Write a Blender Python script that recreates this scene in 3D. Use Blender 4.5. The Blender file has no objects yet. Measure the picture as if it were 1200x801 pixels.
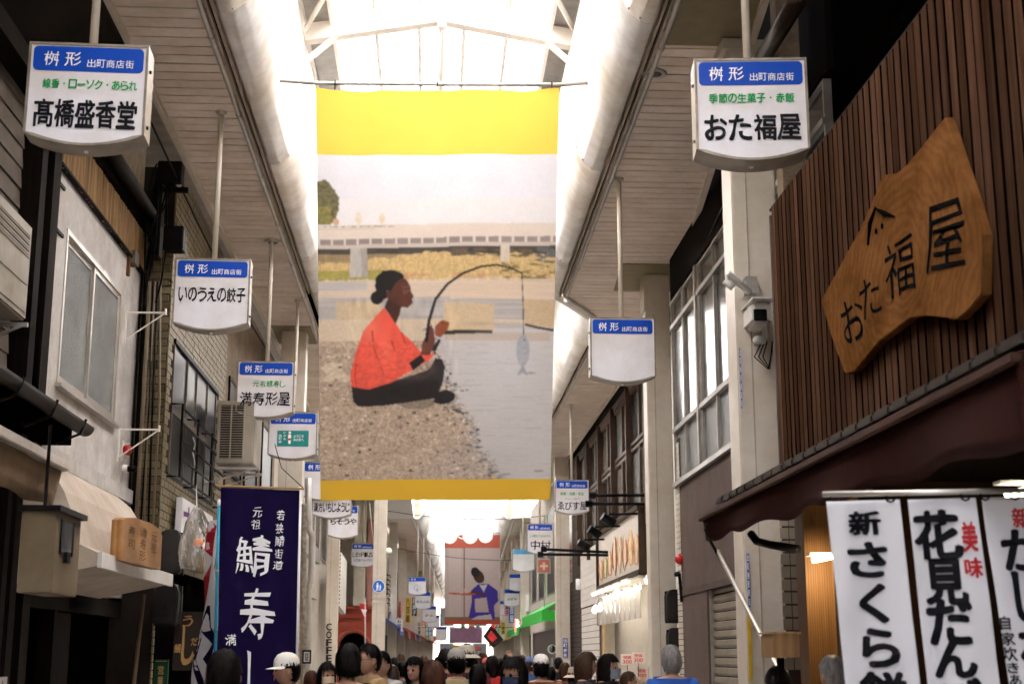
import bpy, bmesh, math, random
import numpy as np
from mathutils import Vector, Matrix, noise as mnoise
random.seed(7); np.random.seed(7)
scene = bpy.context.scene
COL = scene.collection
# ------------------------------------------------------------------ camera
EYE = 1.6
FPX = 1667.0
TH = math.atan(368/FPX); PS = math.atan(95/FPX*math.cos(TH))
cd = bpy.data.cameras.new("camera"); cam = bpy.data.objects.new("camera", cd); COL.objects.link(cam)
cd.sensor_width = 36; cd.lens = FPX/1200*36; cd.clip_start = .1; cd.clip_end = 2000
cam.location = (0, 0, EYE); cam.rotation_euler = (math.pi/2+TH, 0, -PS)
cd.dof.use_dof = True; cd.dof.focus_distance = 14.5; cd.dof.aperture_fstop = 3.6
scene.camera = cam
# ------------------------------------------------------------------ light
SUN_EL, SUN_AZ = math.radians(62), math.radians(200)
w = bpy.data.worlds.new("World"); scene.world = w; w.use_nodes = True
nt = w.node_tree; nt.nodes.clear()
sky = nt.nodes.new("ShaderNodeTexSky"); sky.sky_type = 'NISHITA'; sky.sun_disc = False
sky.sun_elevation = SUN_EL; sky.sun_rotation = SUN_AZ; sky.dust_density = 2.0
bg = nt.nodes.new("ShaderNodeBackground"); bg.inputs[1].default_value = .14
wo = nt.nodes.new("ShaderNodeOutputWorld")
nt.links.new(sky.outputs[0], bg.inputs[0]); nt.links.new(bg.outputs[0], wo.inputs[0])
sd = bpy.data.lights.new("sun", 'SUN'); sd.energy = 4.5; sd.angle = math.radians(.5); sd.color = (1, .95, .88)
so = bpy.data.objects.new("sun", sd); COL.objects.link(so)
so.rotation_euler = (math.pi/2-SUN_EL, 0, math.pi-SUN_AZ)   # light comes from the side the sky's sun stands on
scene.view_settings.view_transform = 'Standard'; scene.view_settings.look = 'None'
scene.view_settings.exposure = 3.25; scene.view_settings.gamma = 1
try:
    scene.cycles.use_denoising = True; scene.cycles.max_bounces = 10; scene.cycles.diffuse_bounces = 6
    scene.cycles.transmission_bounces = 6; scene.cycles.sample_clamp_indirect = 8
except Exception: pass

# ------------------------------------------------------------------ point of a sight line on a known plane of the place
_f = Vector((math.sin(PS)*math.cos(TH), math.cos(PS)*math.cos(TH), math.sin(TH)))
_r = Vector((math.cos(PS), -math.sin(PS), 0)); _u = _r.cross(_f)
def P(u, v, X=None, Y=None, Z=None, D=None):
    d = _f+_r*((u-600)/FPX)-_u*((v-400.5)/FPX)
    if D: t = D
    elif X is not None: t = X/d.x
    elif Y is not None: t = Y/d.y
    else: t = (Z-EYE)/d.z
    return Vector((0, 0, EYE))+d*t

# ------------------------------------------------------------------ materials
MATS = {}
def mat(name, col, rough=.6, metal=0, var=.12, scale=6, bump=0, grime=0, rnd=0, stretch=(1,1,1), spec=None, emit=0, bscale=None, col2=None):
    if name in MATS: return MATS[name]
    m = bpy.data.materials.new(name); m.use_nodes = True; t = m.node_tree; N = t.nodes; L = t.links
    b = N["Principled BSDF"]; b.inputs["Roughness"].default_value = rough; b.inputs["Metallic"].default_value = metal
    b.inputs["Specular IOR Level"].default_value = spec if spec is not None else (.06 if max(col) < .12 else (.18 if max(col) < .4 else .32))
    tc = N.new("ShaderNodeTexCoord"); mp = N.new("ShaderNodeMapping"); mp.inputs["Scale"].default_value = stretch
    L.new(tc.outputs["Object"], mp.inputs[0])
    if rnd:
        oi = N.new("ShaderNodeObjectInfo"); vm = N.new("ShaderNodeVectorMath"); vm.operation = 'SCALE'
        vm.inputs[0].default_value = (37, 19, 53); L.new(oi.outputs["Random"], vm.inputs["Scale"])
        L.new(vm.outputs[0], mp.inputs["Location"])
    n = N.new("ShaderNodeTexNoise"); n.inputs["Scale"].default_value = scale; n.inputs["Detail"].default_value = 6; n.inputs["Roughness"].default_value = .62
    L.new(mp.outputs[0], n.inputs["Vector"])
    r = N.new("ShaderNodeValToRGB"); r.color_ramp.elements[0].position = .3; r.color_ramp.elements[1].position = .72
    c2 = col2 or tuple(min(1, c*(1+var)) for c in col)
    r.color_ramp.elements[0].color = (*[c*(1-var) for c in col], 1); r.color_ramp.elements[1].color = (*c2, 1)
    L.new(n.outputs[0], r.inputs[0]); out = r.outputs[0]
    if grime:
        n2 = N.new("ShaderNodeTexNoise"); n2.inputs["Scale"].default_value = 1.7; n2.inputs["Detail"].default_value = 9; n2.inputs["Roughness"].default_value = .7
        L.new(tc.outputs["Object"], n2.inputs["Vector"])
        r2 = N.new("ShaderNodeValToRGB"); r2.color_ramp.elements[0].position = .36; r2.color_ramp.elements[1].position = .6
        g = 1-grime; r2.color_ramp.elements[0].color = (g, g*.95, g*.86, 1); r2.color_ramp.elements[1].color = (1, 1, 1, 1)
        L.new(n2.outputs[0], r2.inputs[0])
        mx = N.new("ShaderNodeMixRGB"); mx.blend_type = 'MULTIPLY'; mx.inputs[0].default_value = 1
        L.new(out, mx.inputs[1]); L.new(r2.outputs[0], mx.inputs[2]); out = mx.outputs[0]
    if rnd:
        mr = N.new("ShaderNodeMapRange"); mr.inputs["To Min"].default_value = 1-rnd; mr.inputs["To Max"].default_value = 1+rnd
        L.new(oi.outputs["Random"], mr.inputs["Value"]); hs = N.new("ShaderNodeHueSaturation")
        L.new(mr.outputs[0], hs.inputs["Value"]); L.new(out, hs.inputs["Color"]); out = hs.outputs[0]
    L.new(out, b.inputs["Base Color"])
    if bump:
        n3 = N.new("ShaderNodeTexNoise"); n3.inputs["Scale"].default_value = bscale or scale*6; n3.inputs["Detail"].default_value = 4
        L.new(mp.outputs[0], n3.inputs["Vector"])
        bp = N.new("ShaderNodeBump"); bp.inputs["Strength"].default_value = bump; bp.inputs["Distance"].default_value = .02
        L.new(n3.outputs[0], bp.inputs["Height"]); L.new(bp.outputs[0], b.inputs["Normal"])
    if emit:
        b.inputs["Emission Color"].default_value = (*col, 1); b.inputs["Emission Strength"].default_value = emit
    MATS[name] = m; return m

def wood(name, c1, c2, scale=3, stretch=(1,1,.12), rough=.45, rnd=0, dist=2.5, rings=False, spec=None):
    m = mat(name, c1, rough, spec=spec, var=.25, scale=scale, stretch=stretch, rnd=rnd, col2=c2, bump=.15)
    t = m.node_tree; N = t.nodes; L = t.links
    wv = N.new("ShaderNodeTexWave"); wv.wave_type = 'RINGS' if rings else 'BANDS'
    wv.bands_direction = 'X' if not rings else wv.bands_direction
    wv.inputs["Scale"].default_value = scale*1.6; wv.inputs["Distortion"].default_value = dist; wv.inputs["Detail"].default_value = 3
    mp = [n for n in N if n.type == 'MAPPING'][0]; L.new(mp.outputs[0], wv.inputs["Vector"])
    bs = N["Principled BSDF"]; src = bs.inputs["Base Color"].links[0].from_socket
    rp = N.new("ShaderNodeValToRGB"); rp.color_ramp.elements[0].color = (.62, .56, .5, 1); rp.color_ramp.elements[1].color = (1.05, 1.02, 1, 1)
    L.new(wv.outputs[0], rp.inputs[0]); mx = N.new("ShaderNodeMixRGB"); mx.blend_type = 'MULTIPLY'; mx.inputs[0].default_value = .75
    L.new(src, mx.inputs[1]); L.new(rp.outputs[0], mx.inputs[2]); L.new(mx.outputs[0], bs.inputs["Base Color"])
    return m

def trans(name, col, w=1.0, gloss=.06):
    m = bpy.data.materials.new(name); m.use_nodes = True; t = m.node_tree; N = t.nodes; L = t.links; N.clear()
    o = N.new("ShaderNodeOutputMaterial"); a = N.new("ShaderNodeBsdfTranslucent"); d = N.new("ShaderNodeBsdfDiffuse")
    n = N.new("ShaderNodeTexNoise"); n.inputs["Scale"].default_value = 2.2; n.inputs["Detail"].default_value = 5
    r = N.new("ShaderNodeValToRGB"); r.color_ramp.elements[0].color = (*[c*.86 for c in col], 1); r.color_ramp.elements[1].color = (*col, 1)
    L.new(n.outputs[0], r.inputs[0]); L.new(r.outputs[0], a.inputs[0]); L.new(r.outputs[0], d.inputs[0])
    mx = N.new("ShaderNodeMixShader"); mx.inputs[0].default_value = 1-w; L.new(a.outputs[0], mx.inputs[1]); L.new(d.outputs[0], mx.inputs[2])
    L.new(mx.outputs[0], o.inputs[0]); MATS[name] = m; return m

def glassy(name, col, rough=.12, alpha_mix=.0, bump=.0, bscale=30):
    m = mat(name, col, rough, var=.25, scale=1.5, spec=.8, bump=bump, bscale=bscale); return m

cream = mat("cream_board", (.72, .63, .555), .5, var=.07, scale=9, rnd=.07, grime=.16)
creamdark = mat("cream_dark", (.42, .36, .29), .55, var=.1, grime=.3)
cove = mat("cove_white", (.86, .845, .82), .42, var=.06, scale=3, grime=.26, bump=.06, bscale=2)
colm = mat("column_paint", (.60, .55, .475), .42, var=.05, grime=.12)
olive = mat("olive_panel", (.22, .18, .10), .5, var=.15)
steelwhite = mat("white_steel", (.88, .84, .79), .45, var=.05)
pipem = mat("grey_pipe", (.50, .485, .46), .35, .3, var=.12, grime=.25)
alum = mat("aluminium", (.56, .54, .51), .35, .7, var=.12, grime=.15)
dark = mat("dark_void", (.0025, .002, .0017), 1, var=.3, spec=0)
darkmetal = mat("dark_metal", (.008, .0065, .006), .5, 0, var=.3, spec=.10)
blackm = mat("black_plastic", (.009, .009, .010), .45, var=.2)
darkwood = wood("dark_wood", (.006, .004, .003), (.012, .008, .0055), 3, rough=.7)
glass_far = trans("skylight_sheet_dimmed", (.62, .61, .60), .9)  # same sheet as the near panes, coloured darker to cut the far roof's glow
glass_tr = trans("skylight_sheet", (.93, .905, .885), .93)
corr = mat("corrugated_grey", (.42, .42, .42), .5, .2, var=.15, grime=.2)
plaster = mat("white_plaster", (.62, .60, .58), .8, var=.06, scale=4, bump=.3, grime=.34)
plaster2 = mat("tan_rough_wall", (.22, .17, .115), .9, var=.3, scale=10, bump=.8, bscale=40)
siding = mat("dark_siding", (.13, .108, .088), .7, var=.12, grime=.3)
mauve = mat("mauve_render", (.115, .085, .075), .85, var=.1, scale=5, bump=.2, grime=.15)
asphalt = mat("paving", (.48, .44, .40), .8, var=.15, bump=.2)
signwhite = mat("sign_acrylic", (.72, .72, .765), .28, var=.035, scale=2, grime=.13)
signblue = mat("sign_blue", (.006, .06, .40), .35, var=.04, spec=.15)
signframe = mat("sign_frame", (.30, .265, .225), .42, .35, var=.2, grime=.35)
inkblack = mat("ink_black", (.012, .012, .015), .5, var=.1)
inkgreen = mat("ink_green", (.01, .30, .08), .5, var=.1)
inkwhite = mat("ink_white", (.86, .86, .88), .5, var=.03)
inkred = mat("ink_red", (.50, .015, .02), .5, var=.1)
brickm = mat("brick_tile", (.145, .115, .062), .45, var=.16, scale=14, rnd=.28, bump=.2)
mortar = mat("mortar", (.025, .02, .016), .9, var=.2)
frosted = mat("frosted_glass", (.15, .16, .155), .14, var=.5, scale=2.2, spec=1.0, bump=1.0, bscale=60)
windark = mat("window_dark", (.012, .013, .013), .3, var=.4, scale=2, spec=.12)
winclear = mat("window_grey", (.07, .072, .07), .12, var=.35, scale=2, spec=.45)

# ------------------------------------------------------------------ objects
def tag(o, label=None, cat=None, group=None, kind=None):
    if label: o["label"] = label
    if cat: o["category"] = cat
    if group: o["group"] = group
    if kind: o["kind"] = kind
    return o
def empty(name, loc, label=None, cat=None, group=None, rz=0, kind=None):
    o = bpy.data.objects.new(name, None); COL.objects.link(o); o.location = loc; o.rotation_euler = (0, 0, rz)
    o.empty_display_size = .2
    return tag(o, label, cat, group, kind)
def origin(p):
    v = Vector((0, 0, 0))
    while p is not None: v += p.location; p = p.parent
    return v
class MB:
    def __init__(s): s.v = []; s.f = []
    def add(s, v, f):
        n = len(s.v); s.v += [tuple(x) for x in v]; s.f += [tuple(i+n for i in q) for q in f]; return s
    def box(s, x0, x1, y0, y1, z0, z1):
        if x0 > x1: x0, x1 = x1, x0
        if y0 > y1: y0, y1 = y1, y0
        if z0 > z1: z0, z1 = z1, z0
        return s.add([(x0,y0,z0),(x1,y0,z0),(x1,y1,z0),(x0,y1,z0),(x0,y0,z1),(x1,y0,z1),(x1,y1,z1),(x0,y1,z1)],
              [(3,2,1,0),(4,5,6,7),(0,1,5,4),(1,2,6,5),(2,3,7,6),(3,0,4,7)])
    def prism(s, pts, d):      # polygon pts (3-D) pushed along d
        n = len(pts); d = Vector(d); a = [Vector(p) for p in pts]
        return s.add(a+[p+d for p in a], [tuple(range(n-1, -1, -1)), tuple(range(n, 2*n))]+[(i, (i+1) % n, n+(i+1) % n, n+i) for i in range(n)])
    def tube(s, pts, r, n=8, caps=True):
        pts = [Vector(p) for p in pts]; rs = r if isinstance(r, (list, tuple)) else [r]*len(pts); base = len(s.v); prev = None
        for i, p in enumerate(pts):
            t = ((pts[min(i+1, len(pts)-1)]-pts[max(i-1, 0)])).normalized()
            a = prev if prev is not None else (Vector((0,0,1)) if abs(t.z) < .9 else Vector((1,0,0)))
            b = t.cross(a).normalized(); a = b.cross(t).normalized(); prev = a
            for k in range(n):
                an = 2*math.pi*k/n; s.v.append(tuple(p+(a*math.cos(an)+b*math.sin(an))*rs[i]))
        for i in range(len(pts)-1):
            for k in range(n):
                q = base+i*n; s.f.append((q+k, q+(k+1) % n, q+n+(k+1) % n, q+n+k))
        if caps:
            s.f.append(tuple(base+k for k in range(n-1, -1, -1))); q = base+(len(pts)-1)*n; s.f.append(tuple(q+k for k in range(n)))
        return s
    def lathe(s, prof, c, n=16, ax='z'):   # prof: (r, h)
        base = len(s.v)
        for r, h in prof:
            for k in range(n):
                a = 2*math.pi*k/n; p = (r*math.cos(a), r*math.sin(a), h)
                if ax == 'y': p = (p[0], h, p[1])
                if ax == 'x': p = (h, p[0], p[1])
                s.v.append((c[0]+p[0], c[1]+p[1], c[2]+p[2]))
        for i in range(len(prof)-1):
            for k in range(n):
                q = base+i*n; s.f.append((q+k, q+(k+1) % n, q+n+(k+1) % n, q+n+k))
        s.f.append(tuple(base+k for k in range(n-1, -1, -1))); q = base+(len(prof)-1)*n; s.f.append(tuple(q+k for k in range(n)))
        return s
    def sheet(s, fn, nu, nv, thick=None):   # fn(a,b) -> point, a,b in 0..1
        base = len(s.v)
        for j in range(nv+1):
            for i in range(nu+1): s.v.append(tuple(fn(i/nu, j/nv)))
        for j in range(nv):
            for i in range(nu):
                q = base+j*(nu+1)+i; s.f.append((q, q+1, q+nu+2, q+nu+1))
        return s
    def build(s, name, m, parent=None, world=True, smooth=False, bevel=0):
        me = bpy.data.meshes.new(name); off = origin(parent) if (parent is not None and world) else Vector((0,0,0))
        me.from_pydata([(x-off.x, y-off.y, z-off.z) for x, y, z in s.v], [], s.f)
        bm = bmesh.new(); bm.from_mesh(me)
        if s.v and len(s.f) < 4000: bmesh.ops.recalc_face_normals(bm, faces=bm.faces)
        if bevel:
            bmesh.ops.bevel(bm, geom=[e for e in bm.edges if e.calc_face_angle(0) > .6], offset=bevel, segments=2, affect='EDGES', clamp_overlap=True)
        bm.to_mesh(me); bm.free()
        if m: me.materials.append(m)
        if smooth:
            for p in me.polygons: p.use_smooth = True
        o = bpy.data.objects.new(name, me); COL.objects.link(o); o.parent = parent
        return o
def B(name, m, parent, *a, **k):
    return MB().box(*a).build(name, m, parent, **k)

# ---- lettering: glyph outlines cut to flat meshes, laid on any surface
GL = {}
def glyph(ch, bold):
    k = (ch, bold)
    if k not in GL:
        c = bpy.data.curves.new("g", 'FONT'); c.body = ch; c.offset = bold; c.resolution_u = 3; c.fill_mode = 'FRONT'
        o = bpy.data.objects.new("g", c); COL.objects.link(o)
        dg = bpy.context.evaluated_depsgraph_get(); me = bpy.data.meshes.new_from_object(o.evaluated_get(dg))
        v = np.array([tuple(x.co)[:2] for x in me.vertices], float) if len(me.vertices) else np.zeros((0, 2))
        f = [tuple(p.vertices) for p in me.polygons]
        if len(v):
            mn, mx = v.min(0), v.max(0)
        else: mn = mx = np.zeros(2)
        GL[k] = (v, f, mn, mx); bpy.data.objects.remove(o); bpy.data.curves.remove(c); bpy.data.meshes.remove(me)
    return GL[k]
def letters(name, items, fn, m, parent, world=True, bold=.02, brush=0, full=False):
    """items: (text, a0, b0, a1, b1): box on the surface, b upward; fn(a,b)->point just proud of the surface.
    Heavier strokes come from laying a few slightly shifted copies of each glyph on one another."""
    if full:
        for it in items: letters('character', [it], fn, m, parent, world, bold, brush)
        return
    mb = MB()
    for it in items:
        txt, a0, b0, a1, b1 = it[:5]
        v, f, mn, mx = glyph(txt, 0)
        if not len(v): continue
        sx, sy = max(mx[0]-mn[0], 1e-4), max(mx[1]-mn[1], 1e-4)
        C0 = Vector(fn((a0+a1)/2, (b0+b1)/2)); U_ = Vector(fn(a1, (b0+b1)/2))-C0; V_ = Vector(fn((a0+a1)/2, b1))-C0
        Nn = U_.cross(V_).normalized()
        if (Nn.y > 0) if not world else (Nn.dot(Vector((0, 0, EYE))-C0) < 0): Nn = -Nn
        sh = [(0, 0)] if bold <= 0 else [(bold*math.cos(q), bold*.8*math.sin(q)) for q in (.5, 1.55, 2.6, 3.6, 4.7, 5.8)]
        for j, (dx, dy) in enumerate(sh):
            P2 = []
            for x, y in v:
                a = (x-mn[0]+dx)/sx; b = (y-mn[1]+dy)/sy
                if brush:
                    q = mnoise.noise(Vector((a*2.3*len(txt)+a0*9, b*2.3, len(txt)+b0*5)))
                    q2 = mnoise.noise(Vector((a*2.3*len(txt)+7, b*2.3+3, b0*3)))
                    a += brush*(q*.7/len(txt)+(b-.5)*.25/len(txt)); b += brush*(q2*.5+(a-.5)*.10)
                P2.append(Vector(fn(a0+(a1-a0)*a, b0+(b1-b0)*b))+Nn*(.00035*j))
            mb.add(P2, f)
    return tag(mb.build(name, m, parent, world=world), kind='stuff') if False else mb.build(name, m, parent, world=world)
def planefn(O, U, V, N=(0,0,0)):
    O, U, V, N = Vector(O), Vector(U), Vector(V), Vector(N)
    return lambda a, b: O+U*a+V*b+N
# ================================================================== SETTING
street = MB().box(-400, 400, -40, 600, -.3, 0).build("street", asphalt); tag(street, kind='structure')
pav = MB()
for s_ in (-1, 1): pav.box(s_*2.35, s_*3.6 if s_ < 0 else 3.9, -12, 44, 0, .1)
tag(pav.build("pavement", mat("kerb_stone", (.36, .34, .31), .8, var=.15)), kind='structure')
SZ = 7.1   # soffit level
def xr(y):
    if y < 21.4: return 1.93
    if y < 23.2: return 1.93+(y-21.4)/1.8*.85
    return 2.78
def xro(y): return min(3.75, 2.45+max(0, y-8)*.088)+0.03
# --- arcade roof near part
roof = tag(empty("arcade_roof", (0, 8, 7)), kind='structure')
RX = .04
def gable(x): return 9.00-abs(x-RX)*.18
bars = [RX+q for q in (-1.60, -1.28, -.78, -.27, 0, .27, .78, 1.28, 1.60)]
def roof_section(y0, y1, dx0=0, dx1=0, dz=0, step=4.0, wide=1.0, fine=True):
    def sh(y): return dx0+(dx1-dx0)*(y-y0)/(y1-y0)
    y = y0
    while y < y1-.1:
        ye = min(y+step, y1); a, b = sh(y), sh(ye)
        for i in range(len(bars)-1):
            xa, xb = bars[i]*wide, bars[i+1]*wide
            if i in (0, 7):
                m_, nm, zz = corr, "gutter_sheet", .12
            elif (xa < RX < xb): continue
            else: m_, nm, zz = glass_tr, "skylight_pane", .12
            za, zb = gable(bars[i])+zz+dz, gable(bars[i+1])+zz+dz
            MB().prism([(xa+a, y+.01, za), (xb+a, y+.01, zb), (xb+b, ye-.01, zb), (xa+b, ye-.01, za)], (0, 0, .006)).build(nm, m_, roof)
        for i, x in enumerate(bars):
            r_ = .022 if i not in (4,) else .03
            z = gable(x)+dz+.055
            MB().prism([(x*wide-r_+a, y, z-.04), (x*wide+r_+a, y, z-.04), (x*wide+r_+a, y, z+.06), (x*wide-r_+a, y, z+.06)], (b-a, ye-y-.001, 0)).build("rafter", steelwhite, roof)
        y = ye
def truss(y, c=0, dz=0, wide=1.0):
    for s in (-1, 1):
        x0, x1 = RX+c, c+RX+s*1.72*wide
        z0, z1 = 8.98+dz, 8.98-.18*1.72+dz
        MB().prism([(x0, y-.05, z0-.10), (x1, y-.05, z1-.10), (x1, y-.05, z1+.10), (x0, y-.05, z0+.10)], (0, .10, 0)).build("truss_beam", steelwhite, roof)
        MB().prism([(x0, y-.075, z0-.12), (x1, y-.075, z1-.12), (x1, y-.075, z1-.102), (x0, y-.075, z0-.102)], (0, .15, 0)).build("beam_flange", steelwhite, roof)
        xa, xb = c+RX+s*1.62*wide, c+RX+s*1.18*wide
        MB().prism([(xa, y-.04, z1-.40), (xa, y-.04, z1-.33), (xb, y-.04, z1+.07), (xb, y-.04, z1+.0)], (0, .08, 0)).build("knee_brace", steelwhite, roof)
        MB().tube([(xa, y, z1+.02), (xa-s*.34, y-.9, z1+.10)], .03, 6).build("cross_brace", steelwhite, roof)
    B("king_plate", steelwhite, roof, c+RX-.05, c+RX+.05, y-.06, y+.06, 8.8+dz, 9.1+dz)
roof_section(-8, 57, 0, 0)
for y in (-4.4, -.4, 3.6, 7.6, 11.6, 15.55, 19.6, 23.6, 27.6, 31.6, 35.6, 39.6, 43.6, 47.6, 51.6): truss(y)
# ridge hanger rod and tie wire near the first truss
MB().tube([(RX, 15.5, 9.5), (RX, 15.5, 8.82)], .014, 6).build("hanger_rod", steelwhite, roof)
# opaque outer roofs
for x0, x1 in ((-9, -1.68), (1.78, 9)): B("outer_roof", creamdark, roof, x0, x1, -12, 57, 8.78, 8.9)

# --- coves (rounded white fascia beside the skylight), laid in panels with open joints
def cove_prof(s, x):   # (X, Z) list, from soffit lip to roof
    return [(s*x, SZ+.03), (s*(x-.05), SZ-.03), (s*(x-.14), SZ-.02), (s*(x-.24), SZ+.07), (s*(x-.31), SZ+.22), (s*(x-.345), SZ+.42), (s*(x-.36), SZ+.7), (s*(x-.37), 8.62)]
def cove_run(s, path, name="cove_panel", m=cove, dz=0):
    for (ya, xa, yb, xb) in path:
        g = .006; pa = cove_prof(s, xa*s if False else xa); pb = cove_prof(s, xb)
        f = lambda a, b, pa=pa, pb=pb: (pa[int(round(b*7))][0]*(1-a)+pb[int(round(b*7))][0]*a, ya+g+(yb-ya-2*g)*a, pa[int(round(b*7))][1]+dz)
        o = MB().sheet(f, 1, 7).build(name, m, roof, smooth=True)
        md = o.modifiers.new("sol", 'SOLIDIFY'); md.thickness = .02; md.offset = 0
ys = [-8+3.92*i for i in range(8)]+[21.4]
runs = [(ys[i], 1.93, ys[i+1], 1.93) for i in range(len(ys)-1)]
cove_run(1, runs+[(21.4, 1.93, 23.2, 2.78)]+[(23.2+4*i, 2.78, 27.2+4*i, 2.78) for i in range(6)])
cove_run(-1, runs+[(21.4+4*i, 1.93, 25.4+4*i, 1.93) for i in range(9)])
for s_ in (-1, 1):
    for (ya, xa, yb, xb) in runs[2:]:
        p_ = cove_prof(s_, 1.93)
        MB().sheet(lambda a, b: (p_[int(round(b*7))][0]-s_*.005, yb-.008+.016*a, p_[int(round(b*7))][1]-(.005 if b < .3 else 0)), 1, 7).build("joint_strip", cream, roof)
        for k_ in range(2, 7):
            q_ = p_[k_]; MB().lathe([(.012, -.014), (.012, .0)], (q_[0]-s_*.012, yb-.07, q_[1]), 6, 'x').build("rivet", creamdark, roof)
# wide-part ceiling between the shifted cove and the roof
B("ceiling_panel", steelwhite, roof, 1.6, 2.9, 21.4, 50, 8.6, 8.64)
# lip rail and conduit along the soffit edge
for s in (-1, 1):
    MB().box(s*1.935, s*1.955, -8, 21.4, SZ-.05, SZ+.02).build("lip_rail", creamdark, roof)
    MB().box(s*1.985, s*2.005, -8, 21.4, SZ-.045, SZ+.0).build("lip_rail", creamdark, roof)
    MB().tube([(s*2.045, -8, SZ-.045), (s*2.045, 21.3, SZ-.045)], .028, 8).build("conduit", pipem, roof, smooth=True)
    for k in range(8):
        y = 8.3+k*1.9
        MB().lathe([(.036, -.03), (.036, .03)], (s*2.045, y, SZ-.045), 8, 'y').build("conduit_clamp", pipem, roof)
MB().tube([(2.02, 21.4, SZ-.04), (2.86, 23.2, SZ-.04), (2.86, 45, SZ-.04)], .028, 8).build("conduit", pipem, roof)
MB().box(2.80, 2.83, 23.2, 47, SZ-.05, SZ+.02).build("lip_rail", creamdark, roof)
MB().tube([(-2.045, 21.3, SZ-.045), (-2.045, 50, SZ-.045)], .028, 8).build("conduit", pipem, roof)

# --- soffits: painted boards, one by one where they can be told apart
for s in (-1, 1):
    so_ = tag(empty("soffit", (s*2.3, 10, SZ)), kind='structure')
    xin = (lambda y: 2.0 if y < 21.4 else xr(y)+.05) if s > 0 else (lambda y: 2.0)
    xout = xro if s > 0 else (lambda y: 2.80)
    y = 10.0; k = 0
    while y < 31:
        ya, yb = y+.011, y+.189
        dz = random.uniform(-.0025, .0025)
        MB().prism([(s*xin(ya), ya, SZ+dz), (s*xout(ya), ya, SZ+dz), (s*xout(yb), yb, SZ+dz), (s*xin(yb), yb, SZ+dz)], (0, 0, .012)).build("board", cream, so_)
        y += .2
    far = MB()
    while y < 50:
        ya, yb = y+.008, y+.192; far.prism([(s*xin(ya), ya, SZ), (s*xout(ya), ya, SZ), (s*xout(yb), yb, SZ), (s*xin(yb), yb, SZ)], (0, 0, .012)); y += .2
    tag(far.build("far_boards", cream, so_), kind='stuff')
    B("near_panel", cream, so_, s*2.0, s*2.5, -8, 10, SZ, SZ+.02)
    B("backing", dark, so_, s*1.95, s*2.79, -8, 21.4 if s > 0 else 50, SZ+.03, SZ+.06)
    if s > 0:
        MB().prism([(2.75, 10, SZ+.03), (xro(10), 10, SZ+.03), (xro(22.5), 22.5, SZ+.03), (3.76, 50, SZ+.03), (2.75, 50, SZ+.03)], (0, 0, .03)).build("backing", dark, so_)
        pts = [(xro(y_), y_) for y_ in (-8, 8, 22.6, 50)]
    else: pts = [(2.8, -8), (2.8, 50)]
    for i in range(len(pts)-1):
        (xa, ya), (xb, yb) = pts[i], pts[i+1]
        MB().prism([(s*xa, ya, SZ-.06), (s*(xa+.06), ya, SZ-.06), (s*(xa+.06), ya, SZ+.05), (s*xa, ya, SZ+.05)], (s*(xb-xa), yb-ya, 0)).build("edge_trim", colm, so_)
    if s > 0:
        for (ya, yb, xa) in ((9.6, 12.1, 1.99), (19.55, 21.1, 2.66)):
            MB().prism([(xa, ya, SZ-.012), (xro(ya)-.005, ya, SZ-.012), (xro(yb)-.005, yb, SZ-.012), (xa+.08, yb, SZ-.012)], (0, 0, .008)).build("olive_panel", olive, so_)
    else:
        MB().box(-2.79, -2.12, 23.8, 25.2, SZ-.012, SZ-.004).build("olive_panel", olive, so_)

# --- round soffit lamp openings
def downlight(u, v, lab):
    p = P(u, v, Z=SZ-.01); o = empty("recessed_light", p, lab, "ceiling light", "recessed lights in the arcade soffits")
    MB().lathe([(.075, -.012), (.115, -.02), (.12, 0), (.075, .0)], p, 20).build("trim_ring", alum, o, smooth=True)
    MB().lathe([(.07, -.016), (.05, -.02), (.01, -.022)], p, 16).build("lens", winclear, o, smooth=True)
downlight(767, 86, "round recessed light set in the right soffit above the blank white sign")
downlight(320, 283, "round recessed light in the left soffit behind the hanging sign pole")

# --- arcade columns
def column(x0, x1, y0, y1, top, lab, cap=True, stick=None):
    o = empty("arcade_column", ((x0+x1)/2, (y0+y1)/2, 0), lab, "column", "cream steel columns carrying the arcade roof")
    MB().box(x0, x1, y0, y1, 0, top).build("shaft", colm, o, bevel=.012)
    if cap:
        MB().box(x0-.02, x1-.08, y0-.03, y1+.03, top-.55, top-.001).build("cap", colm, o, bevel=.01)
    MB().box(x0-.03, x1+.03, y0-.03, y1+.03, 0.1, .35).build("base", alum, o, bevel=.01)
    for k in (.33,):
        MB().box(x0+(x1-x0)*k-.006, x0+(x1-x0)*k+.006, y0-.006, y0+.004, .35, top-.6).build("seam", creamdark, o)
    return o
c1 = column(2.62, 3.02, 11.95, 12.35, SZ+.0, "cream steel column behind the confectioner's sign, nearest on the right", cap=False)
MB().box(2.575, 2.80, 11.9, 12.3, 6.98, 7.08).build("cap", colm, c1)
c2 = column(3.08, 3.44, 20.15, 20.5, SZ, "cream steel column behind the blank white sign, second on the right")
c3 = column(3.45, 3.83, 39.9, 40.3, SZ, "cream steel column behind the sign with green writing, third on the right")
column(-2.62, -2.22, 24.2, 24.6, SZ, "cream steel column hidden behind the purple flag on the left")
column(-2.66, -2.36, 36.6, 36.95, SZ, "slim cream column with vertical black COFFEE lettering on the left")
column(-1.82, -1.42, 44.6, 45.0, SZ, "cream column carrying the round blue pedestrian sign")
# ================================================================== LEFT SIDE
def rectX(X, y0, y1, z0, z1, t, mb=None):   # slab on plane X, thickness t towards the street (+x)
    return (mb or MB()).box(X, X+t, y0, y1, z0, z1)
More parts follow.
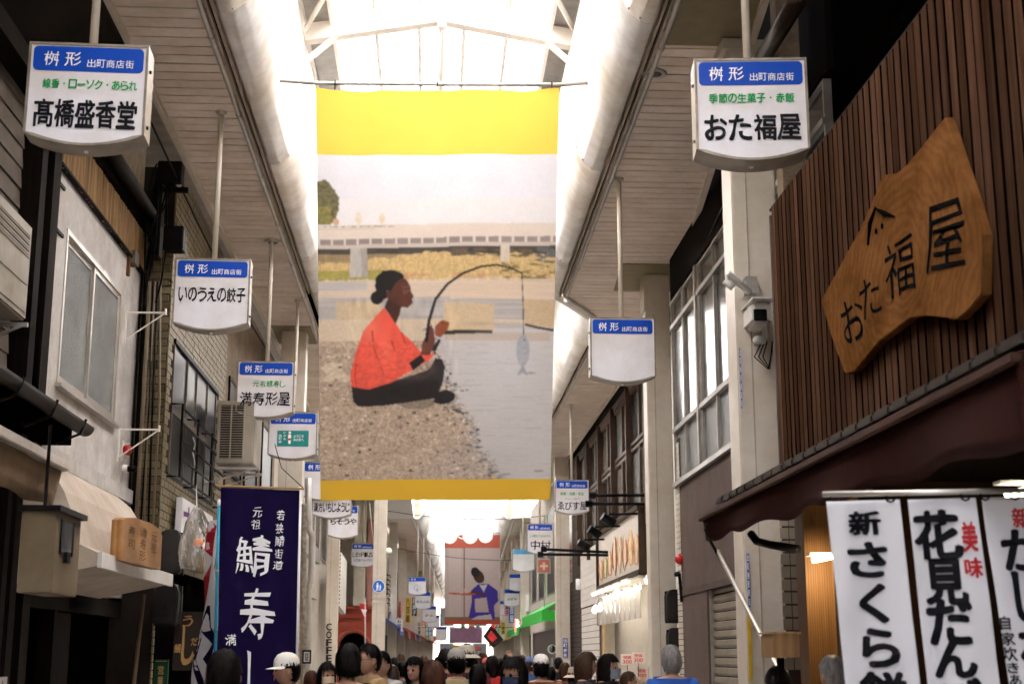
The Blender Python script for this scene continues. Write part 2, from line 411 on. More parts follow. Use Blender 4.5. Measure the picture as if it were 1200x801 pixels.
# nearest left house: siding boards, dark posts
hA = empty("timber_house", (-3.4, 8, 0), "dark timber house with pale lapped siding and dark posts, nearest on the left", "building")
B("wall_core", dark, hA, -4.2, -3.38, -12, 12.45, 0, 7.6)
for i in range(22):
    z = 3.75+i*.17
    MB().prism([(-3.375, -2, z), (-3.345, -2, z), (-3.36, -2, z+.165), (-3.375, -2, z+.165)], (0, 13.15, 0)).build("siding_board", siding, hA)
for (ya, yb, d, z0, z1) in ((11.2, 11.36, .16, 0, 7.6), (11.44, 11.56, .10, 0, 7.6), (11.64, 11.86, .14, 0, 7.6)):
    B("post", darkwood, hA, -3.37, -3.37+d, ya, yb, z0, z1)
for (za, zb, d) in ((6.05, 6.22, .2), (6.75, 6.95, .24)):
    B("beam", darkwood, hA, -3.37, -3.37+d, -2, 11.9, za, zb)
MB().prism([(-3.34, 8, 6.3), (-2.85, 8, 7.0), (-2.85, 8, 7.04), (-3.34, 8, 6.36)], (0, 4.6, 0)).build("roof_board", darkwood, hA)
# dark lower front with its gutter and metal-edged awning
B("shop_front", dark, hA, -3.36, -3.3, 4, 11.9, 0, 3.3)
for y in (5.2, 6.6, 8.0, 9.5, 11.0): B("door_post", darkwood, hA, -3.3, -3.22, y, y+.12, 0, 3.2)
g = empty("rain_gutter", (-2.9, 9, 3.4), "dark half-round rain gutter with brackets along the nearest left house", "gutter")
def gutter(o, x, y0, y1, z, r, m):
    f = lambda a, b: (x+r*math.cos(math.pi*(1+b)), y0+(y1-y0)*a, z+r*math.sin(math.pi*(1+b)))
    t_ = MB().sheet(f, 1, 10).build("trough", m, o, smooth=True); md = t_.modifiers.new("s", 'SOLIDIFY'); md.thickness = .008
    MB().prism([(x+r*math.cos(math.pi*(1+k/8)), y1, z+r*math.sin(math.pi*(1+k/8))) for k in range(9)], (0, .006, 0)).build("end_cap", m, o)
gutter(g, -2.9, 2, 11.92, 3.46, .075, darkmetal)
for y in (8.9, 9.8, 10.7, 11.6):
    MB().tube([(-3.25, y, 3.40), (-3.05, y, 3.28), (-2.86, y, 3.36), (-2.82, y, 3.48)], .012, 5).build("bracket", darkmetal, g)
B("fascia", dark, hA, -3.25, -2.99, 2, 11.85, 3.3, 3.5)
aw = empty("shop_awning", (-2.6, 8, 2.9), "beige fabric awning with a metal edge under the dark gutter, bottom left", "awning")
canvas = mat("beige_canvas", (.24, .165, .10), .85, var=.12, scale=5, bump=.15, grime=.2)
B("edge_bar", alum, aw, -2.66, -2.58, 3, 10.25, 2.88, 2.95, bevel=.008)
def val(a, b): return (-2.63-.05*b+.012*math.sin(a*60)*b, 3+7.22*a, 2.88-.26*b+.012*math.sin(a*47))
v_ = MB().sheet(val, 90, 3).build("valance", canvas, aw, smooth=True); v_.modifiers.new("s", 'SOLIDIFY').thickness = .004
MB().prism([(-2.66, 3, 2.92), (-3.3, 3, 3.2), (-3.3, 3, 3.22), (-2.66, 3, 2.94)], (0, 7.2, 0)).build("top_cloth", canvas, aw)
# air conditioner on the siding
def ac_unit(lab, x0, x1, y0, y1, z0, z1, bracket=True, face='y'):
    o = empty("air_conditioner", ((x0+x1)/2, (y0+y1)/2, z0), lab, "air conditioner")
    m = mat("ac_white", (.34, .31, .26), .5, var=.05, grime=.25)
    MB().box(x0, x1, y0, y1, z0, z1).build("casing", m, o, bevel=.015)
    if face == 'y':
        B("grille_back", blackm, o, x0+.05, x0+(x1-x0)*.72, y0-.004, y0+.004, z0+.07, z1-.06)
        n = 22
        for i in range(n):
            z = z0+.08+(z1-z0-.16)*i/(n-1)
            B("grille_bar", m, o, x0+.05, x0+(x1-x0)*.72, y0-.014, y0-.006, z-.004, z+.004)
        for q in (.05, .38, .72): B("grille_frame", m, o, x0+(x1-x0)*q-.008, x0+(x1-x0)*q+.008, y0-.018, y0-.005, z0+.06, z1-.05)
    else:   # panels on the street side
        n = 3
        for i in range(n):
            h = (z1-z0-.1)/n
            B("side_panel", m, o, x1-.004, x1+.008, y0+.05, y1-.05, z0+.05+i*h, z0+.05+(i+1)*h-.02)
        for q in range(7): B("louvre", darkmetal if q % 2 else m, o, x1+.0085, x1+.013, y0+.09, y1-.09, z0+.065+i*h+q*(h-.04)/7, z0+.072+i*h+q*(h-.04)/7)
    if bracket:
        for y in (y0+.08, y1-.08):
            B("bracket_bar", alum, o, x0-.25, x1+.04, y-.015, y+.015, z0-.06, z0-.03)
            MB().tube([(x0-.25, y, z0-.3), (x1, y, z0-.05)], .012, 5).build("bracket_strut", alum, o)
    return o
ac_unit("pale air conditioner box on the lapped siding at the left edge", -3.3, -3.0, 9.3, 10.35, 4.0, 4.72, face='x')
# lantern box in front of the awning
bx = empty("lamp_box", (-2.62, 9.3, 2.0), "tall beige box with a slotted side window hanging below the awning at bottom left", "box")
boxm = mat("box_beige", (.17, .13, .08), .55, var=.08, grime=.15)
pa = P(26, 598, Y=9.2); pb = P(60, 694, Y=9.2)
MB().box(pa.x, pb.x+.0, 9.2, 9.85, pb.z, pa.z).build("casing", boxm, bx, bevel=.006)
MB().box(pa.x-.02, pb.x+.03, 9.17, 9.9, pa.z, pa.z+.035).build("lid", darkmetal, bx)
B("slot_window", winclear, bx, pb.x+.001, pb.x+.006, 9.32, 9.62, pb.z+.26, pa.z-.05)
for q in (9.31, 9.62): B("slot_frame", darkmetal, bx, pb.x+.002, pb.x+.012, q, q+.015, pb.z+.25, pa.z-.04)
B("latch", darkmetal, bx, pb.x+.003, pb.x+.03, 9.42, 9.5, pb.z+.2, pb.z+.27)
MB().tube([(pa.x+.06, 9.5, pa.z), (pa.x+.06, 9.5, 3.1)], .012, 6).build("hanger", darkmetal, bx)

# white plastered house
XW = -3.3
hB = empty("white_house", (XW, 14, 0), "white plastered house with tall frosted sliding windows and a reed strip under its eave", "building")
wy0, wy1, wz0, wz1 = 12.42, 14.72, 3.93, 5.34
B("wall", plaster, hB, XW-.2, XW, 11.9, wy0, 3.2, 5.80); B("wall", plaster, hB, XW-.2, XW, wy1, 15.62, 2.2, 5.80)
B("wall", plaster, hB, XW-.2, XW, wy0, wy1, 2.2, wz0); B("wall", plaster, hB, XW-.2, XW, wy0, wy1, wz1, 5.80)
B("backing", dark, hB, -4.2, XW-.14, 12.0, 15.6, 0, 7.6)
B("return_wall", plaster, hB, -3.37, XW, 11.88, 11.9, 2.4, 5.8)
wn = MB()
fr = .045
for (a, b_, c_, d_) in ((wy0, wy1, wz0, wz0+fr), (wy0, wy1, wz1-fr, wz1), (wy0, wy0+fr, wz0+fr, wz1-fr), (wy1-fr, wy1, wz0+fr, wz1-fr)): wn.box(XW-.09, XW+.012, a, b_, c_, d_)
wf = wn.build("window", alum, hB)
ym = (wy0+wy1)/2
for (a, b_, dx) in ((wy0+fr, ym+.02, -.055), (ym-.02, wy1-fr, -.03)):
    f_ = MB()
    for q in ((a, a+.05, wz0+fr, wz1-fr), (b_-.05, b_, wz0+fr, wz1-fr), (a+.05, b_-.05, wz0+fr, wz0+fr+.06), (a+.05, b_-.05, wz1-fr-.05, wz1-fr)): f_.box(XW+dx, XW+dx+.024, *q)
    f_.build("sash", alum, wf); B("pane", frosted, wf, XW+dx+.008, XW+dx+.014, a+.05, b_-.05, wz0+fr+.06, wz1-fr-.05)
B("sill", alum, hB, XW, XW+.06, wy0-.05, wy1+.05, wz0-.035, wz0-.002)
# ledge line and rust stains bars
B("band", plaster, hB, XW, XW+.07, 12.0, 15.6, 3.20, 3.34)
for (y, z) in ((12.0, 5.62), (12.05, 5.2)): B("hook_plate", darkmetal, hB, XW, XW+.02, y, y+.22, z, z+.03)
# reed strip: single canes
reed = wood("reed", (.24, .13, .05), (.42, .27, .12), 6, (1, 1, .3), rnd=.3)
y = 12.0
while y < 15.58:
    MB().tube([(XW+.03, y, 5.80-random.uniform(0, .03)), (XW+.03+random.uniform(-.008, .008), y+random.uniform(-.008, .008), 6.22)], .011, 5).build("reed_cane", reed, hB); y += .0235
B("reed_batten", darkwood, hB, XW+.0, XW+.055, 11.95, 15.6, 5.775, 5.80)
B("upper_wall", plaster2, hB, XW-.2, XW-.02, 11.9, 15.62, 6.22, 7.6)
g2 = empty("rain_gutter", (-3.1, 14, 6.3), "dark rain gutter above the reed strip of the white house", "gutter")
gutter(g2, XW+.16, 11.4, 15.6, 6.36, .08, darkmetal)
MB().tube([(XW+.16, 15.5, 6.3), (XW+.12, 15.55, 6.1), (XW+.08, 15.56, 5.8), (XW+.08, 15.57, 2.3)], .032, 8).build("downpipe", darkmetal, g2, smooth=True)
B("fascia", darkwood, hB, XW, XW+.08, 11.5, 15.55, 6.24, 6.34)
# cream hood above the shop entrance
hd = empty("entrance_hood", (-2.6, 13, 2.3), "cream curved plaster hood over the shop entrance carrying a small wooden board", "canopy")
prof = [(XW+.005, 3.19), (XW+.12, 3.17), (XW+.26, 3.06), (XW+.38, 2.88), (XW+.47, 2.66), (XW+.53, 2.46), (-2.6, 2.385), (-2.6, 2.30), (XW+.005, 2.16)]
hoodm = mat("hood_cream", (.50, .43, .35), .75, var=.06, scale=3, bump=.15, grime=.2)
MB().prism([(x, 11.45, z) for x, z in prof], (0, 3.1, 0)).build("shell", hoodm, hd)
B("lip", mat("lip_white", (.72, .70, .68), .5, var=.04, grime=.1), hd, -2.62, -2.585, 11.42, 14.57, 2.28, 2.40)
# board on the hood
bo = empty("wooden_board", (-2.62, 13.1, 2.42), "small wooden tablet with faint brush writing standing on the cream hood", "sign")
tabw = wood("tablet_wood", (.38, .18, .065), (.48, .26, .10), 4, (1, .3, 1), rough=.5)
q0 = P(141, 656, Y=11.9); q1 = P(188, 671, Y=13.2)
xa, xb = q0.x, q1.x
zb0, zb1 = q0.z, q1.z
tl = P(144, 608, Y=11.9).z; tr = P(188, 633, Y=13.2).z
U = Vector((q1.x-q0.x, q1.y-q0.y, 0)); Ub = U.length
pts = [(0, 0), (1, 0), (1, .80), (.92, .93), (.7, 1.0), (.3, 1.0), (.08, .93), (0, .86)]
hgt = tl-zb0+.05
pl = [Vector((q0.x, q0.y, zb0))+U*a+Vector((0, 0, hgt*b)) for a, b in pts]
nrm = Vector((U.y, -U.x, 0)).normalized()
MB().prism(pl, tuple(-nrm*.09)).build("plank", tabw, bo, bevel=.004)
fn = planefn(Vector((q0.x, q0.y, zb0)), U, Vector((0, 0, hgt)), nrm*.004)
letters("lettering", [("元", .70, .60, .86, .82), ("祖", .70, .34, .86, .56), ("満", .42, .62, .58, .84), ("寿", .42, .36, .58, .58), ("形", .42, .10, .58, .32), ("寿", .14, .58, .30, .78), ("司", .14, .30, .30, .50)], fn, mat("carved_ink", (.16, .08, .03), .8), bo, brush=.12, bold=0)
# entrance under the hood: dark recess with paper strips
B("recess_back", mat("recess_wall", (.016, .009, .005), .9, var=.2), hB, -3.75, -3.55, 10.2, 13.0, 0, 2.3)
B("lintel", darkwood, hB, -3.5, -3.3, 11.9, 15.6, 2.0, 2.17)
B("door_panel", darkwood, hB, -3.5, -3.4, 13.0, 13.9, 0, 2.0); B("door_panel", dark, hB, -3.5, -3.42, 13.95, 15.6, 0, 2.0)
B("door_jamb", darkwood, hB, -3.5, -3.3, 12.9, 13.0, 0, 2.0)
paper = mat("paper_dim", (.15, .10, .055), .9, var=.08); paperw = mat("paper_white", (.5, .47, .43), .9, var=.06)
for (y, z0_, z1_, m_, txt) in ((9.75, .9, 1.95, paper, "本日のおすすめ"), (11.0, .7, 1.45, paperw, "火曜休")):
    o = MB().box(-3.21, -3.2, y, y+.26, z0_, z1_).build("paper_strip", m_, None)
    tag(o, "long yellowed menu strip with vertical writing beside the dark entrance" if m_ is paper else "short white notice strip inside the dark entrance", "notice")
    n = len(txt); fn = planefn((-3.198, y, z0_), (0, .26, 0), (0, 0, z1_-z0_))
    letters("lettering", [(c, .28, 1-(i+.92)/n, .75, 1-(i+.12)/n) for i, c in enumerate(txt)], fn, inkblack if m_ is paperw else mat("ink_brown", (.08, .05, .03)), o, brush=.15)
# leaning pole in the doorway
tag(MB().tube([(-2.95, 14.4, .1), (-2.85, 14.5, 2.2)], .02, 8).build("leaning_pole", mat("bamboo_dim", (.16, .11, .06), .6), None), "thin brown pole leaning in the dark doorway under the hood", "pole")
# wire brackets, alarm lamp, small camera
def wire_bracket(y, z, lab):
    o = empty("wall_bracket", (XW+.02, y, z), lab, "bracket")
    MB().tube([(XW, y, z), (XW+.42, y, z)], .010, 6).build("arm", steelwhite, o)
    MB().tube([(XW, y+.01, z-.30), (XW+.40, y+.01, z-.01)], .008, 6).build("strut", steelwhite, o)
    MB().box(XW, XW+.012, y-.012, y+.02, z-.34, z+.02).build("plate", steelwhite, o)
    MB().box(XW+.41, XW+.425, y-.02, y+.02, z-.02, z+.045).build("end_stop", steelwhite, o)
wire_bracket(15.0, P(160, 366, Y=15).z, "thin white metal wall bracket beside the frosted window, upper one")
wire_bracket(15.0, P(160, 503, Y=15).z, "thin white metal wall bracket above the red alarm lamp, lower one")
al = empty("alarm_lamp", P(143, 526, X=XW), "red alarm lamp on the white house below a wire bracket", "lamp")
p_ = P(144, 527, X=XW)
MB().lathe([(.03, 0), (.055, .02), (.058, .06), (.03, .09), (.001, .095)], p_, 14, 'x').build("dome", mat("red_dome", (.45, .02, .02), .3), al, smooth=True)
MB().box(p_.x-.005, p_.x+.005, p_.y-.05, p_.y+.05, p_.z-.12, p_.z+.1).build("plate", steelwhite, al)
cmn = empty("wall_spotlight", P(146, 550, X=XW), "small dark spotlight with white collar under the red alarm lamp", "lamp")
p_ = P(144, 549, X=XW)
MB().lathe([(.045, 0), (.045, .05)], p_, 12, 'x').build("collar", steelwhite, cmn); MB().lathe([(.03, .05), (.035, .13), (.028, .14)], p_, 12, 'x').build("head", darkmetal, cmn)
# small box by reed strip
jb = empty("junction_box", (XW, 14.6, 5.6), "small brown junction box under the end of the reed strip", "box")
p_ = P(152, 303, X=XW); MB().box(XW, XW+.08, p_.y-.1, p_.y+.1, p_.z-.07, p_.z+.07).build("casing", mat("brown_box", (.17, .13, .10), .5), jb)
MB().box(XW, XW+.03, p_.y-.14, p_.y-.08, p_.z-.22, p_.z-.02).build("plate", mat("rusty", (.16, .07, .03), .8), jb)

# brick-tiled building
XB = -2.95; YB = 15.62
hC = empty("brick_building", (XB, 17, 0), "yellow-brown brick-tiled building with railed windows behind the gyoza sign", "building")
B("core", mortar, hC, -5, XB-.012, YB+.012, 20.0, 0, 7.05)
# end face (towards the camera): individual brick tiles
bh, bl, gp = .085, .205, .012
me_b = {}
def brick(x0, x1, z0, z1, parent):
    k = (round(x1-x0, 3), round(z1-z0, 3))
    if k not in me_b:
        o = MB().box(0, k[0], 0, .02, 0, k[1]).build("brick", brickm, parent, world=False); me_b[k] = o.data
    else:
        o = bpy.data.objects.new("brick", me_b[k]); COL.objects.link(o); o.parent = parent
    o.location = (x0-parent.location.x, YB-.008-random.uniform(0, .004)-parent.location.y, z0-parent.location.z)
z = 2.5; r_ = 0
while z < 6.3:
    x = -3.27 if r_ % 2 == 0 else -3.27-bl/2
    while x < XB-.03:
        a, b_ = max(x, -3.27), min(x+bl-gp, XB)
        if b_-a > .03: brick(a, b_, z, z+bh-gp, hC)
        x += bl
    z += bh; r_ += 1
# street face: bricks around the window opening, joined past the first metres
bw = dict(y0=15.95, y1=19.2, z0=3.60, z1=5.06)
far = MB(); z = .1; r_ = 0
while z < 7.0:
    y = YB+(0 if r_ % 2 else -bl/2)
    while y < 20.0:
        a, b_ = max(y, YB), min(y+bl-gp, 20)
        if b_-a > .03 and not (b_ > bw['y0']-.02 and a < bw['y1']+.02 and z+bh > bw['z0'] and z < bw['z1']):
            far.box(XB-.014, XB+random.uniform(0, .004), a, b_, z, z+bh-gp)
        y += bl
    z += bh; r_ += 1
tag(far.build("brick_facing", brickm, hC), kind='stuff')
# window with two rows of sashes, rail guard
rc = MB(); rc.box(XB-.35, XB-.34, bw['y0'], bw['y1'], bw['z0'], bw['z1']); 
B("reveal", darkmetal, hC, XB-.011, XB+.004, bw['y0'], bw['y1'], bw['z0']-.05, bw['z0'])
B("header", darkmetal, hC, XB-.011, XB+.03, bw['y0']-.04, bw['y1']+.04, bw['z1'], bw['z1']+.05)
wq = MB()
for y in (bw['y0'], 16.85, 17.55, 18.4, bw['y1']-.06): wq.box(XB-.01, XB+.012, y, y+.06, bw['z0'], bw['z1'])
wq.box(XB-.01, XB+.014, bw['y0'], bw['y1'], 4.28, 4.35)
wo_ = wq.build("window", mat("bronze_frame", (.12, .10, .085), .45, .3), hC)
ysb = [bw['y0'], 16.85, 17.55, 18.4, bw['y1']-.06]
for i in range(4):
    for (za, zb_) in ((bw['z0'], 4.28), (4.35, bw['z1'])):
        B("pane", mat('pane_dim', (.05, .052, .05), .3, var=.4, scale=2, spec=.2) if (i == 1 and za > 4) else windark, wo_, XB-.008, XB-.003, ysb[i]+.06, ysb[i+1], za, zb_)
rg = empty("window_railing", (XB+.12, 17, 3.5), "dark metal window railing of five bars on the brick building", "railing")
for z in (3.55, 3.75, 3.95, 4.15, 4.32): MB().tube([(XB+.14, 15.9, z), (XB+.14, 19.3, z)], .014, 6).build("bar", darkmetal, rg)
for y in (15.9, 17.0, 18.1, 19.3):
    MB().tube([(XB, y, 3.55), (XB+.14, y, 3.55), (XB+.14, y, 4.36), (XB, y, 4.36)], .014, 6).build("post", darkmetal, rg)
ac_unit("cream air conditioner with black grille on a bracket beside the brick building", -2.82, -2.33, 18.5, 19.3, 4.03, 4.86)
# hanging wire hook
hk = MB().tube([P(226, 512, Y=17), P(229, 520, Y=17), P(226, 530, Y=17), P(229, 545, Y=17), P(231, 600, Y=17)], .006, 5).build("hanging_wire", inkwhite, None)
tag(hk, "thin white wire with a hook hanging before the railed windows above the straw charm", "wire")
# electric gear on the pole by the brick end: fuse boxes and tangled cables
pg = empty("utility_gear", (-3.05, 15.3, 5.2), "dark tangle of cable boxes and brackets on the pillar end below the left soffit", "electrical box")
for (u0, v0, u1, v1, Y_) in ((185, 188, 212, 214, 15.1), (192, 264, 214, 292, 15.1), (180, 215, 186, 300, 15.3)):
    a = P(u0, v0, Y=Y_); b_ = P(u1, v1, Y=Y_); MB().box(a.x, b_.x, Y_, Y_+.2, b_.z, a.z).build("fuse_box", darkmetal, pg, bevel=.01)
for k in range(9):
    r1 = random.Random(k); p0 = P(178+r1.uniform(0, 25), 190+r1.uniform(0, 20), Y=15.15); p3 = P(172+r1.uniform(-4, 14), 300+r1.uniform(-30, 60), Y=15.25)
    mid = (p0+p3)/2+Vector((r1.uniform(-.12, .22), r1.uniform(-.1, 0), r1.uniform(-.2, .2)))
    MB().tube([p0*(1-t)**2+mid*2*t*(1-t)+p3*t*t for t in [i/10 for i in range(11)]], .010, 5).build("cable", darkmetal, pg, smooth=True)
for k in range(5):
    p0 = P(176+3*k, 330, Y=15.3); p3 = P(158+5*k, 640, Y=15.3)
    MB().tube([p0, (p0+p3)/2+Vector((.03*math.sin(k*2), 0, .1)), p3], .012 if k else .022, 6).build("cable", darkmetal if k % 2 else mat("cable_tan", (.2, .16, .11), .6), pg, smooth=True)
# arm with hook and insulators above
MB().box(-3.1, -2.75, 15.2, 15.26, 6.62, 6.67).build("cross_arm", darkmetal, pg)
for x in (-3.0, -2.85): MB().lathe([(.02, 0), (.035, .02), (.02, .05), (.03, .07), (.01, .1)], (x, 15.2, 6.67), 8).build("insulator", alum, pg)

# meter cabinets on the brick building's corner
cabm = mat("cabinet_grey", (.028, .026, .026), .5, var=.08, grime=.15)
def cabinet(u0, v0, u1, v1, Y_, dpt, lab, grp=None):
    a = P(u0, v0, Y=Y_); b_ = P(u1, v1, Y=Y_); o = empty("meter_cabinet", (a.x, Y_, b_.z), lab, "cabinet", grp)
    h = a.z-b_.z; w_ = b_.x-a.x
    prof_ = [(0, 0), (1, 0), (1, .75), (.9, .95), (.75, 1), (.2, 1), (0, .85)] if h > 0 else []
    pts_ = [(a.x+w_*x, Y_, b_.z+h*(.06+.94*z if z else (0 if .1 < x < .9 else .06))) for x, z in prof_]
    MB().prism(pts_, (0, dpt, 0)).build("casing", cabm, o, bevel=.015)
    MB().lathe([(.012, 0), (.012, -.014)], (a.x+w_*.5, Y_, b_.z+h*.5), 8, 'y').build("lock", darkmetal, o)
    B("rim", cabm, o, a.x-.01, b_.x+.012, Y_+dpt*.5, Y_+dpt*.62, b_.z+h*.04, a.z-h*.04)
cabinet(186, 620, 210, 675, 14.75, .3, "grey meter cabinet beside the straw charm, upper one on the left")
cabinet(181, 683, 207, 735, 14.75, .3, "grey meter cabinet under the hood's corner, lower one on the left")
cabinet(782, 690, 803, 731, 19.6, .3, "grey rounded meter cabinet beside the second right column, upper one")
cabinet(784, 735, 805, 790, 19.6, .3, "grey rounded meter cabinet beside the second right column, lower one")
# slanted white board with purple writing, on the brick building
sb = empty("slanted_signboard", (XB+.1, 16.4, 3.0), "white signboard with purple brush writing on the brick building behind the straw charm", "sign")
A0 = P(197, 640, X=XB+.12); A1 = P(244, 668, X=XB+.12); A2 = P(206, 576, X=XB+.12); 
y0s, y1s = 16.3, 18.6; z0s, z1s = 2.62, 3.36
MB().box(XB+.05, XB+.12, y0s, y1s, z0s, z1s).build("panel", mat("panel_white", (.68, .66, .68), .4, var=.04), sb, bevel=.005)
fn = planefn((XB+.125, y0s, z0s), (0, y1s-y0s, 0), (0, 0, z1s-z0s))
letters("lettering", [("す", .04, .25, .27, .9), ("し", .30, .2, .50, .85), ("寿", .54, .2, .76, .85), ("司", .79, .2, .98, .85)], fn, mat("ink_purple", (.10, .015, .13), .5), sb, brush=.1)
B("lower_wall", dark, hC, XB-.005, XB+.02, 15.7, 19.9, .1, 2.55)
# straw new-year charm in clear plastic
sc_ = empty("straw_charm", P(228, 640, Y=14.2), "straw charm with an orange mandarin wrapped in crinkled clear plastic, hanging by the purple flag", "ornament")
straw = wood("straw", (.20, .15, .06), (.36, .28, .13), 8, (1, 1, .3))
for k in range(14):
    r1 = random.Random(k+50); t0 = P(226+r1.uniform(-3, 3), 612, Y=14.2); t1 = P(216+k*1.6, 662+r1.uniform(-3, 4), Y=14.2+r1.uniform(-.05, .05))
    MB().tube([t0, t1], [.006, .016], 5).build("straw_bundle", straw, sc_)
c_ = P(233, 636, Y=14.1)
MB().lathe([(.005, -.04), (.03, -.032), (.043, 0), (.03, .032), (.005, .04)], c_, 12).build("mandarin", mat("mandarin", (.75, .17, .02), .45), sc_, smooth=True)
MB().box(c_.x-.02, c_.x+.12, 14.13, 14.3, P(230, 668, Y=14.2).z-.02, P(230, 660, Y=14.2).z).build("wood_block", straw, sc_)
film = mat("clear_film", (.8, .8, .8), .12, var=.1); film.node_tree.nodes["Principled BSDF"].inputs["Transmission Weight"].default_value = .8
def filmf(a, b):
    t = b; an = a*math.pi*1.6; r = .03+.14*math.sin(min(1, t*1.1)*math.pi*.55)*(1.2-t*.3)+.03*math.sin(a*40+b*9)*t
    top = P(232, 595, Y=14.2); return (top.x+r*math.cos(an)+.03*t, top.y+r*math.sin(an)-.03, top.z-.58*t+.02*math.sin(a*23))
MB().sheet(filmf, 40, 14).build("plastic_wrap", film, sc_)
# eel sign (dark board, gold writing) and small green sign
es = empty("dark_gold_sign", P(216, 750, Y=15), "dark hanging board with curling gold writing left of the purple flag", "sign")
a = P(205, 716, Y=15); b_ = P(236, 785, Y=15)
MB().box(a.x, b_.x, 15, 15.04, b_.z, a.z).build("board", mat("board_dark", (.03, .022, .018), .4), es, bevel=.004)
gold = mat("gold_ink", (.42, .24, .08), .5)
fn = planefn((a.x, 14.994, b_.z), (b_.x-a.x, 0, 0), (0, 0, a.z-b_.z))
letters("lettering", [("う", .3, .75, .62, .93), ("し", .3, .1, .7, .75), ("鰻", .05, .3, .26, .45), ("だ", .6, .42, .82, .55), ("丼", .65, .14, .88, .28)], fn, gold, es, brush=.2)
gs = empty("green_sign", P(188, 788, Y=15.2), "small dark green sign with gold border at the foot of the brick pillar", "sign")
a = P(181, 772, Y=15.1); b_ = P(196, 801, Y=15.1)
MB().box(a.x, b_.x, 15.1, 15.14, b_.z-.2, a.z).build("board", mat("green_dark", (.01, .05, .025), .4), gs, bevel=.004)
MB().box(a.x+.015, b_.x-.015, 15.094, 15.099, a.z-.02, a.z-.014).build("border", gold, gs)
fn = planefn((a.x, 15.094, b_.z-.2), (b_.x-a.x, 0, 0), (0, 0, a.z-b_.z+.2))
letters("lettering", [("営", .3, .66, .7, .86), ("業", .3, .42, .7, .62), ("中", .3, .18, .7, .38)], fn, gold, gs, brush=.1)

# ================================================================== RIGHT SIDE
# slatted confectioner's front
XS = 2.75
hD = empty("slatted_shop", (XS, 8, 0), "confectioner's shop front clad in vertical brown wooden slats, nearest on the right", "building")
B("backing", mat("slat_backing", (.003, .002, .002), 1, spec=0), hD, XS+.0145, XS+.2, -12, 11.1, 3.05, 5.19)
slatm = wood("slat_wood", (.052, .026, .016), (.102, .056, .035), 2.2, (8, 8, .35), rough=.9, rnd=.38, spec=.0)
y = 11.04; i = 0
while y > 3.4:
    z0, z1 = 2.95, 5.19
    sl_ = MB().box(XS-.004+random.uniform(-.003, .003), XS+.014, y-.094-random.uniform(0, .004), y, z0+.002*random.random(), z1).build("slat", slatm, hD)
    sl_.data.materials.append(MATS["slat_backing"])          # side faces coloured black to stand for the shade between slats
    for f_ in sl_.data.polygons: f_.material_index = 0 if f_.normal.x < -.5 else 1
    y -= .122; i += 1
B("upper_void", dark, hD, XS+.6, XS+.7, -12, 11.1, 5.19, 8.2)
B("top_cap", darkwood, hD, XS-.0, XS+.65, 3, 11.12, 5.19, 5.205)
B("side_return", mauve, hD, XS, XS+.7, 11.10, 11.14, .1, 5.15)
# roof pipe & tile ends in the gap above
pp = MB().tube([P(893, 70, Y=11), P(935, 0, Y=9.3)], .07, 10).build("dark_downpipe", mat("pipe_brown", (.02, .013, .009), .35), None, smooth=True)
tag(pp, "thick dark brown pipe in the shadow above the confectioner's hanging sign", "pipe")
for k in range(7):
    pass
B("pier", plaster2, hD, 3.0, 3.2, 11.6, 11.8, 5.3, 8)
# tile row above awning
tiles = empty("tiled_eave", (2.5, 8, 2.9), "low row of grey roof tiles behind the maroon awning edge", "roof")
tm = mat("tile_grey", (.045, .036, .030), .5, var=.25)
y = 10.6
while y > 4.5:
    MB().prism([(2.12, y, 2.70), (2.12, y-.24, 2.70), (2.74, y-.24, 2.97), (2.74, y, 2.97)], (0, 0, .05)).build("tile", tm, tiles, bevel=.01)
    y -= .26
# maroon awning
am = mat("maroon_canvas", (.036, .012, .010), .95, var=.12, bump=.1, grime=.15)
aw2 = empty("shop_awning", (2.05, 8, 2.6), "dark maroon retractable awning of the slatted shop", "awning")
XA = 2.05; za = 2.63
B("front_bar", mat("awning_bar", (.06, .03, .022), .5), aw2, XA-.02, XA+.02, 4.8, 10.85, za-.02, za+.02, bevel=.006)
MB().prism([(XA, 4.8, za+.01), (2.74, 4.8, za+.12), (2.74, 4.8, za+.13), (XA, 4.8, za+.02)], (0, 6.0, 0)).build("canopy_cloth", am, aw2)
def val2(a, b):
    y = 10.8-6.0*a; d = .15+.14*a; return (XA+.01+.03*b*math.sin(a*19)+.02*b, y, za-.02-b*(d+.018*math.sin(a*34)))
v_ = MB().sheet(val2, 80, 4).build("valance", am, aw2, smooth=True); v_.modifiers.new("s", 'SOLIDIFY').thickness = .004
def val3(a, b): return (XA+.01+.69*a, 4.83, za-.02+.12*a-b*(.29-.2*a))
MB().sheet(val3, 8, 2).build("end_flap", am, aw2)
st = MB().tube([P(841, 645, Y=10.6), P(915, 790, Y=9.3)], .017, 8).build("arm_strut", alum, aw2)
MB().tube([P(846, 658, Y=10.55), P(836, 640, Y=10.6), P(826, 620, Y=10.7)], .012, 6).build("hook", darkmetal, aw2)
MB().tube([P(880, 625, Y=10.4), P(887, 634, Y=10.3), P(903, 638, Y=10.1), P(935, 643, Y=9.8)], .03, 8).build("pivot_arm", blackm, aw2, smooth=True)
MB().tube([P(872, 575, Y=10.9), P(885, 566, Y=10.7), P(935, 545, Y=10)], .035, 8).build("roller_end", blackm, aw2, smooth=True)
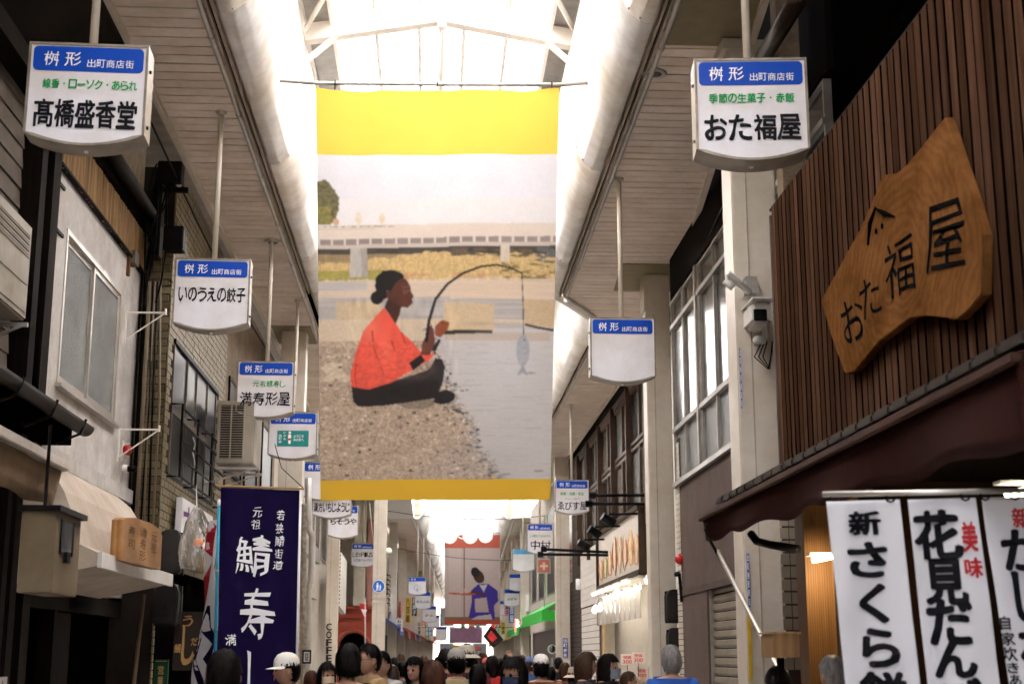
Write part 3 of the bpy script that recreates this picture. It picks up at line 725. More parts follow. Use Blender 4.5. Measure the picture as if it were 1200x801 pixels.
# shop interior: dark ceiling, ochre pillars and lit tube
ochre = wood("ochre_wood", (.16, .075, .022), (.23, .12, .04), 2, (6, 6, .3), rough=.55)
p0 = P(938, 700, Y=10.2); p1 = P(962, 700, Y=10.2)
pil = B("pillar", ochre, hD, 2.60, 2.80, 9.9, 10.15, 0, 2.74); B("pillar", ochre, hD, 2.86, 3.0, 9.9, 10.2, 0, 2.74)
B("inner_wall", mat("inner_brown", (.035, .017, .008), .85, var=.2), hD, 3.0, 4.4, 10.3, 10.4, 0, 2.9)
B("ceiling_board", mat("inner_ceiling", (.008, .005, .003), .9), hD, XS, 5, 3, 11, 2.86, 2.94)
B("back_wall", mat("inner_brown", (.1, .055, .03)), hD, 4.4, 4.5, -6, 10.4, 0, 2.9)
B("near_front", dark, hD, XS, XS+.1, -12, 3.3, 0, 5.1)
lt = empty("tube_lamp", (2.7, 9.6, 2.45), "short lit fluorescent lamp beside the ochre pillar", "lamp")
lampm = mat("lamp_warm", (1, .86, .62), .5, emit=2.2, var=.01)
a = P(952, 656, Y=9.6); MB().tube([(a.x, 9.6, a.z), (a.x+.17, 9.6, a.z+.035)], .02, 8).build("tube", lampm, lt)
tl_ = bpy.data.lights.new("tube_light", 'POINT'); tl_.energy = 2.2; tl_.color = (1, .78, .5); tl_.shadow_soft_size = .06; tlo = bpy.data.objects.new("tube_light", tl_); COL.objects.link(tlo); tlo.location = (a.x+.08, 9.55, a.z-.04)
MB().box(a.x-.02, a.x+.2, 9.58, 9.68, a.z+.03, a.z+.05).build("housing", steelwhite, lt)
lt = empty("tube_lamp", (2.5, 6.2, 2.3), "lit fluorescent lamp above the white hanging banners at the right edge", "lamp")
a = P(1178, 578, Y=6.2); MB().tube([(a.x, 6.2, a.z), (a.x+.3, 6.15, a.z+.03)], .02, 8).build("tube", lampm, lt); MB().box(a.x-.02, a.x+.32, 6.2, 6.28, a.z+.045, a.z+.06).build("housing", steelwhite, lt)
# small tiles strip and wood block, white slanted card
tstrip = MB()
for j in range(14):
    for i_ in range(2): tstrip.box(2.72+i_*.08, 2.79+i_*.08, 11.085, 11.098, 1.5+j*.1, 1.585+j*.1)
for j in range(14):
    for i_ in range(2): 
        pass
tag(tstrip.build("tile_strip", mat("tile_beige", (.42, .36, .28), .4), hD), kind='stuff')
wb = empty("wooden_crate", P(920, 750, Y=9), "pale wooden box lid on a post below the maroon awning", "box")
a = P(904, 742, Y=9.0); b_ = P(938, 770, Y=9.0)
MB().box(a.x, b_.x, 9.0, 9.3, b_.z, a.z).build("crate", wood("crate_wood", (.26, .15, .065), (.36, .22, .10), 3), wb, bevel=.005)
MB().box(a.x-.01, b_.x+.01, 8.99, 9.31, a.z, a.z+.012).build("lid", wood("lid_wood", (.36, .22, .11), (.44, .28, .14), 3), wb)
MB().box(a.x+.06, a.x+.1, 9.1, 9.14, .1, b_.z).build("post", darkwood, wb)

# carved board
cb = empty("carved_signboard", (2.62, 7.8, 3.8), "large natural-edge wooden board with carved black characters on the slatted wall", "sign")
XC = 2.685
outl = [(1107, 137), (1114, 158), (1125, 192), (1139, 232), (1151, 275), (1151, 312), (1150, 345), (1136, 362), (1122, 375), (1102, 372), (1085, 370), (1066, 373), (1050, 385), (1030, 400), (1014, 420), (1002, 434), (990, 438), (976, 400), (962, 352), (975, 328), (992, 296), (1008, 268), (1028, 222), (1034, 205), (1050, 203), (1062, 193), (1085, 165), (1098, 148)]
P3 = [P(u, v, X=XC) for u, v in outl]
cbm = wood("board_wood", (.135, .056, .017), (.22, .100, .034), 3.4, (1, .7, 1), rough=.75, rings=True, dist=11, spec=.0)
for n_ in cbm.node_tree.nodes:
    if n_.type == 'MIX_RGB' or n_.bl_idname == 'ShaderNodeMixRGB': n_.inputs[0].default_value = .42
MB().prism([tuple(p) for p in P3], (.055, 0, 0)).build("plank", cbm, cb, bevel=.006)
def cfn(du=0, dv=0):
    pass
def pxfn(X, N=.0): return lambda a, b: P(a, b, X=X-N)
def px_letters(name, items, X, m, parent, **k):
    """characters given by the box their outline fills on the wall plane: corners top-left, top-right, bottom-left in picture units"""
    for ch, tl_, tr_, bl_ in items:
        A = P(*tl_, X=X); Bq = P(*tr_, X=X); C = P(*bl_, X=X)
        fn_ = planefn(C, Bq-A, A-C); letters(name, [(ch, 0, 0, 1, 1)], fn_, m, parent, **k)
carv = mat("carved_black", (.003, .0025, .002), .9, spec=.02)
chars = [("お", (982, 356), (1006, 345), (992, 404)), ("た", (1005, 332), (1026, 318), (1013, 376)), ("福", (1034, 290), (1068, 272), (1040, 352)), ("屋", (1082, 245), (1128, 230), (1086, 322))]
px_letters("lettering", chars, XC-.004, carv, cb, brush=.16, bold=0)
for q in ([(1026, 243), (1020, 262), (1017, 287)], [(1027, 245), (1036, 250), (1048, 254)]):
    MB().tube([P(u, v, X=XC-.004) for u, v in q], [.007, .018, .006], 6).build("crest_stroke", carv, cb)
for (u, v) in ((1027, 271), (1034, 265)): 
    p_ = P(u, v, X=XC-.004); MB().lathe([(.018, 0), (.016, -.006)], p_, 8, 'x').build("crest_dot", carv, cb)

# glazed building behind the first column
XR = 3.32
hE = empty("frosted_window_building", (XR, 16, 0), "building with tall aluminium windows over mauve rendered wall and a roller shutter", "building")
B("core", dark, hE, XR+.25, 6, 11.2, 20.0, 0, 8.6)
y0, y1 = 11.3, 19.3
B("render_band", mauve, hE, XR, XR+.25, 11.2, 19.0, 2.42, 3.84)
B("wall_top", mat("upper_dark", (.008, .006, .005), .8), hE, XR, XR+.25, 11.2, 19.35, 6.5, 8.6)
B("sill", alum, hE, XR-.05, XR+.05, 11.2, 19.3, 3.845, 3.90)
fm = mat("frame_grey", (.36, .345, .32), .45, .4, var=.15, grime=.2)
zs = [3.90, 4.62, 6.07, 6.45]
ysw = [11.3, 12.1, 12.9, 13.7, 14.5, 15.3, 16.25, 17.2, 17.45, 18.35, 19.25]
for i in range(len(ysw)-1):
    for j in range(3):
        a, b_ = ysw[i]+.035, ysw[i+1]-.035
        c0, c1_ = zs[j]+.035, zs[j+1]-.035
        wmb = MB()
        for q in ((a-.035, a, c0-.035, c1_+.035), (b_, b_+.035, c0-.035, c1_+.035), (a, b_, c0-.035, c0), (a, b_, c1_, c1_+.035)): wmb.box(XR-.02 if i % 2 else XR-.012, XR+.06, *q)
        wo2 = wmb.build("window", fm, hE)
        B("pane", frosted if (j == 0 or (j == 1 and i % 3 == 1)) else winclear, wo2, XR+.02, XR+.026, a, b_, c0, c1_)
for z in zs[1:3]: B("transom", fm, hE, XR-.035, XR+.0, 11.3, 19.28, z-.03, z+.03)
for y in (15.3, 17.33): B("mullion", fm, hE, XR-.045, XR-.0, y-.05, y+.05, 3.9, 6.45)
# shutter and pier
B("lintel", mat("lintel_mauve", (.09, .065, .055), .8, grime=.2), hE, XR-.012, XR+.2, 11.2, 19.0, 2.38, 2.46)
B("pier", mauve, hE, XR+.002, XR+.22, 17.3, 19.0, .1, 2.38)
shm = mat("shutter_grey", (.24, .21, .165), .45, .3, var=.1, grime=.2, rnd=.06)
shut = empty("roller_shutter", (XR+.1, 15, 0), "closed grey-beige roller shutter under the mauve wall", "shutter")
z = .12
while z < 2.36:
    for (ya, yb) in ((11.4, 14.25), (14.33, 17.26)):
        MB().prism([(XR+.08, ya, z), (XR+.055, ya, z+.03), (XR+.06, ya, z+.085), (XR+.085, ya, z+.097)], (0, yb-ya, 0)).build("slat", shm, shut)
    z += .105
B("guide_rail", fm, shut, XR+.03, XR+.1, 14.25, 14.33, .1, 2.38); B("guide_rail", fm, shut, XR+.03, XR+.1, 17.26, 17.32, .1, 2.38)
o = MB().box(XR+.02, XR+.03, 15.6, 15.75, 1.35, 2.05).build("paper_strip", paperw, None); tag(o, "narrow white paper strip taped on the roller shutter", "notice")
# white tile strip between window building and column
tl = MB()
for j in range(58):
    for i_ in range(2): tl.box(XR+.0, XR+.012, 19.03+i_*.17, 19.19+i_*.17, .1+j*.075, .165+j*.075)
tag(tl.build("tile_strip", mat("tile_white", (.62, .58, .50), .35, grime=.15), hE), kind='stuff')
B("tile_backing", mortar, hE, XR+.012, XR+.2, 19.0, 19.4, .1, 4.5)
# column sticker strips
def strip_sign(u0, v0, u1, v1, Y_, m_, lab, txt=None, tm_=None, bars_=False):
    a = P(u0, v0, Y=Y_); b_ = P(u1, v1, Y=Y_); o = empty("column_sticker", (a.x, Y_, b_.z), lab, "sign")
    MB().box(a.x, b_.x, Y_-.006, Y_, b_.z, a.z).build("plate", m_, o)
    if txt:
        n = len(txt); fn_ = planefn((a.x, Y_-.009, b_.z), (b_.x-a.x, 0, 0), (0, 0, a.z-b_.z))
        letters("lettering", [(c, .15, 1-(i_+.9)/n, .85, 1-(i_+.12)/n) for i_, c in enumerate(txt)], fn_, tm_ or inkwhite, o)
    return o
blue2 = mat("sticker_blue", (.03, .13, .42), .4)
strip_sign(866, 408, 870, 478, 11.93, blue2, "narrow blue vertical sticker on the first right column, upper one", "出町桝形商店街")
strip_sign(874.5, 648, 880, 720, 11.93, blue2, "narrow blue vertical sticker on the first right column, lower one", "出町桝形商店街")
strip_sign(875, 712, 882, 797, 11.93, mat("sticker_yellow", (.62, .40, .02), .5), "yellow perforated strip at the foot of the first right column")
# floodlight + security camera on first column
cbx = mat("camera_shell", (.62, .60, .56), .4)
fl = empty("column_lamp", P(868, 335, Y=11.9), "white cylindrical lamp pair on a bracket beside the first right column", "lamp")
MB().tube([P(853, 320, Y=11.7), P(878, 342, Y=11.85)], .030, 8).build("lamp_tube", cbx, fl, smooth=True)
MB().tube([P(849, 328, Y=11.75), P(860, 337, Y=11.75)], .038, 8).build("lamp_tube", cbx, fl, smooth=True)
MB().box(2.70, 2.80, 11.85, 11.95, P(868, 345, Y=11.9).z, P(868, 325, Y=11.9).z).build("bracket", fm, fl)
sc2 = empty("security_camera", P(893, 370, Y=11.8), "white security camera facing the viewer on the first right column", "camera")
a = P(881, 352, Y=11.6); b_ = P(905, 378, Y=11.6)
MB().box(a.x, b_.x, 11.6, 12.0, b_.z, a.z).build("housing", cbx, sc2, bevel=.03)
MB().box(a.x-.01, b_.x+.01, 11.52, 12.0, a.z, a.z+.014).build("sunshade", cbx, sc2)
a2 = P(883, 362, Y=11.59); b2 = P(899, 376, Y=11.59)
MB().box(a2.x, b2.x, 11.58, 11.6, b2.z, a2.z).build("front_glass", blackm, sc2, bevel=.006)
MB().tube([P(895, 378, Y=11.8), P(897, 395, Y=11.9)], .025, 8).build("mount", cbx, sc2)
MB().lathe([(.05, -.04), (.06, 0), (.04, .03)], P(890, 398, Y=11.85), 12).build("dome", cbx, sc2, smooth=True)
for k in range(3):
    pts_ = [P(893+k*3, 400, Y=11.85), P(884+k*5, 418, Y=11.85), P(900+k, 432, Y=11.85), P(905, 410-k*5, Y=11.9)]
    MB().tube(pts_, .006, 5).build("cable", blackm, sc2, smooth=True)
# red lamp right by column 2
rl = empty("alarm_lamp", P(797, 657, X=3.3), "red alarm lamp above the right meter cabinets", "lamp")
p_ = P(797, 655, Y=18.9)
MB().lathe([(.02, 0), (.065, -.02), (.07, -.06), (.035, -.10)], (p_.x, 18.95, p_.z), 12, 'y').build("dome", mat("red_dome", (.45, .02, .02), .3), rl, smooth=True)
MB().lathe([(.04, -.03), (.05, 0), (.03, .03)], (p_.x-.03, 18.95, P(797, 672, Y=18.9).z), 10).build("bell", darkmetal, rl, smooth=True)
MB().tube([(p_.x, 18.98, p_.z-.2), (p_.x+.02, 18.98, 2.3)], .02, 6).build("cable_run", darkmetal, rl)
# ================================================================== HANGING SIGNS
SGRP = "blue-headed shop signs hung along the arcade"
teal = mat("panel_teal", (.02, .24, .22), .4)
lightblue = mat("header_pale", (.10, .35, .62), .4)
def sign(lab, x, y, z, W=.75, H=.66, texts=(), header=True, teal_panel=False, diamond=False, hm=None, detail=True, pole_top=7.1, rz=0, back=.20, logo=True):
    """local frame: face towards -y, origin at the face's centre"""
    o = empty("shop_sign", (x, y, z), lab, "sign", SGRP, rz=rz)
    w = W/2; t = H/2; d = back; sag = .11*W
    def outline(k=0):
        pts = [(-w+k, t-k), (w-k, t-k), (w-k, -t+sag)]
        for i in range(1, 14):
            a = i/14; pts.append(((w-k)*(1-2*a), -t+k+sag*(1-math.sin(math.pi*a)**.8)*1.0))
        pts.append((-w+k, -t+sag)); return pts
    op = outline()
    MB().prism([(a, 0, b) for a, b in op], (0, d, 0)).build("housing", signframe, o, world=False)
    ip = outline(.016)
    rim = MB(); n = len(op)
    v = [(a, -.012, b) for a, b in op]+[(a, -.012, b) for a, b in ip]+[(a, 0, b) for a, b in op]+[(a, 0.0, b) for a, b in ip]
    f = []
    for i in range(n):
        j = (i+1) % n; f += [(i, j, n+j, n+i), (2*n+i, 2*n+j, j, i), (n+i, n+j, 3*n+j, 3*n+i)]
    rim.add(v, f).build("rim", signframe, o, world=False)
    MB().prism([(a, -.004, b) for a, b in ip], (0, .003, 0)).build("face_panel", signwhite, o, world=False)
    hw = w-.03; h1, h0 = t-.026, t-.026-.165*W/.75; r = .03
    if header:
        pts = []
        for cx, cz, a0 in ((hw-r, h1-r, 0), (-hw+r, h1-r, 90), (-hw+r, h0+r, 180), (hw-r, h0+r, 270)):
            for k in range(5): a = math.radians(a0+k*22.5); pts.append((cx+r*math.cos(a), -.0075, cz+r*math.sin(a)))
        hd_ = MB().prism(pts, (0, .003, 0)).build("header_panel", hm or signblue, o, world=False)
        if logo:
            fn = lambda a, b: Vector((-hw+2*hw*a, -.0105, h0+(h1-h0)*b))
            hh = (h1-h0)
            letters("header_lettering", [("桝", .10, .20, .235, .78), ("形", .29, .20, .43, .78)], fn, inkwhite, o, world=False, brush=.14, bold=.005)
            if detail: letters("header_lettering", [(c, .49+i*.087, .17, .565+i*.087, .50) for i, c in enumerate("出町商店街")], fn, inkwhite, o, world=False, bold=.004)
    for it in texts:
        s_, mt, a0, a1, b0, b1 = it[:6]; n = len(s_)
        fn = lambda a, b: Vector((-w+W*a, -.008, -t+H*b))
        st = (a1-a0)/n
        br = it[6] if len(it) > 6 else .12; bo_ = it[7] if len(it) > 7 else .022
        its = []
        for i, c in enumerate(s_):
            if c in '・ー':
                if c == '・': its.append((c, a0+st*(i+.42), b0+(b1-b0)*.42, a0+st*(i+.58), b0+(b1-b0)*.62))
                else: its.append((c, a0+st*(i+.08), b0+(b1-b0)*.42, a0+st*(i+.92), b0+(b1-b0)*.56))
            elif c != ' ': its.append((c, a0+st*(i+.05), b0, a0+st*(i+.95), b1))
        letters("lettering", its, fn, mt, o, world=False, brush=br, bold=bo_)
    if teal_panel:
        B("poster", teal, o, -.235, .245, -.0095, -.006, -.17, .075, world=False)
        fn = planefn((-.235, -.0115, -.17), (.48, 0, 0), (0, 0, .245))
        letters("poster_lettering", [(c, .52+.085*i, .56, .595+.085*i, .72) for i, c in enumerate("ようこそ")]+[(c, .52+.085*i, .34, .595+.085*i, .5) for i, c in enumerate("商店街へ")]+[(c, .05, .6-.2*i, .14, .76-.2*i) for i, c in enumerate("出町枡")]+[(c, .2, .8-.2*i, .28, .93-.2*i) for i, c in enumerate("にぎわ")], fn, inkwhite, o, world=False, brush=.08)
        MB().lathe([(.001, -.016), (.018, -.014), (.02, -.01)], (-.045, 0, .045), 10, 'y').build("poster_figure", inkwhite, o, world=False)
        MB().prism([(-.062, -.0125, -.13), (-.028, -.0125, -.13), (-.02, -.0125, .0), (-.045, -.0125, .03), (-.07, -.0125, .0)], (0, .002, 0)).build("poster_figure", inkwhite, o, world=False)
        MB().prism([(-.066, -.0145, -.075), (-.024, -.0145, -.075), (-.024, -.0145, -.045), (-.066, -.0145, -.045)], (0, .0015, 0)).build("poster_figure", inkred, o, world=False)
    if diamond:
        for (r0, r1) in ((.155, .145),):
            v = [(0, -.009, r0*1.0-.09), (r0, -.009, -.09), (0, -.009, -r0-.09), (-r0, -.009, -.09), (0, -.009, r1-.09-.004), (r1-.004, -.009, -.09), (0, -.009, -r1-.09+.004), (-r1+.004, -.009, -.09)]
            MB().add(v, [(0, 1, 5, 4), (1, 2, 6, 5), (2, 3, 7, 6), (3, 0, 4, 7)]).build("emblem", inkblack, o, world=False)
        letters("lettering", [(c, -.03, .0-.055*i-.08, .03, .05-.055*i-.08) for i, c in enumerate("小松屋")], lambda a, b: Vector((a, -.009, b)), inkblack, o, world=False)
    # pole, flange and screws
    MB().tube([(0, d/2, t-.01), (0, d/2, pole_top-z)], .028, 10).build("pole", colm, o, world=False, smooth=True)
    MB().lathe([(.06, 0), (.05, -.03), (.03, -.035)], (0, d/2, pole_top-z), 12).build("flange", colm, o, world=False)
    if detail:
        for sx in (-1, 1):
            for zz in (t*.55, -t*.55): MB().lathe([(.012, 0), (.012, sx*.012)], (sx*w, d*.3, zz), 8, 'x').build("bolt", darkmetal, o, world=False)
        MB().lathe([(.014, -.01), (.014, .0)], (0, d*.5, -t), 8).build("bolt", inkwhite, o, world=False)
    return o
def at(u, v, px, W=.75): return P(u, v, D=FPX*W/px)
G, K = inkgreen, inkblack
def psign(lab, u, v, px, **k):
    p = at(u, v, px, k.get('W', .75)); return sign(lab, p.x, p.y, p.z, **k)
psign("large white sign with green line over bold black characters at top left", 101.5, 111, 138, H=.69, texts=[("線香・ローソク・あられ", G, .13, .92, .55, .64, .05, .03), ("髙橋盛香堂", K, .07, .93, .18, .44, .10, .03)], rz=math.radians(2))
psign("white sign with one row of black gyoza-shop characters beside the reed-roofed house", 248, 345, 88, H=.74, texts=[("いのうえの餃子", K, .06, .95, .40, .59, .14, .02)], rz=math.radians(2))
psign("white sign with small green writing over slim black brush characters, beside the grilled air conditioner", 311, 456, 67, H=.76, texts=[("元祖鯖寿し", G, .28, .86, .54, .65, .18, .008), ("満寿形屋", K, .06, .94, .22, .45, .2, .012)])
psign("white sign with a teal poster holding white writing, above the purple flag", 343, 510, 57, H=.74, teal_panel=True)
psign("blank white sign half hidden by the left edge of the big photo banner", 378, 563, 46, H=.74)
psign("low white sign with one row of black characters just below the big banner's left corner", 389, 588, 46, H=.62, texts=[("漢方いちじょうじ", K, .04, .96, .2, .48, .08, .02)])
psign("white sign with thick black characters next below the half hidden ones, left side", 402, 611, 36, H=.80, texts=[("ごはん", G, .1, .3, .63, .7), ("ちそうや", K, .06, .94, .42, .6, .06, .03)])
psign("white sign with slim cursive writing beside the cream column with the blue disc", 425, 650, 27, H=.78, texts=[("Le*Plus", K, .06, .94, .42, .62, .1, -.005), ("カフェ&アートプラス", K, .1, .9, .24, .34, 0, .01)])
psign("small white sign with a diamond emblem in the far left row", 489, 686, 21, H=.75, diamond=True, detail=False)
psign("small far sign directly below the diamond emblem sign", 495.5, 703, 19, H=.8, texts=[("からふね", K, .1, .9, .35, .5)], detail=False, logo=False)
psign("small far sign, third down in the far left row", 503, 719, 17, H=.85, texts=[("かふ", K, .2, .8, .35, .5)], detail=False, logo=False)
psign("tiny far sign, fourth down in the far left row", 508, 728, 14, H=.85, detail=False, logo=False)
psign("tiny far sign, lowest in the far left row near the crowd", 517, 742, 13, H=.95, detail=False, logo=False)
psign("large white sign with green line over bold black characters at top right before a column", 881, 128, 132, H=.72, texts=[("季節の生菓子・赤飯", G, .12, .88, .56, .65, .05, .03), ("おた福屋", K, .07, .93, .2, .44, .10, .03)], rz=math.radians(-5), back=.24)
psign("large white sign left blank under its blue header, right side", 730, 410, 77, H=.76, pole_top=7.1)
psign("white sign with black characters beneath green writing just right of the big banner's foot", 670.5, 582, 40, H=.76, texts=[("新鮮・信頼・安全", G, .15, .85, .55, .64, 0, .02), ("コーヒーショップ", mat("ink_brown2", (.25, .14, .06), .5), .28, .72, .42, .47, 0, 0), ("ゑびす屋", K, .06, .94, .13, .36, .05, .015)])
psign("white sign with two large brush characters left of the black-armed spotlights", 633, 631, 31, H=.86, texts=[("ショップなかむら", G, .1, .9, .56, .63), ("中村", K, .12, .9, .14, .45, .15, .01)])
psign("blank far sign with a pale blue header on the right", 613.5, 656, 26, H=.78, hm=lightblue, logo=False, detail=False)
psign("small far sign with blue header below the pale-headed one", 606, 682, 19, H=.8, detail=False, logo=False)
psign("small far sign with tiny black writing, next down the far right row", 600, 700, 19, H=.8, detail=False, logo=False, texts=[("かぎや", K, .2, .8, .35, .5)])
psign("tiny far sign beside the red far banner's right edge", 592, 712, 16, H=.8, detail=False, logo=False)
psign("tiny far sign in the right row just over the far crowd", 585, 722, 13, H=.8, detail=False, logo=False)

# ================================================================== THE BIG PRINTED BANNER
def vnoise(h, w_, cell, seed):
    r = np.random.RandomState(seed); gh, gw = int(h/cell[1])+3, int(w_/cell[0])+3; g_ = r.rand(gh, gw)
    yy = np.arange(h)/cell[1]; xx = np.arange(w_)/cell[0]; y0 = yy.astype(int); x0 = xx.astype(int)
    fy = (yy-y0)[:, None]; fx = (xx-x0)[None]; fy = fy*fy*(3-2*fy); fx = fx*fx*(3-2*fx)
    a = g_[np.ix_(y0, x0)]; b = g_[np.ix_(y0, x0+1)]; c = g_[np.ix_(y0+1, x0)]; d = g_[np.ix_(y0+1, x0+1)]
    return (a*(1-fx)+b*fx)*(1-fy)+(c*(1-fx)+d*fx)*fy
class Print:
    """a print made as colours on the points of a fine cloth grid"""
    def __init__(s, nu, nv, box):
        s.nu, s.nv = nu, nv; x0, y0, x1, y1 = box
        s.X, s.Y = np.meshgrid(np.linspace(x0, x1, nu), np.linspace(y0, y1, nv)); s.C = np.zeros((nv, nu, 3)); s.n = {}; s.gain = .90
    def noise(s, cx, cy, seed=0, oct=3):
        k = (cx, cy, seed, oct)
        if k not in s.n:
            t = 0; a = 1; tot = 0
            for o in range(oct):
                t = t+a*vnoise(s.nv, s.nu, (max(1, cx/2**o), max(1, cy/2**o)), seed+o*7); tot += a; a *= .6
            s.n[k] = t/tot
        return s.n[k]
    def mask(s, pts):
        X, Y = s.X, s.Y; m = np.zeros(X.shape, bool); n = len(pts)
        for i in range(n):
            x1, y1 = pts[i]; x2, y2 = pts[(i+1) % n]
            if y1 == y2: continue
            c = ((Y >= min(y1, y2)) & (Y < max(y1, y2))); m ^= c & (X < (x2-x1)*(Y-y1)/(y2-y1)+x1)
        return m
    def put(s, m, col, n=None, amt=.15, op=1):
        col = np.array(col, float)
        v = np.ones(s.X.shape)[..., None]*col
        if n is not None: v = v*(1+amt*(n[..., None]-.5)*2)
        m = m.astype(float)[..., None]*op; s.C = s.C*(1-m)+v*m
    def poly(s, pts, col, n=None, amt=.15, op=1): s.put(s.mask(pts), col, n, amt, op)
    def ell(s, cx, cy, rx, ry, col, n=None, amt=.15, op=1, ang=0):
        c, q = math.cos(ang), math.sin(ang); dx = s.X-cx; dy = s.Y-cy
        s.put(((dx*c+dy*q)/rx)**2+((-dx*q+dy*c)/ry)**2 < 1, col, n, amt, op)
    def line(s, pts, w0, w1, col, n=None, amt=.15):
        m = np.zeros(s.X.shape, bool); k = len(pts)-1
        for i in range(k):
            (x1, y1), (x2, y2) = pts[i], pts[i+1]; L2 = (x2-x1)**2+(y2-y1)**2+1e-9
            t = np.clip(((s.X-x1)*(x2-x1)+(s.Y-y1)*(y2-y1))/L2, 0, 1); d = np.hypot(s.X-x1-t*(x2-x1), s.Y-y1-t*(y2-y1))
            m |= d < (w0+(w1-w0)*(i+t)/k)/2
        s.put(m, col, n, amt)
    def build(s, name, fn, parent):
        nu, nv = s.nu, s.nv; V = fn(np.tile(np.linspace(0, 1, nu), nv), np.repeat(np.linspace(0, 1, nv), nu))
        off = origin(parent) if parent else Vector((0, 0, 0)); V = V-np.array(off)
        i = np.arange(nu*nv).reshape(nv, nu); q = np.stack([i[:-1, :-1], i[1:, :-1], i[1:, 1:], i[:-1, 1:]], -1).reshape(-1, 4)
        me = bpy.data.meshes.new(name); me.vertices.add(len(V)); me.vertices.foreach_set("co", V.ravel().astype(np.float32))
        me.loops.add(q.size); me.loops.foreach_set("vertex_index", q.ravel().astype(np.int32)); me.polygons.add(len(q))
        me.polygons.foreach_set("loop_start", np.arange(0, q.size, 4, dtype=np.int32)); me.polygons.foreach_set("use_smooth", np.ones(len(q), bool)); me.update(calc_edges=True)
        at_ = me.color_attributes.new("print", 'FLOAT_COLOR', 'POINT')
        c = np.ones((nu*nv, 4), np.float32); c[:, :3] = np.clip(s.C.reshape(-1, 3)*s.gain+.012, 0, .95); at_.data.foreach_set("color", c.ravel())
        if "print_cloth" not in MATS:
            m = mat("print_cloth", (1, 1, 1), .55, var=0, scale=3); t = m.node_tree; b = t.nodes["Principled BSDF"]
            an = t.nodes.new("ShaderNodeVertexColor"); an.layer_name = "print"; t.links.new(an.outputs[0], b.inputs["Base Color"])
            tr = t.nodes.new("ShaderNodeBsdfTranslucent"); mx = t.nodes.new("ShaderNodeMixShader"); mx.inputs[0].default_value = .33
            t.links.new(an.outputs[0], tr.inputs[0]); t.links.new(b.outputs[0], mx.inputs[1]); t.links.new(tr.outputs[0], mx.inputs[2])
            t.links.new(mx.outputs[0], t.nodes["Material Output"].inputs[0])
        me.materials.append(MATS["print_cloth"]); o = bpy.data.objects.new(name, me); COL.objects.link(o); o.parent = parent; return o
def lin(*c): return tuple((x/255)**2.2 for x in c)
pr = Print(370, 620, (371, 102, 655, 585))
n1 = pr.noise(40, 30, 1); n2 = pr.noise(3, 2, 5, 2); n3 = pr.noise(14, 4, 9); nf = pr.noise(1.3, 1.3, 13, 1); nr = pr.noise(60, 2.5, 21, 3)
Xp, Yp = pr.X, pr.Y
edge = (n3-.5)*10
pr.put(Yp > 0, lin(226, 224, 228), n1, .04)                                   # sky
pr.put(Yp > 225, lin(232, 227, 222), n1, .03, .5)
pr.put((Yp > 205+12*(n3-.5)) & (Yp < 255) & (Xp < 397-abs(Yp-232)**2/55+edge*.6), lin(122, 116, 88), n2, .55)     # tree
pr.put((Yp > 234) & (Yp < 255) & (Xp < 388+edge*.5), lin(150, 142, 92), n2, .4)
pr.ell(393, 252, 4, 4, lin(206, 176, 150)); pr.ell(420, 248, 4, 7, lin(222, 206, 172), n2, .1, .6); pr.ell(448, 249, 3.5, 6, lin(220, 200, 150), n2, .1, .6)
sl = (Xp-371)*-.008                                                           # the deck tips slightly
pr.put((Yp+sl*-1 > 256) & (Yp < 284), lin(222, 210, 198), n1, .05)             # deck
pr.put((abs(Yp-257.5) < .8) & (Xp < 462) & (n2 > .42), lin(160, 150, 142))
pr.put((abs(Yp-260.5) < .6) & (Xp < 440), lin(196, 184, 172))
yy = Yp+(Xp-371)*.013
pr.put((yy > 272.5) & (yy < 281.5), lin(160, 148, 142), n1, .15)
pr.put((yy > 271.5) & (yy < 279) & (((Xp-371) % 15.4) < 3), lin(222, 211, 200))
pr.put((yy > 279) & (yy < 284), lin(206, 194, 184))
pr.put((yy >= 283.5) & (Yp < 306), lin(96, 90, 84), n3, .35)                     # dark under bridge
pr.put((Yp > 290) & (Yp < 330), lin(170, 150, 118), n3, .2)
gm = (Yp > 300-13*np.exp(-((Xp-520)/75)**2)+edge*.7-8*(Xp > 590)) & (Yp < 334)
pr.put(gm, lin(212, 186, 138), n2, .22); pr.put(gm & (Yp > 312) & (n3 > .5), lin(206, 160, 128), n2, .2, .7)
pr.put(gm & (Xp < 470) & (Yp > 308), lin(176, 166, 100), n2, .25); pr.put(gm & (Xp > 588) & (n3 > .55), lin(150, 138, 92), n2, .25)
pr.put((Xp > 530) & (Yp > 284) & (Yp < 292+edge*.4) & (n3 > .45), lin(120, 108, 88), n2, .3); pr.put((Xp > 632) & (Yp > 282) & (Yp < 300) & (n3 > .4), lin(120, 120, 118), n2, .3)
pr.poly([(410, 283), (430, 283), (431, 316), (409, 316)], lin(196, 190, 184), n1, .1); pr.poly([(422, 283), (430, 283), (431, 316), (424, 316)], lin(176, 170, 162))
pr.poly([(589, 279), (600, 279), (600, 299), (589, 299)], lin(216, 204, 188))
pr.put((Yp > 320+edge*.4) & (Yp < 345) & (Xp < 655), lin(214, 198, 180), nr, .10)             # sand bank
pr.put((Yp > 322) & (Yp < 332) & (Xp < 430), lin(196, 190, 186), nr, .12)
pr.put((Yp > 340) & (Yp < 372), lin(188, 182, 178), nr, .2)                        # shallow water
pr.put((Yp > 318+edge*.3) & (Yp < 343) & (Xp > 530), lin(218, 200, 180), nr, .10)
pr.put((Yp > 345) & (Yp < 370) & (Xp > 392) & (Xp < 447), lin(206, 188, 160), n2, .08)
pr.put((Yp > 366) & (Yp < 400), lin(214, 198, 176), n2, .08)
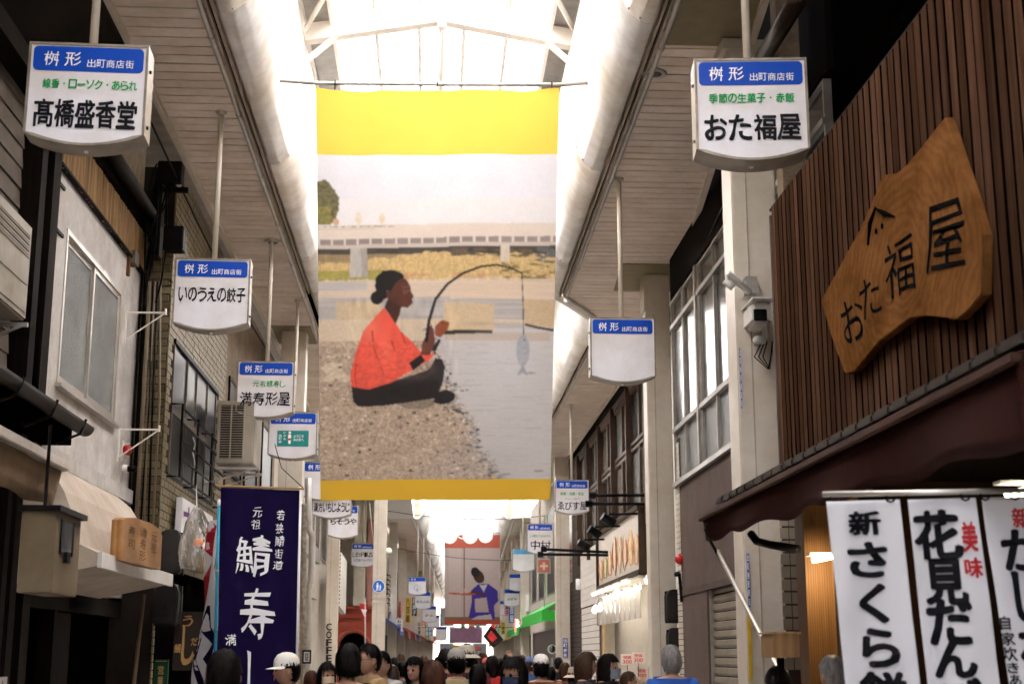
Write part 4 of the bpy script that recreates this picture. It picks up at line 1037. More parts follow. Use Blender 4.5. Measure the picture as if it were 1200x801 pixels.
pr.put((Yp > 392), lin(186, 168, 150), nf, .42)                                  # gravel
pr.put((Yp > 392) & (n3 > .6), lin(206, 186, 166), nf, .3, .6)
pr.put((Yp > 392) & (n2 > .78), lin(110, 104, 100), nf, .4, .8); pr.put((Yp > 470) & (n2 < .2), lin(222, 206, 188), nf, .2, .8)
wx = 500+ (Yp-372)*.0+(n3-.5)*14
shore = np.interp(Yp, [370, 400, 440, 460, 480, 500, 520, 540, 560], [500, 505, 522, 533, 545, 552, 560, 572, 590])+(n3-.5)*26
wm = (Xp > shore) & (Yp > 376) & (Yp < 562)
pr.put(wm, lin(206, 202, 200), nr, .06); pr.put(wm & (nr > .66), lin(188, 184, 182), None, 0, .7)
pr.put(wm & (Xp < shore+9) & (nf > .45), lin(112, 104, 98), nf, .5, .8)
pr.put((Xp > 524) & (Xp < 650) & (Yp > 382) & (Yp < 392), lin(196, 180, 162), nr, .1, .8)
pr.poly([(523, 346), (582, 349), (583, 381), (520, 382)], lin(208, 188, 158), n2, .06); pr.poly([(520, 380), (581, 379), (581, 383), (520, 385)], lin(60, 50, 42))
pr.poly([(618, 342), (655, 344), (655, 376), (620, 372)], lin(206, 184, 152), n2, .08); pr.line([(619, 372), (636, 376), (655, 379)], 3, 3, lin(64, 52, 44))
pr.put((Yp > 371) & (Yp < 377) & (Xp > 583) & (Xp < 620), lin(190, 186, 182), nr, .1)
for cx, cy, rx, ry in ((388, 424, 12, 7), (383, 436, 7, 4), (401, 437, 8, 4), (392, 432, 9, 4)): pr.ell(cx, cy, rx, ry, lin(212, 196, 176), n2, .1)
for k in range(260):
    r1 = random.Random(k); yv = r1.uniform(400, 558); sx = float(np.interp(yv, [370, 400, 440, 460, 480, 500, 520, 540, 560], [500, 505, 522, 533, 545, 552, 560, 572, 590]))
    xv = r1.uniform(372, sx+8) if r1.random() < .45 else r1.gauss(sx-3, 9); g_ = r1.choice([70, 90, 120, 215, 225, 200])
    pr.ell(xv, yv, r1.uniform(1, 3.4), r1.uniform(.7, 1.8), lin(g_, g_*.94, g_*.88), nf, .2)
for a, b in ((640, 549), (600, 553), (628, 430)): pr.ell(a, b, 6, 1.3, lin(160, 156, 152), n2, .2)
# the seated angler, a plain stand-in figure
c1_ = lambda l: [(400+x/4.213, 290+y/4.213) for x, y in l]
skin = lin(104, 66, 54)
pr.ell(489, 466, 22, 8, lin(150, 136, 122), nf, .3)
pr.poly(c1_([(42,655),(130,672),(250,635),(440,575),(470,522),(505,520),(522,560),(512,640),(490,690),(470,720),(300,745),(200,758),(80,762),(52,735)]), lin(52, 44, 44), n1, .18)
pr.line(c1_([(300, 640), (430, 600), (480, 640), (475, 700)]), 1.2, 1.2, lin(34, 29, 30)); pr.poly(c1_([(462,742),(480,690),(530,676),(575,698),(570,728),(540,748),(500,752)]), lin(46, 40, 44), n2, .2)
pr.poly(c1_([(210,262),(165,310),(105,380),(62,500),(38,600),(42,658),(130,674),(250,638),(352,580),(450,522),(470,490),(425,500),(395,480),(345,425),(300,385),(270,340)]), lin(226, 78, 62), n1, .08)
for q in ([(150, 380), (160, 470), (210, 600)], [(250, 430), (275, 520), (330, 545)], [(80, 470), (60, 600), (70, 660)], [(300, 390), (330, 470)]): pr.line(c1_(q), 1.6, .8, lin(190, 56, 46))
pr.poly(c1_([(268,470),(330,540),(352,580),(310,600),(250,560)]), lin(230, 86, 68), n1, .05)
pr.poly(c1_([(338,540),(398,498),(422,530),(360,580)]), lin(44, 38, 40)); pr.poly(c1_([(450,470),(490,420),(500,430),(470,490)]), lin(44, 38, 40))
pr.poly(c1_([(232,215),(300,255),(290,300),(270,345),(240,300),(212,262)]), lin(84, 52, 44))
pr.poly(c1_([(232,120),(290,100),(330,130),(345,160),(347,182),(362,208),(352,222),(356,240),(334,264),(300,262),(262,240),(236,220)]), skin, n1, .1)
pr.poly(c1_([(300,150),(335,148),(340,185),(310,205)]), lin(132, 88, 74), None, 0, .8); pr.line(c1_([(310, 172), (338, 168)]), 1.2, .8, lin(40, 24, 22)); pr.line(c1_([(305, 155), (338, 152)]), .9, .7, lin(40, 24, 22)); pr.line(c1_([(340, 236), (356, 232)]), 1.4, 1, lin(120, 60, 60))
pr.poly(c1_([(165,160),(170,112),(205,82),(255,76),(300,92),(316,110),(285,128),(262,152),(245,185),(226,180),(226,215),(208,225),(180,200)]), lin(38, 32, 34), nf, .25); pr.ell(*c1_([(236, 200)])[0], 3, 5, skin)
pr.ell(*c1_([(176, 214)])[0], 8, 8, lin(38, 32, 34), nf, .25)
pr.poly(c1_([(398,500),(406,440),(425,402),(450,345),(466,385),(470,440),(446,500)]), lin(120, 76, 62), n1, .1)
pr.poly(c1_([(468,360),(505,325),(545,340),(535,375),(498,415),(470,405)]), lin(166, 98, 66), n1, .15); pr.line(c1_([(500, 340), (535, 348)]), 1, .8, lin(90, 50, 40))
c8 = lambda l: [(500+x/4.22, 290+y/4.22) for x, y in l]
pr.line(c8([(5, 430), (18, 330), (50, 225), (110, 150), (190, 96), (280, 64), (360, 54), (430, 68), (486, 94)]), 4.2, 1.6, lin(36, 32, 34))
pr.line(c8([(486, 94), (495, 250), (500, 400)]), 1.2, 1.2, lin(60, 52, 56))
pr.ell(*c8([(498, 478)])[0], 8, 19, lin(168, 170, 176), n2, .15); pr.poly(c8([(498, 545), (470, 604), (500, 590), (528, 606)]), lin(150, 152, 158)); pr.ell(*c8([(506, 424)])[0], 1.2, 1.2, lin(20, 20, 20))
# soften the drawing a little, as an enlarged photograph is, and shade the clothes
def soft(C, k=1):
    for _ in range(k): C = (C+np.roll(C, 1, 0)+np.roll(C, -1, 0)+np.roll(C, 1, 1)+np.roll(C, -1, 1))/5
    return C
fig = (Xp > 405) & (Xp < 540) & (Yp > 340) & (Yp < 475)
pr.C = np.clip(pr.C, 0, 1)**1.22; fold = pr.noise(9, 26, 77, 3); pr.C = pr.C*(1+np.where(fig, (fold-.5)*.55, (n2-.5)*.10)[..., None])
def glow(cx, cy, rx, ry, col, op):
    m = np.exp(-(((Xp-cx)/rx)**2+((Yp-cy)/ry)**2))*op; pr.C[:] = pr.C*(1-m[..., None])+np.array(col)*m[..., None]
red_m = (pr.C[..., 0] > .45) & (pr.C[..., 1] < .2) & fig; keep = pr.C.copy()
glow(433, 378, 12, 16, lin(246, 128, 104), .6); glow(452, 402, 7, 22, lin(240, 112, 90), .5); glow(470, 418, 9, 7, lin(176, 44, 36), .7); glow(420, 452, 12, 12, lin(196, 58, 46), .6); glow(447, 432, 5, 20, lin(186, 50, 40), .6)
pr.C[:] = np.where(red_m[..., None], pr.C*.62+np.array(lin(240, 118, 96))*.38, keep); blk = (pr.C.max(-1) < .08) & fig & (Yp > 415); keep = pr.C.copy()
glow(478, 434, 30, 6, lin(86, 74, 72), .7); glow(508, 424, 7, 8, lin(80, 70, 68), .6); pr.C[:] = np.where(blk[..., None], pr.C, keep)
glow(566, 372, 16, 2.2, lin(150, 132, 112), .0+.5); glow(600, 420, 45, 40, lin(222, 220, 222), .25); glow(560, 540, 60, 25, lin(176, 170, 168), .3)
streak = pr.noise(2.2, 9, 91, 2); gz = (Yp > 285) & (Yp < 322); pr.C = pr.C*(1+np.where(gz, (streak-.5)*.35-.05, 0)[..., None])
st2 = pr.noise(5, 3.2, 55, 2); gv = (Yp > 392) & ~wm; pr.C = pr.C*(1+np.where(gv, (st2-.5)*.5, 0)[..., None])
pr.C = soft(pr.C, 2)*(1+(nf[..., None]-.5)*.06)
# bands
pr.put(Yp < 176, lin(240, 202, 82), n1, .025); pr.put(Yp > 560.5-(Xp-375)*.006, lin(222, 176, 50), n1, .03)
bT0, bT1, bB0, bB1 = P(370, 103, D=14.9), P(655, 105, D=14.9), P(375.5, 586, D=15.75), P(645, 585, D=15.75)
bn = empty("photo_banner", (0, bT0.y, 0), "huge hanging photo banner with yellow bands showing a seated angler in red by a river", "banner")
def bsurf(a, b):
    a = np.asarray(a)[..., None]; b = np.asarray(b)[..., None]
    T = np.array(bT0)*(1-a)+np.array(bT1)*a; Bt = np.array(bB0)*(1-a)+np.array(bB1)*a; p = T*(1-b)+Bt*b
    amp = .018*np.exp(-b*9); d = amp*np.cos((a*2-1)*9)+.03*np.sin(a*5+b*3)+.012*np.sin(a*16+b*2)*(1-b*.5)+.010*np.sin((a*38)+6*b)*np.exp(-b*5)
    p = p+d*np.array([0, 1, 0]); p[..., 2:3] -= .022*np.sin(np.abs((a*2) % 1)*math.pi)*np.exp(-b*14)
    return p
pr.build("printed_cloth", bsurf, bn)
MB().tube([P(286, 91, X=-1.93, ), bT0+Vector((0, -.02, .045)), (bT0+bT1)/2+Vector((0, -.02, .04)), bT1+Vector((0, -.02, .045)), P(722, 95, D=15.2)], .022, 8).build("rod", pipem, bn, smooth=True)
for t_ in (.08, .5, .97):
    p = bT0.lerp(bT1, t_)
    MB().tube([p+Vector((0, -.045, .05)), p+Vector((0, -.02, .08)), p+Vector((0, .01, .04)), p+Vector((0, -.03, -.03)), p+Vector((0, -.045, .05))], .007, 5).build("tie", darkmetal, bn)
MB().tube([(RX, 15.5, 8.75), tuple((bT0+bT1)/2+Vector((0, -.02, .05)))], .006, 5).build("hanging_wire", pipem, bn)

# second far banner
p2 = Print(90, 135, (521, 626, 586, 730)); X2, Y2 = p2.X, p2.Y; m1 = p2.noise(12, 12, 3); m2 = p2.noise(3, 2, 8)
p2.put(Y2 > 0, lin(214, 196, 190), m2, .06); p2.put((X2 > 526) & (X2 < 540) & (Y2 > 0), lin(224, 206, 198), m2, .05)
p2.line([(544, 640), (544, 722)], 1.2, 1.2, lin(150, 110, 90)); p2.put(Y2 > 721, lin(150, 112, 88))
pur = lin(72, 52, 170)
p2.poly([(549, 722), (553, 703), (552, 690), (560, 683), (572, 682), (583, 690), (584, 702), (579, 708), (580, 724), (560, 724)], pur, m1, .15)
p2.poly([(556, 700), (570, 698), (573, 716), (557, 716)], lin(206, 186, 184)); p2.poly([(560, 720), (575, 718), (577, 724), (552, 724)], lin(216, 206, 208)); p2.poly([(562, 684), (567, 692), (571, 683)], lin(230, 226, 230))
p2.ell(561, 674, 6, 8, lin(86, 54, 46), ang=-.5); p2.ell(557, 669, 5, 6, lin(36, 28, 30), ang=-.4)
p2.line([(550, 694), (558, 692), (568, 696)], 3.5, 3, lin(92, 56, 46)); p2.line([(527, 693), (540, 694), (556, 694)], 2, 2.4, lin(200, 96, 70)); 
for x_, h_ in ((536, 6), (541, 8), (546, 7)): p2.ell(x_, 690, 2.2, h_/2, lin(228, 200, 186))
p2.put(Y2 < 641.5, lin(222, 112, 92), m1, .03); p2.put(Y2 > 726, lin(222, 84, 60))
q0, q1_, q2, q3 = P(521, 626, D=66), P(586, 626, D=66), P(521, 731, D=68), P(586, 731, D=68)
bn2 = empty("photo_banner", (1.8, 66, 0), "far hanging banner with orange-red bands showing a kneeling figure in a purple robe", "banner")
def bs2(a, b):
    a = np.asarray(a)[..., None]; b = np.asarray(b)[..., None]
    return (np.array(q0)*(1-a)+np.array(q1_)*a)*(1-b)+(np.array(q2)*(1-a)+np.array(q3)*a)*b+np.array([0, 1, 0])*.05*np.sin(a*7)
p2.gain = .66; p2.build("printed_cloth", bs2, bn2); MB().tube([q0+Vector((-.9, 0, .06)), q1_+Vector((.9, 0, .06))], .03, 6).build("rod", pipem, bn2)

# ================================================================== FLAGS
def cloth(o, name, c, m, wav, nu=30, nv=24, thick=.003):   # c: corners TL, TR, BL, BR
    TL, TR, BL, BR = [Vector(q) for q in c]
    N = (TR-TL).cross(BL-TL).normalized()
    if N.y > 0: N = -N
    def S(a, b, k=0): return (TL.lerp(TR, a)).lerp(BL.lerp(BR, a), b)+N*(wav(a, b)+k)
    ob = MB().sheet(S, nu, nv).build(name, m, o, smooth=True); ob.modifiers.new("s", 'SOLIDIFY').thickness = thick
    ob.modifiers[0].offset = -1 if False else 0
    return S
navy = mat("flag_purple", (.008, .004, .034), .75, var=.12, scale=4, bump=.1)
fg = empty("nobori_flag", (-1.46, 12, 0), "tall dark purple banner with white vertical mackerel-sushi brush writing", "flag")
fc = [P(259, 571, Y=12), P(351, 574, Y=12), P(254, 850, Y=12), P(345, 850, Y=12)]
S = cloth(fg, "cloth", fc, navy, lambda a, b: .018*math.sin(a*6+b*4)+.007*math.sin(a*13+b*2)+.010*mnoise.noise(Vector((a*2.5, b*4, 1))), 80, 80)
def pxm(x, y): return ((x-259+(y-571)*.018)/92, (y-572)/278)
def flag_items(L):
    out = []
    for ch, x0, y0, x1, y1 in L:
        a0, b0 = pxm(x0, y0); a1, b1 = pxm(x1, y1); out.append((ch, a0, 1-b1, a1, 1-b0))
    return out
Lf = [("若", 324, 597, 333, 609), ("狭", 323, 613, 332, 625), ("鯖", 322, 628, 333, 640), ("街", 322, 644, 331, 655), ("道", 320, 658, 331, 668),
      ("元", 297, 594, 307, 606), ("祖", 295, 609, 305, 621), ("鯖", 277, 630, 316, 675), ("寿", 279, 690, 319, 752), ("満", 265, 745, 276, 758), ("し", 289, 766, 312, 830), ("寿", 264, 764, 276, 778)]
letters("lettering", flag_items(Lf), lambda a, b: S(a, 1-b, .008), inkwhite, fg, brush=.26, bold=.004, full=True)
MB().tube([fc[0]+Vector((-.03, 0, .012)), fc[1]+Vector((.04, 0, .012))], .010, 6).build("cross_rod", mat("bamboo", (.36, .22, .1), .5), fg)
MB().tube([fc[1]+Vector((-.0, 0, .012)), fc[1]+Vector((.03, .02, .02)), P(330, 548, Y=12.05), P(322, 520, Y=12.1)], .004, 5).build("cord", darkmetal, fg)
MB().tube([P(352, 570, Y=12.05), P(346, 850, Y=12.05)], .014, 8).build("flag_pole", inkwhite, fg, smooth=True)
fp = empty("flag_pole", (-1.8, 12, 0), "bright blue flag pole with white tip left of the purple banner", "pole")
t0, t1 = P(256.5, 592, Y=12.3), P(252, 860, Y=12.3)
MB().tube([(t1.x, t1.y, .05), t0], .013, 8).build("pole", mat("pole_blue", (.02, .30, .48), .35), fp, smooth=True)
MB().lathe([(.013, 0), (.016, .02), (.012, .05), (.004, .055)], t0, 10).build("tip", inkwhite, fp, smooth=True)
for v in (668, 737): MB().lathe([(.018, -.01), (.018, .01)], P(255, v, Y=12.3), 8).build("clip", alum, fp)
rf = empty("nobori_flag", (-2, 12.4, 0), "narrow white and red patterned flag with black waves tied to the blue pole", "flag")
rc_ = [P(247, 612, Y=12.5), P(255, 606, Y=12.32), P(226, 812, Y=12.9), P(250, 812, Y=12.32)]
whitecloth = mat("white_cloth", (.72, .70, .72), .8, var=.04)
S2 = cloth(rf, "cloth", rc_, whitecloth, lambda a, b: .03*math.sin(a*6+b*9))
def blob(pts, m, nm):
    mb = MB(); n = 10
    for i in range(len(pts)-1):
        (a0, b0, w0), (a1, b1, w1) = pts[i], pts[i+1]
        for k in range(4):
            t, u_ = k/4, (k+1)/4
            A = (a0+(a1-a0)*t, b0+(b1-b0)*t, w0+(w1-w0)*t); Bq = (a0+(a1-a0)*u_, b0+(b1-b0)*u_, w0+(w1-w0)*u_)
            c_ = lambda x: min(1, max(0, x))
            mb.add([S2(c_(A[0]-A[2]), A[1], .005), S2(c_(A[0]+A[2]), A[1], .005), S2(c_(Bq[0]+Bq[2]), Bq[1], .005), S2(c_(Bq[0]-Bq[2]), Bq[1], .005)], [(0, 1, 2, 3)])
    mb.build(nm, m, rf)
flagred = mat("flag_red", (.42, .012, .03), .8)
blob([(.3, .0, .1), (.5, .08, .35), (.25, .16, .2), (.6, .22, .2), (.3, .32, .3), (.1, .45, .1), (.1, .55, .1)], flagred, "red_pattern")
for q in ([(.7, .5, .05), (.5, .62, .2), (.8, .72, .1), (.5, .8, .12), (.8, .92, .1)], [(.15, .55, .05), (.3, .68, .1), (.1, .8, .08), (.3, .95, .1)]): blob(q, navy, "wave_pattern")

# three white noren-banners at right
rod = empty("banner_rod", (1.9, 5.4, 2.22), "metal rod with small rings carrying the white hanging banners at lower right", "rod")
r0, r1_ = P(964, 579, D=5.5), P(1260, 573, D=5.4)
MB().tube([r0, r1_], .011, 8).build("bar", alum, rod, smooth=True)
for u in (978, 1044, 1068, 1132, 1155, 1190): 
    t_ = (u-964)/296; c_ = Vector(r0).lerp(r1_, t_)
    MB().tube([c_+Vector((.018*math.cos(q), 0, -.016+.018*math.sin(q))) for q in [i*math.pi/4 for i in range(9)]], .004, 5).build("ring", blackm, rod)
wb_ = [("white hanging banner with large black characters for cherry-leaf rice cake, leftmost of three", [(968, 587), (1055, 585), (996, 860), (1084, 860)],
        [("新", (994, 600), (1031, 627)), ("さ", (995, 637), (1039, 676)), ("く", (1009, 686), (1039, 730)), ("ら", (1011, 738), (1052, 781)), ("餅", (1010, 788), (1062, 835))], inkblack, .04),
       ("white hanging banner for flower-viewing dumplings with two red characters, middle of three", [(1063, 585), (1143, 583), (1094, 860), (1180, 860)],
        [("花", (1072, 600), (1124, 655)), ("見", (1085, 657), (1131, 708)), ("だ", (1089, 704), (1138, 755)), ("ん", (1096, 752), (1143, 793)), ("ご", (1104, 795), (1150, 845))], inkblack, .05),
       ("white hanging banner cut by the right edge, with large and small black writing", [(1151, 583), (1245, 580), (1191, 860), (1290, 860)],
        [("か", (1176, 622), (1222, 668)), ("し", (1190, 672), (1222, 728)), ("わ", (1194, 732), (1240, 780))], inkblack, .06)]
nbm = mat("noren_white", (.76, .77, .81), .75, var=.02, bump=.05)
for k, (lab, c_, L, m_, br) in enumerate(wb_):
    o = empty("hanging_banner", (r0.x+.3*k, 5.45, 0), lab, "banner", "white hanging banners on the metal rod")
    cs = [P(*c_[0], D=5.46), P(*c_[1], D=5.46), P(*c_[2], D=5.40), P(*c_[3], D=5.40)]
    Sk = cloth(o, "cloth", cs, nbm, lambda a, b, k=k: .009*math.sin(a*5+k*2+b*3)+.010*mnoise.noise(Vector((a*2.2, b*3.5, k)))+.003*math.sin(a*11+b)*(1-b*.5), 60, 60, .002)
    (x0, y0), (x1, y1), (x2, y2), (x3, y3) = c_
    def pm(x, y):
        b = (y-y0)/(y2-y0); xl = x0+(x2-x0)*b; xrr = x1+(x3-x1)*b; return (x-xl)/(xrr-xl), b
    def its(LL):
        out = []
        for ch, (xa, ya), (xb, yb) in LL:
            ym_ = (ya+yb)/2; a0, b0 = pm(xa, ym_); a1, _ = pm(xb, ym_); out.append((ch, a0, 1-(yb-y0)/(y2-y0), a1, 1-(ya-y0)/(y2-y0)))
        return out
    letters("lettering", its(L), lambda a, b, Sk=Sk: Sk(a, 1-b, .005), m_, o, bold=.045, brush=br, full=True)
    if k == 1: letters("red_lettering", its([("美", (1127, 613), (1144, 647)), ("味", (1130, 655), (1150, 677))]), lambda a, b, Sk=Sk: Sk(a, 1-b, .005), inkred, o, bold=.03, brush=.1, full=True)
    if k == 2:
        letters("red_lettering", its([("新", (1186, 596), (1206, 619))]), lambda a, b, Sk=Sk: Sk(a, 1-b, .005), inkred, o, bold=.03, brush=.1, full=True)
        letters("small_lettering", its([("自", (1172, 722), (1183, 738)), ("家", (1173, 741), (1188, 756)), ("炊", (1175, 758), (1190, 774)), ("き", (1180, 776), (1192, 788)), ("あ", (1183, 790), (1195, 803)), ("ん", (1186, 805), (1198, 816))]), lambda a, b, Sk=Sk: Sk(a, 1-b, .005), inkblack, o, bold=.02, brush=.12, full=True)
# ================================================================== MIDDLE LEFT
def facade(name_lab, side, X, y0, y1, top, wallm, wins, framem, panem, recess=.06, base=0.1, depth=2.0):
    """a building whose street face lies on plane X; wins: (y0,y1,z0,z1)"""
    o = empty("shop_building", (X, (y0+y1)/2, 0), name_lab, "building")
    s = -1 if side < 0 else 1
    B("wall", wallm, o, X, X+s*depth, y0, y1, base, top)
    for (a, b, c, d) in wins:
        f = MB(); t_ = .05
        for q in ((a, b, c, c+t_), (a, b, d-t_, d), (a, a+t_, c+t_, d-t_), (b-t_, b, c+t_, d-t_)): f.box(X-s*.03, X-s*.002, *q)
        w_ = f.build("window", framem, o); B("pane", panem, w_, X-s*.012, X-s*.004, a+t_, b-t_, c+t_, d-t_)
    return o
tanw = mat("tan_wall", (.36, .30, .22), .8, var=.1, grime=.3); greyw = mat("grey_wall", (.34, .33, .31), .8, var=.1, grime=.25)
palew = mat("pale_wall", (.50, .46, .40), .8, var=.06, grime=.2); whitew = mat("white_wall", (.70, .68, .64), .7, var=.05, grime=.12)
bd = facade("shadowy tan building between the brick building and the flag", -1, -3.0, 20.0, 27, 7.05, mat("brown_wall", (.20, .155, .11), .85, var=.15, grime=.3), [(20.6, 22.2, 4.2, 5.6), (22.6, 24.2, 4.2, 5.6), (24.8, 26.4, 4.2, 5.6), (20.6, 26.4, .1, 2.4)], darkmetal, windark)
for z in (3.4, 3.1): B("band", darkmetal, bd, -3.0, -2.93, 20, 27, z, z+.08)
be = facade("beige building with beam bands and a golden louvred door behind the purple flag", -1, -3.0, 27, 37, 7.05, palew, [(28, 30, 4.6, 6.0), (31, 33, 4.6, 6.0), (34, 36.3, 4.6, 6.0)], fm, winclear)
B("beam_band", greyw, be, -3.0, -2.86, 27, 37, 3.9, 4.25); B("beam_band", palew, be, -3.0, -2.90, 27, 37, 3.0, 3.12)
gl = mat("golden_louvre", (.34, .21, .085), .5, rnd=.12); k = 0
for y in (27.6, 31.2, 33.4):
    z = .2
    while z < 2.9: 
        MB().prism([(-2.995, y, z), (-2.95, y, z+.02), (-2.95, y, z+.075), (-2.995, y, z+.09)], (0, 1.9, 0)).build("louvre_slat", gl, be); z += .125
dp = empty("downpipe", (-2.75, 26, 0), "grey downpipe with a double elbow at the right edge of the purple flag", "pipe")
MB().tube([P(360, 801, D=25.5), P(361, 700, D=25.5), P(361, 690, D=25.5), P(365, 680, D=25.5), P(366, 628, D=25.5), P(362, 620, D=25.5), P(361, 560, D=25.5)], .06, 10).build("pipe", pipem, dp, smooth=True)
wpst = MB().tube([P(355.5, 830, D=24), P(355.5, 590, D=24)], .055, 8).build("weathered_post", mat("weathered", (.26, .23, .19), .9, var=.45, scale=14, bump=.5), None); tag(wpst, "mottled grey weathered post directly right of the purple flag", "post")
fr_ = empty("framed_menu", P(359, 769, D=23.5), "small black framed menu card on the weathered post beside the flag", "frame")
a, b_ = P(354.5, 761, D=23.5), P(364.5, 777, D=23.5)
MB().box(a.x, b_.x, a.y, a.y+.03, b_.z, a.z).build("frame", blackm, fr_); MB().box(a.x+.025, b_.x-.025, a.y-.004, a.y, b_.z+.03, a.z-.03).build("paper", paperw, fr_)
letters("lettering", [("御品書", .3, .2, .7, .8)], planefn((a.x, a.y-.006, b_.z), (b_.x-a.x, 0, 0), (0, 0, a.z-b_.z)), inkblack, fr_)
# COFFEE lettering on the slim column
cf = empty("coffee_lettering", (-2.6, 36.5, 2), "vertical black COFFEE letters on the slim cream column", "lettering")
for i_, ch in enumerate("COFFEE"):
    y_ = 730+i_*9.2; A, Bq, C = P(382.5, y_, Y=36.55), P(388.5, y_, Y=36.55), P(382.5, y_+8, Y=36.55)
    letters("letter", [(ch, 0, 0, 1, 1)], planefn(C, Bq-A, A-C), inkblack, cf, bold=.03)
# white perforated-edge sign, pillars, red arched cafe
ps = empty("lightbox_sign", (-2.7, 42, 4), "tall white sign with dotted edge projecting beyond the slim cream column", "sign")
a, b_ = P(399, 645, X=-2.6), P(407, 722, X=-2.6)
MB().prism([(-2.6, a.y, P(399, 645, X=-2.6).z), (-2.6, a.y+3.2, P(399, 645, X=-2.6).z-.1), (-2.6, a.y+3.2, 2.85), (-2.6, a.y, 3.0)], (-.15, 0, 0)).build("panel", whitew, ps)
for i_ in range(22): MB().box(-2.61, -2.59, a.y-.02, a.y+.03, 3.05+i_*.11, 3.10+i_*.11).build("bulb", darkmetal, ps)
bf = facade("cream building above the red arched cafe", -1, -3.2, 38, 44.4, 7.05, palew, [(38.6, 40.6, 4.3, 6.2), (41.2, 43.4, 4.3, 6.2)], fm, winclear)
ra = empty("red_cafe", (-2.4, 47.2, 0), "red cafe front with a dark arched doorway left of the blue-disc column", "building")
redm = mat("cafe_red", (.40, .07, .04), .55, var=.1, scale=4)
A0, A1 = P(396, 712, D=48), P(445, 712, D=48)
yy0 = A0.y; zt = A0.z
nA = 24; mid_ = P(414, 790, D=48).x; rad = .48; zc = P(414, 757, D=48).z
pts = [(A0.x-.6, 0), (A0.x-.6, zt), (A1.x, zt), (A1.x, 0), (mid_+rad, 0), (mid_+rad, zc)]+[(mid_+rad*math.cos(q), zc+rad*.95*math.sin(q)) for q in [math.pi*i/14 for i in range(1, 14)]]+[(mid_-rad, zc), (mid_-rad, 0)]
MB().prism([(x, yy0, z) for x, z in pts], (0, .4, 0)).build("arched_wall", redm, ra)
MB().box(A0.x-.6, A1.x, yy0+.7, yy0+.8, 0, zt).build("inner_dark", dark, ra)
MB().box(A0.x-.6, A1.x+.03, yy0-.12, yy0-.002, zt-.32, zt-.2).build("cornice", redm, ra)
MB().box(A0.x-.6, A1.x+.03, yy0-.18, yy0-.002, zt-.02, zt+.06).build("cornice", redm, ra)
MB().tube([(mid_+(rad+.08)*math.cos(q), yy0-.03, zc+(rad+.08)*.95*math.sin(q)) for q in [math.pi*i/14 for i in range(0, 15)]], .05, 6).build("arch_moulding", mat("cafe_red_light", (.50, .12, .07), .5), ra)
B("wall_above", palew, ra, A0.x-1.5, P(436, 700, D=48.5).x, yy0+.42, yy0+.9, zt, 7.3)
B("pilaster", colm, ra, P(413, 650, D=47).x, P(426, 650, D=47).x, yy0-.3, yy0+.3, zt+.07, 7.05)
MB().box(P(428, 650, D=47).x, P(436, 650, D=47).x, yy0+.2, yy0+.4, zt+.07, 6.2).build("pink_panel", mat("pink_panel", (.42, .20, .17), .6), ra)
# pennant
pn = empty("pennant", P(425, 712, D=44), "small red and white pennant hanging left of the blue-disc column", "flag")
q = [P(421, 706, D=44), P(431, 708, D=44), P(427, 732, D=44)]
MB().prism(q, (0, .01, 0)).build("cloth", mat("pennant_red", (.62, .05, .06), .7), pn); q2_ = [P(423, 713, D=43.9), P(430, 714, D=43.9), P(427, 722, D=43.9)]
MB().prism(q2_, (0, .005, 0)).build("white_patch", inkwhite, pn); MB().tube([P(428, 700, D=44), P(428, 795, D=44)], .02, 6).build("pole", steelwhite, pn)
# round blue pedestrian sign
rs = empty("pedestrian_sign", P(443.5, 686, D=45), "round blue pedestrian sign with white walkers on the cream column", "sign")
c_ = P(443.7, 686.5, Y=44.55)
MB().lathe([(.19, .02), (.19, -.0)], c_, 28, 'y').build("disc", mat("road_blue", (.01, .16, .60), .35), rs)
MB().tube([c_+Vector((.185*math.cos(q), -.004, .185*math.sin(q))) for q in [math.pi*2*i/28 for i in range(29)]], .008, 5).build("rim", inkwhite, rs)
for (dx, sc_2) in ((-.035, 1.0), (.05, .72)):
    z_ = c_.z-.03 if sc_2 < 1 else c_.z
    MB().lathe([(.024*sc_2, -.001), (.024*sc_2, -.006)], (c_.x+dx, c_.y, z_+.085*sc_2), 12, 'y').build("figure", inkwhite, rs)
    MB().prism([(c_.x+dx+a*sc_2, c_.y-.006, z_+b*sc_2) for a, b in [(-.025, .055), (.025, .055), (.045, -.02), (.02, -.01), (.03, -.13), (.008, -.13), (0, -.04), (-.02, -.13), (-.045, -.13), (-.02, -.01), (-.045, -.02)]], (0, .004, 0)).build("figure", inkwhite, rs)
for v in (700, 706): MB().box(-1.85, -1.39, 44.57, 45.03, P(445, v, Y=44.6).z-.02, P(445, v, Y=44.6).z+.02).build("band", alum, rs)
# dangling wire and small lamps on that column
tag(MB().tube([P(433, 590, D=44), P(438, 640, D=44.5), P(441, 660, D=44.5)], .012, 5).build("loose_cable", steelwhite, None), "thin loose white cable running down to the blue-disc column", "cable")
tag(MB().lathe([(.03, -.08), (.10, -.06), (.11, .0), (.06, .08), (.02, .1)], P(455.5, 645, D=44.5), 12).build("round_lamp", steelwhite, None), "small round white lamp on the right side of the blue-disc column", "lamp")
tag(MB().box(-1.8, -.75, 45.4, 58, 7.04, 7.08).build("crossing_ceiling", steelwhite, None), kind='structure')

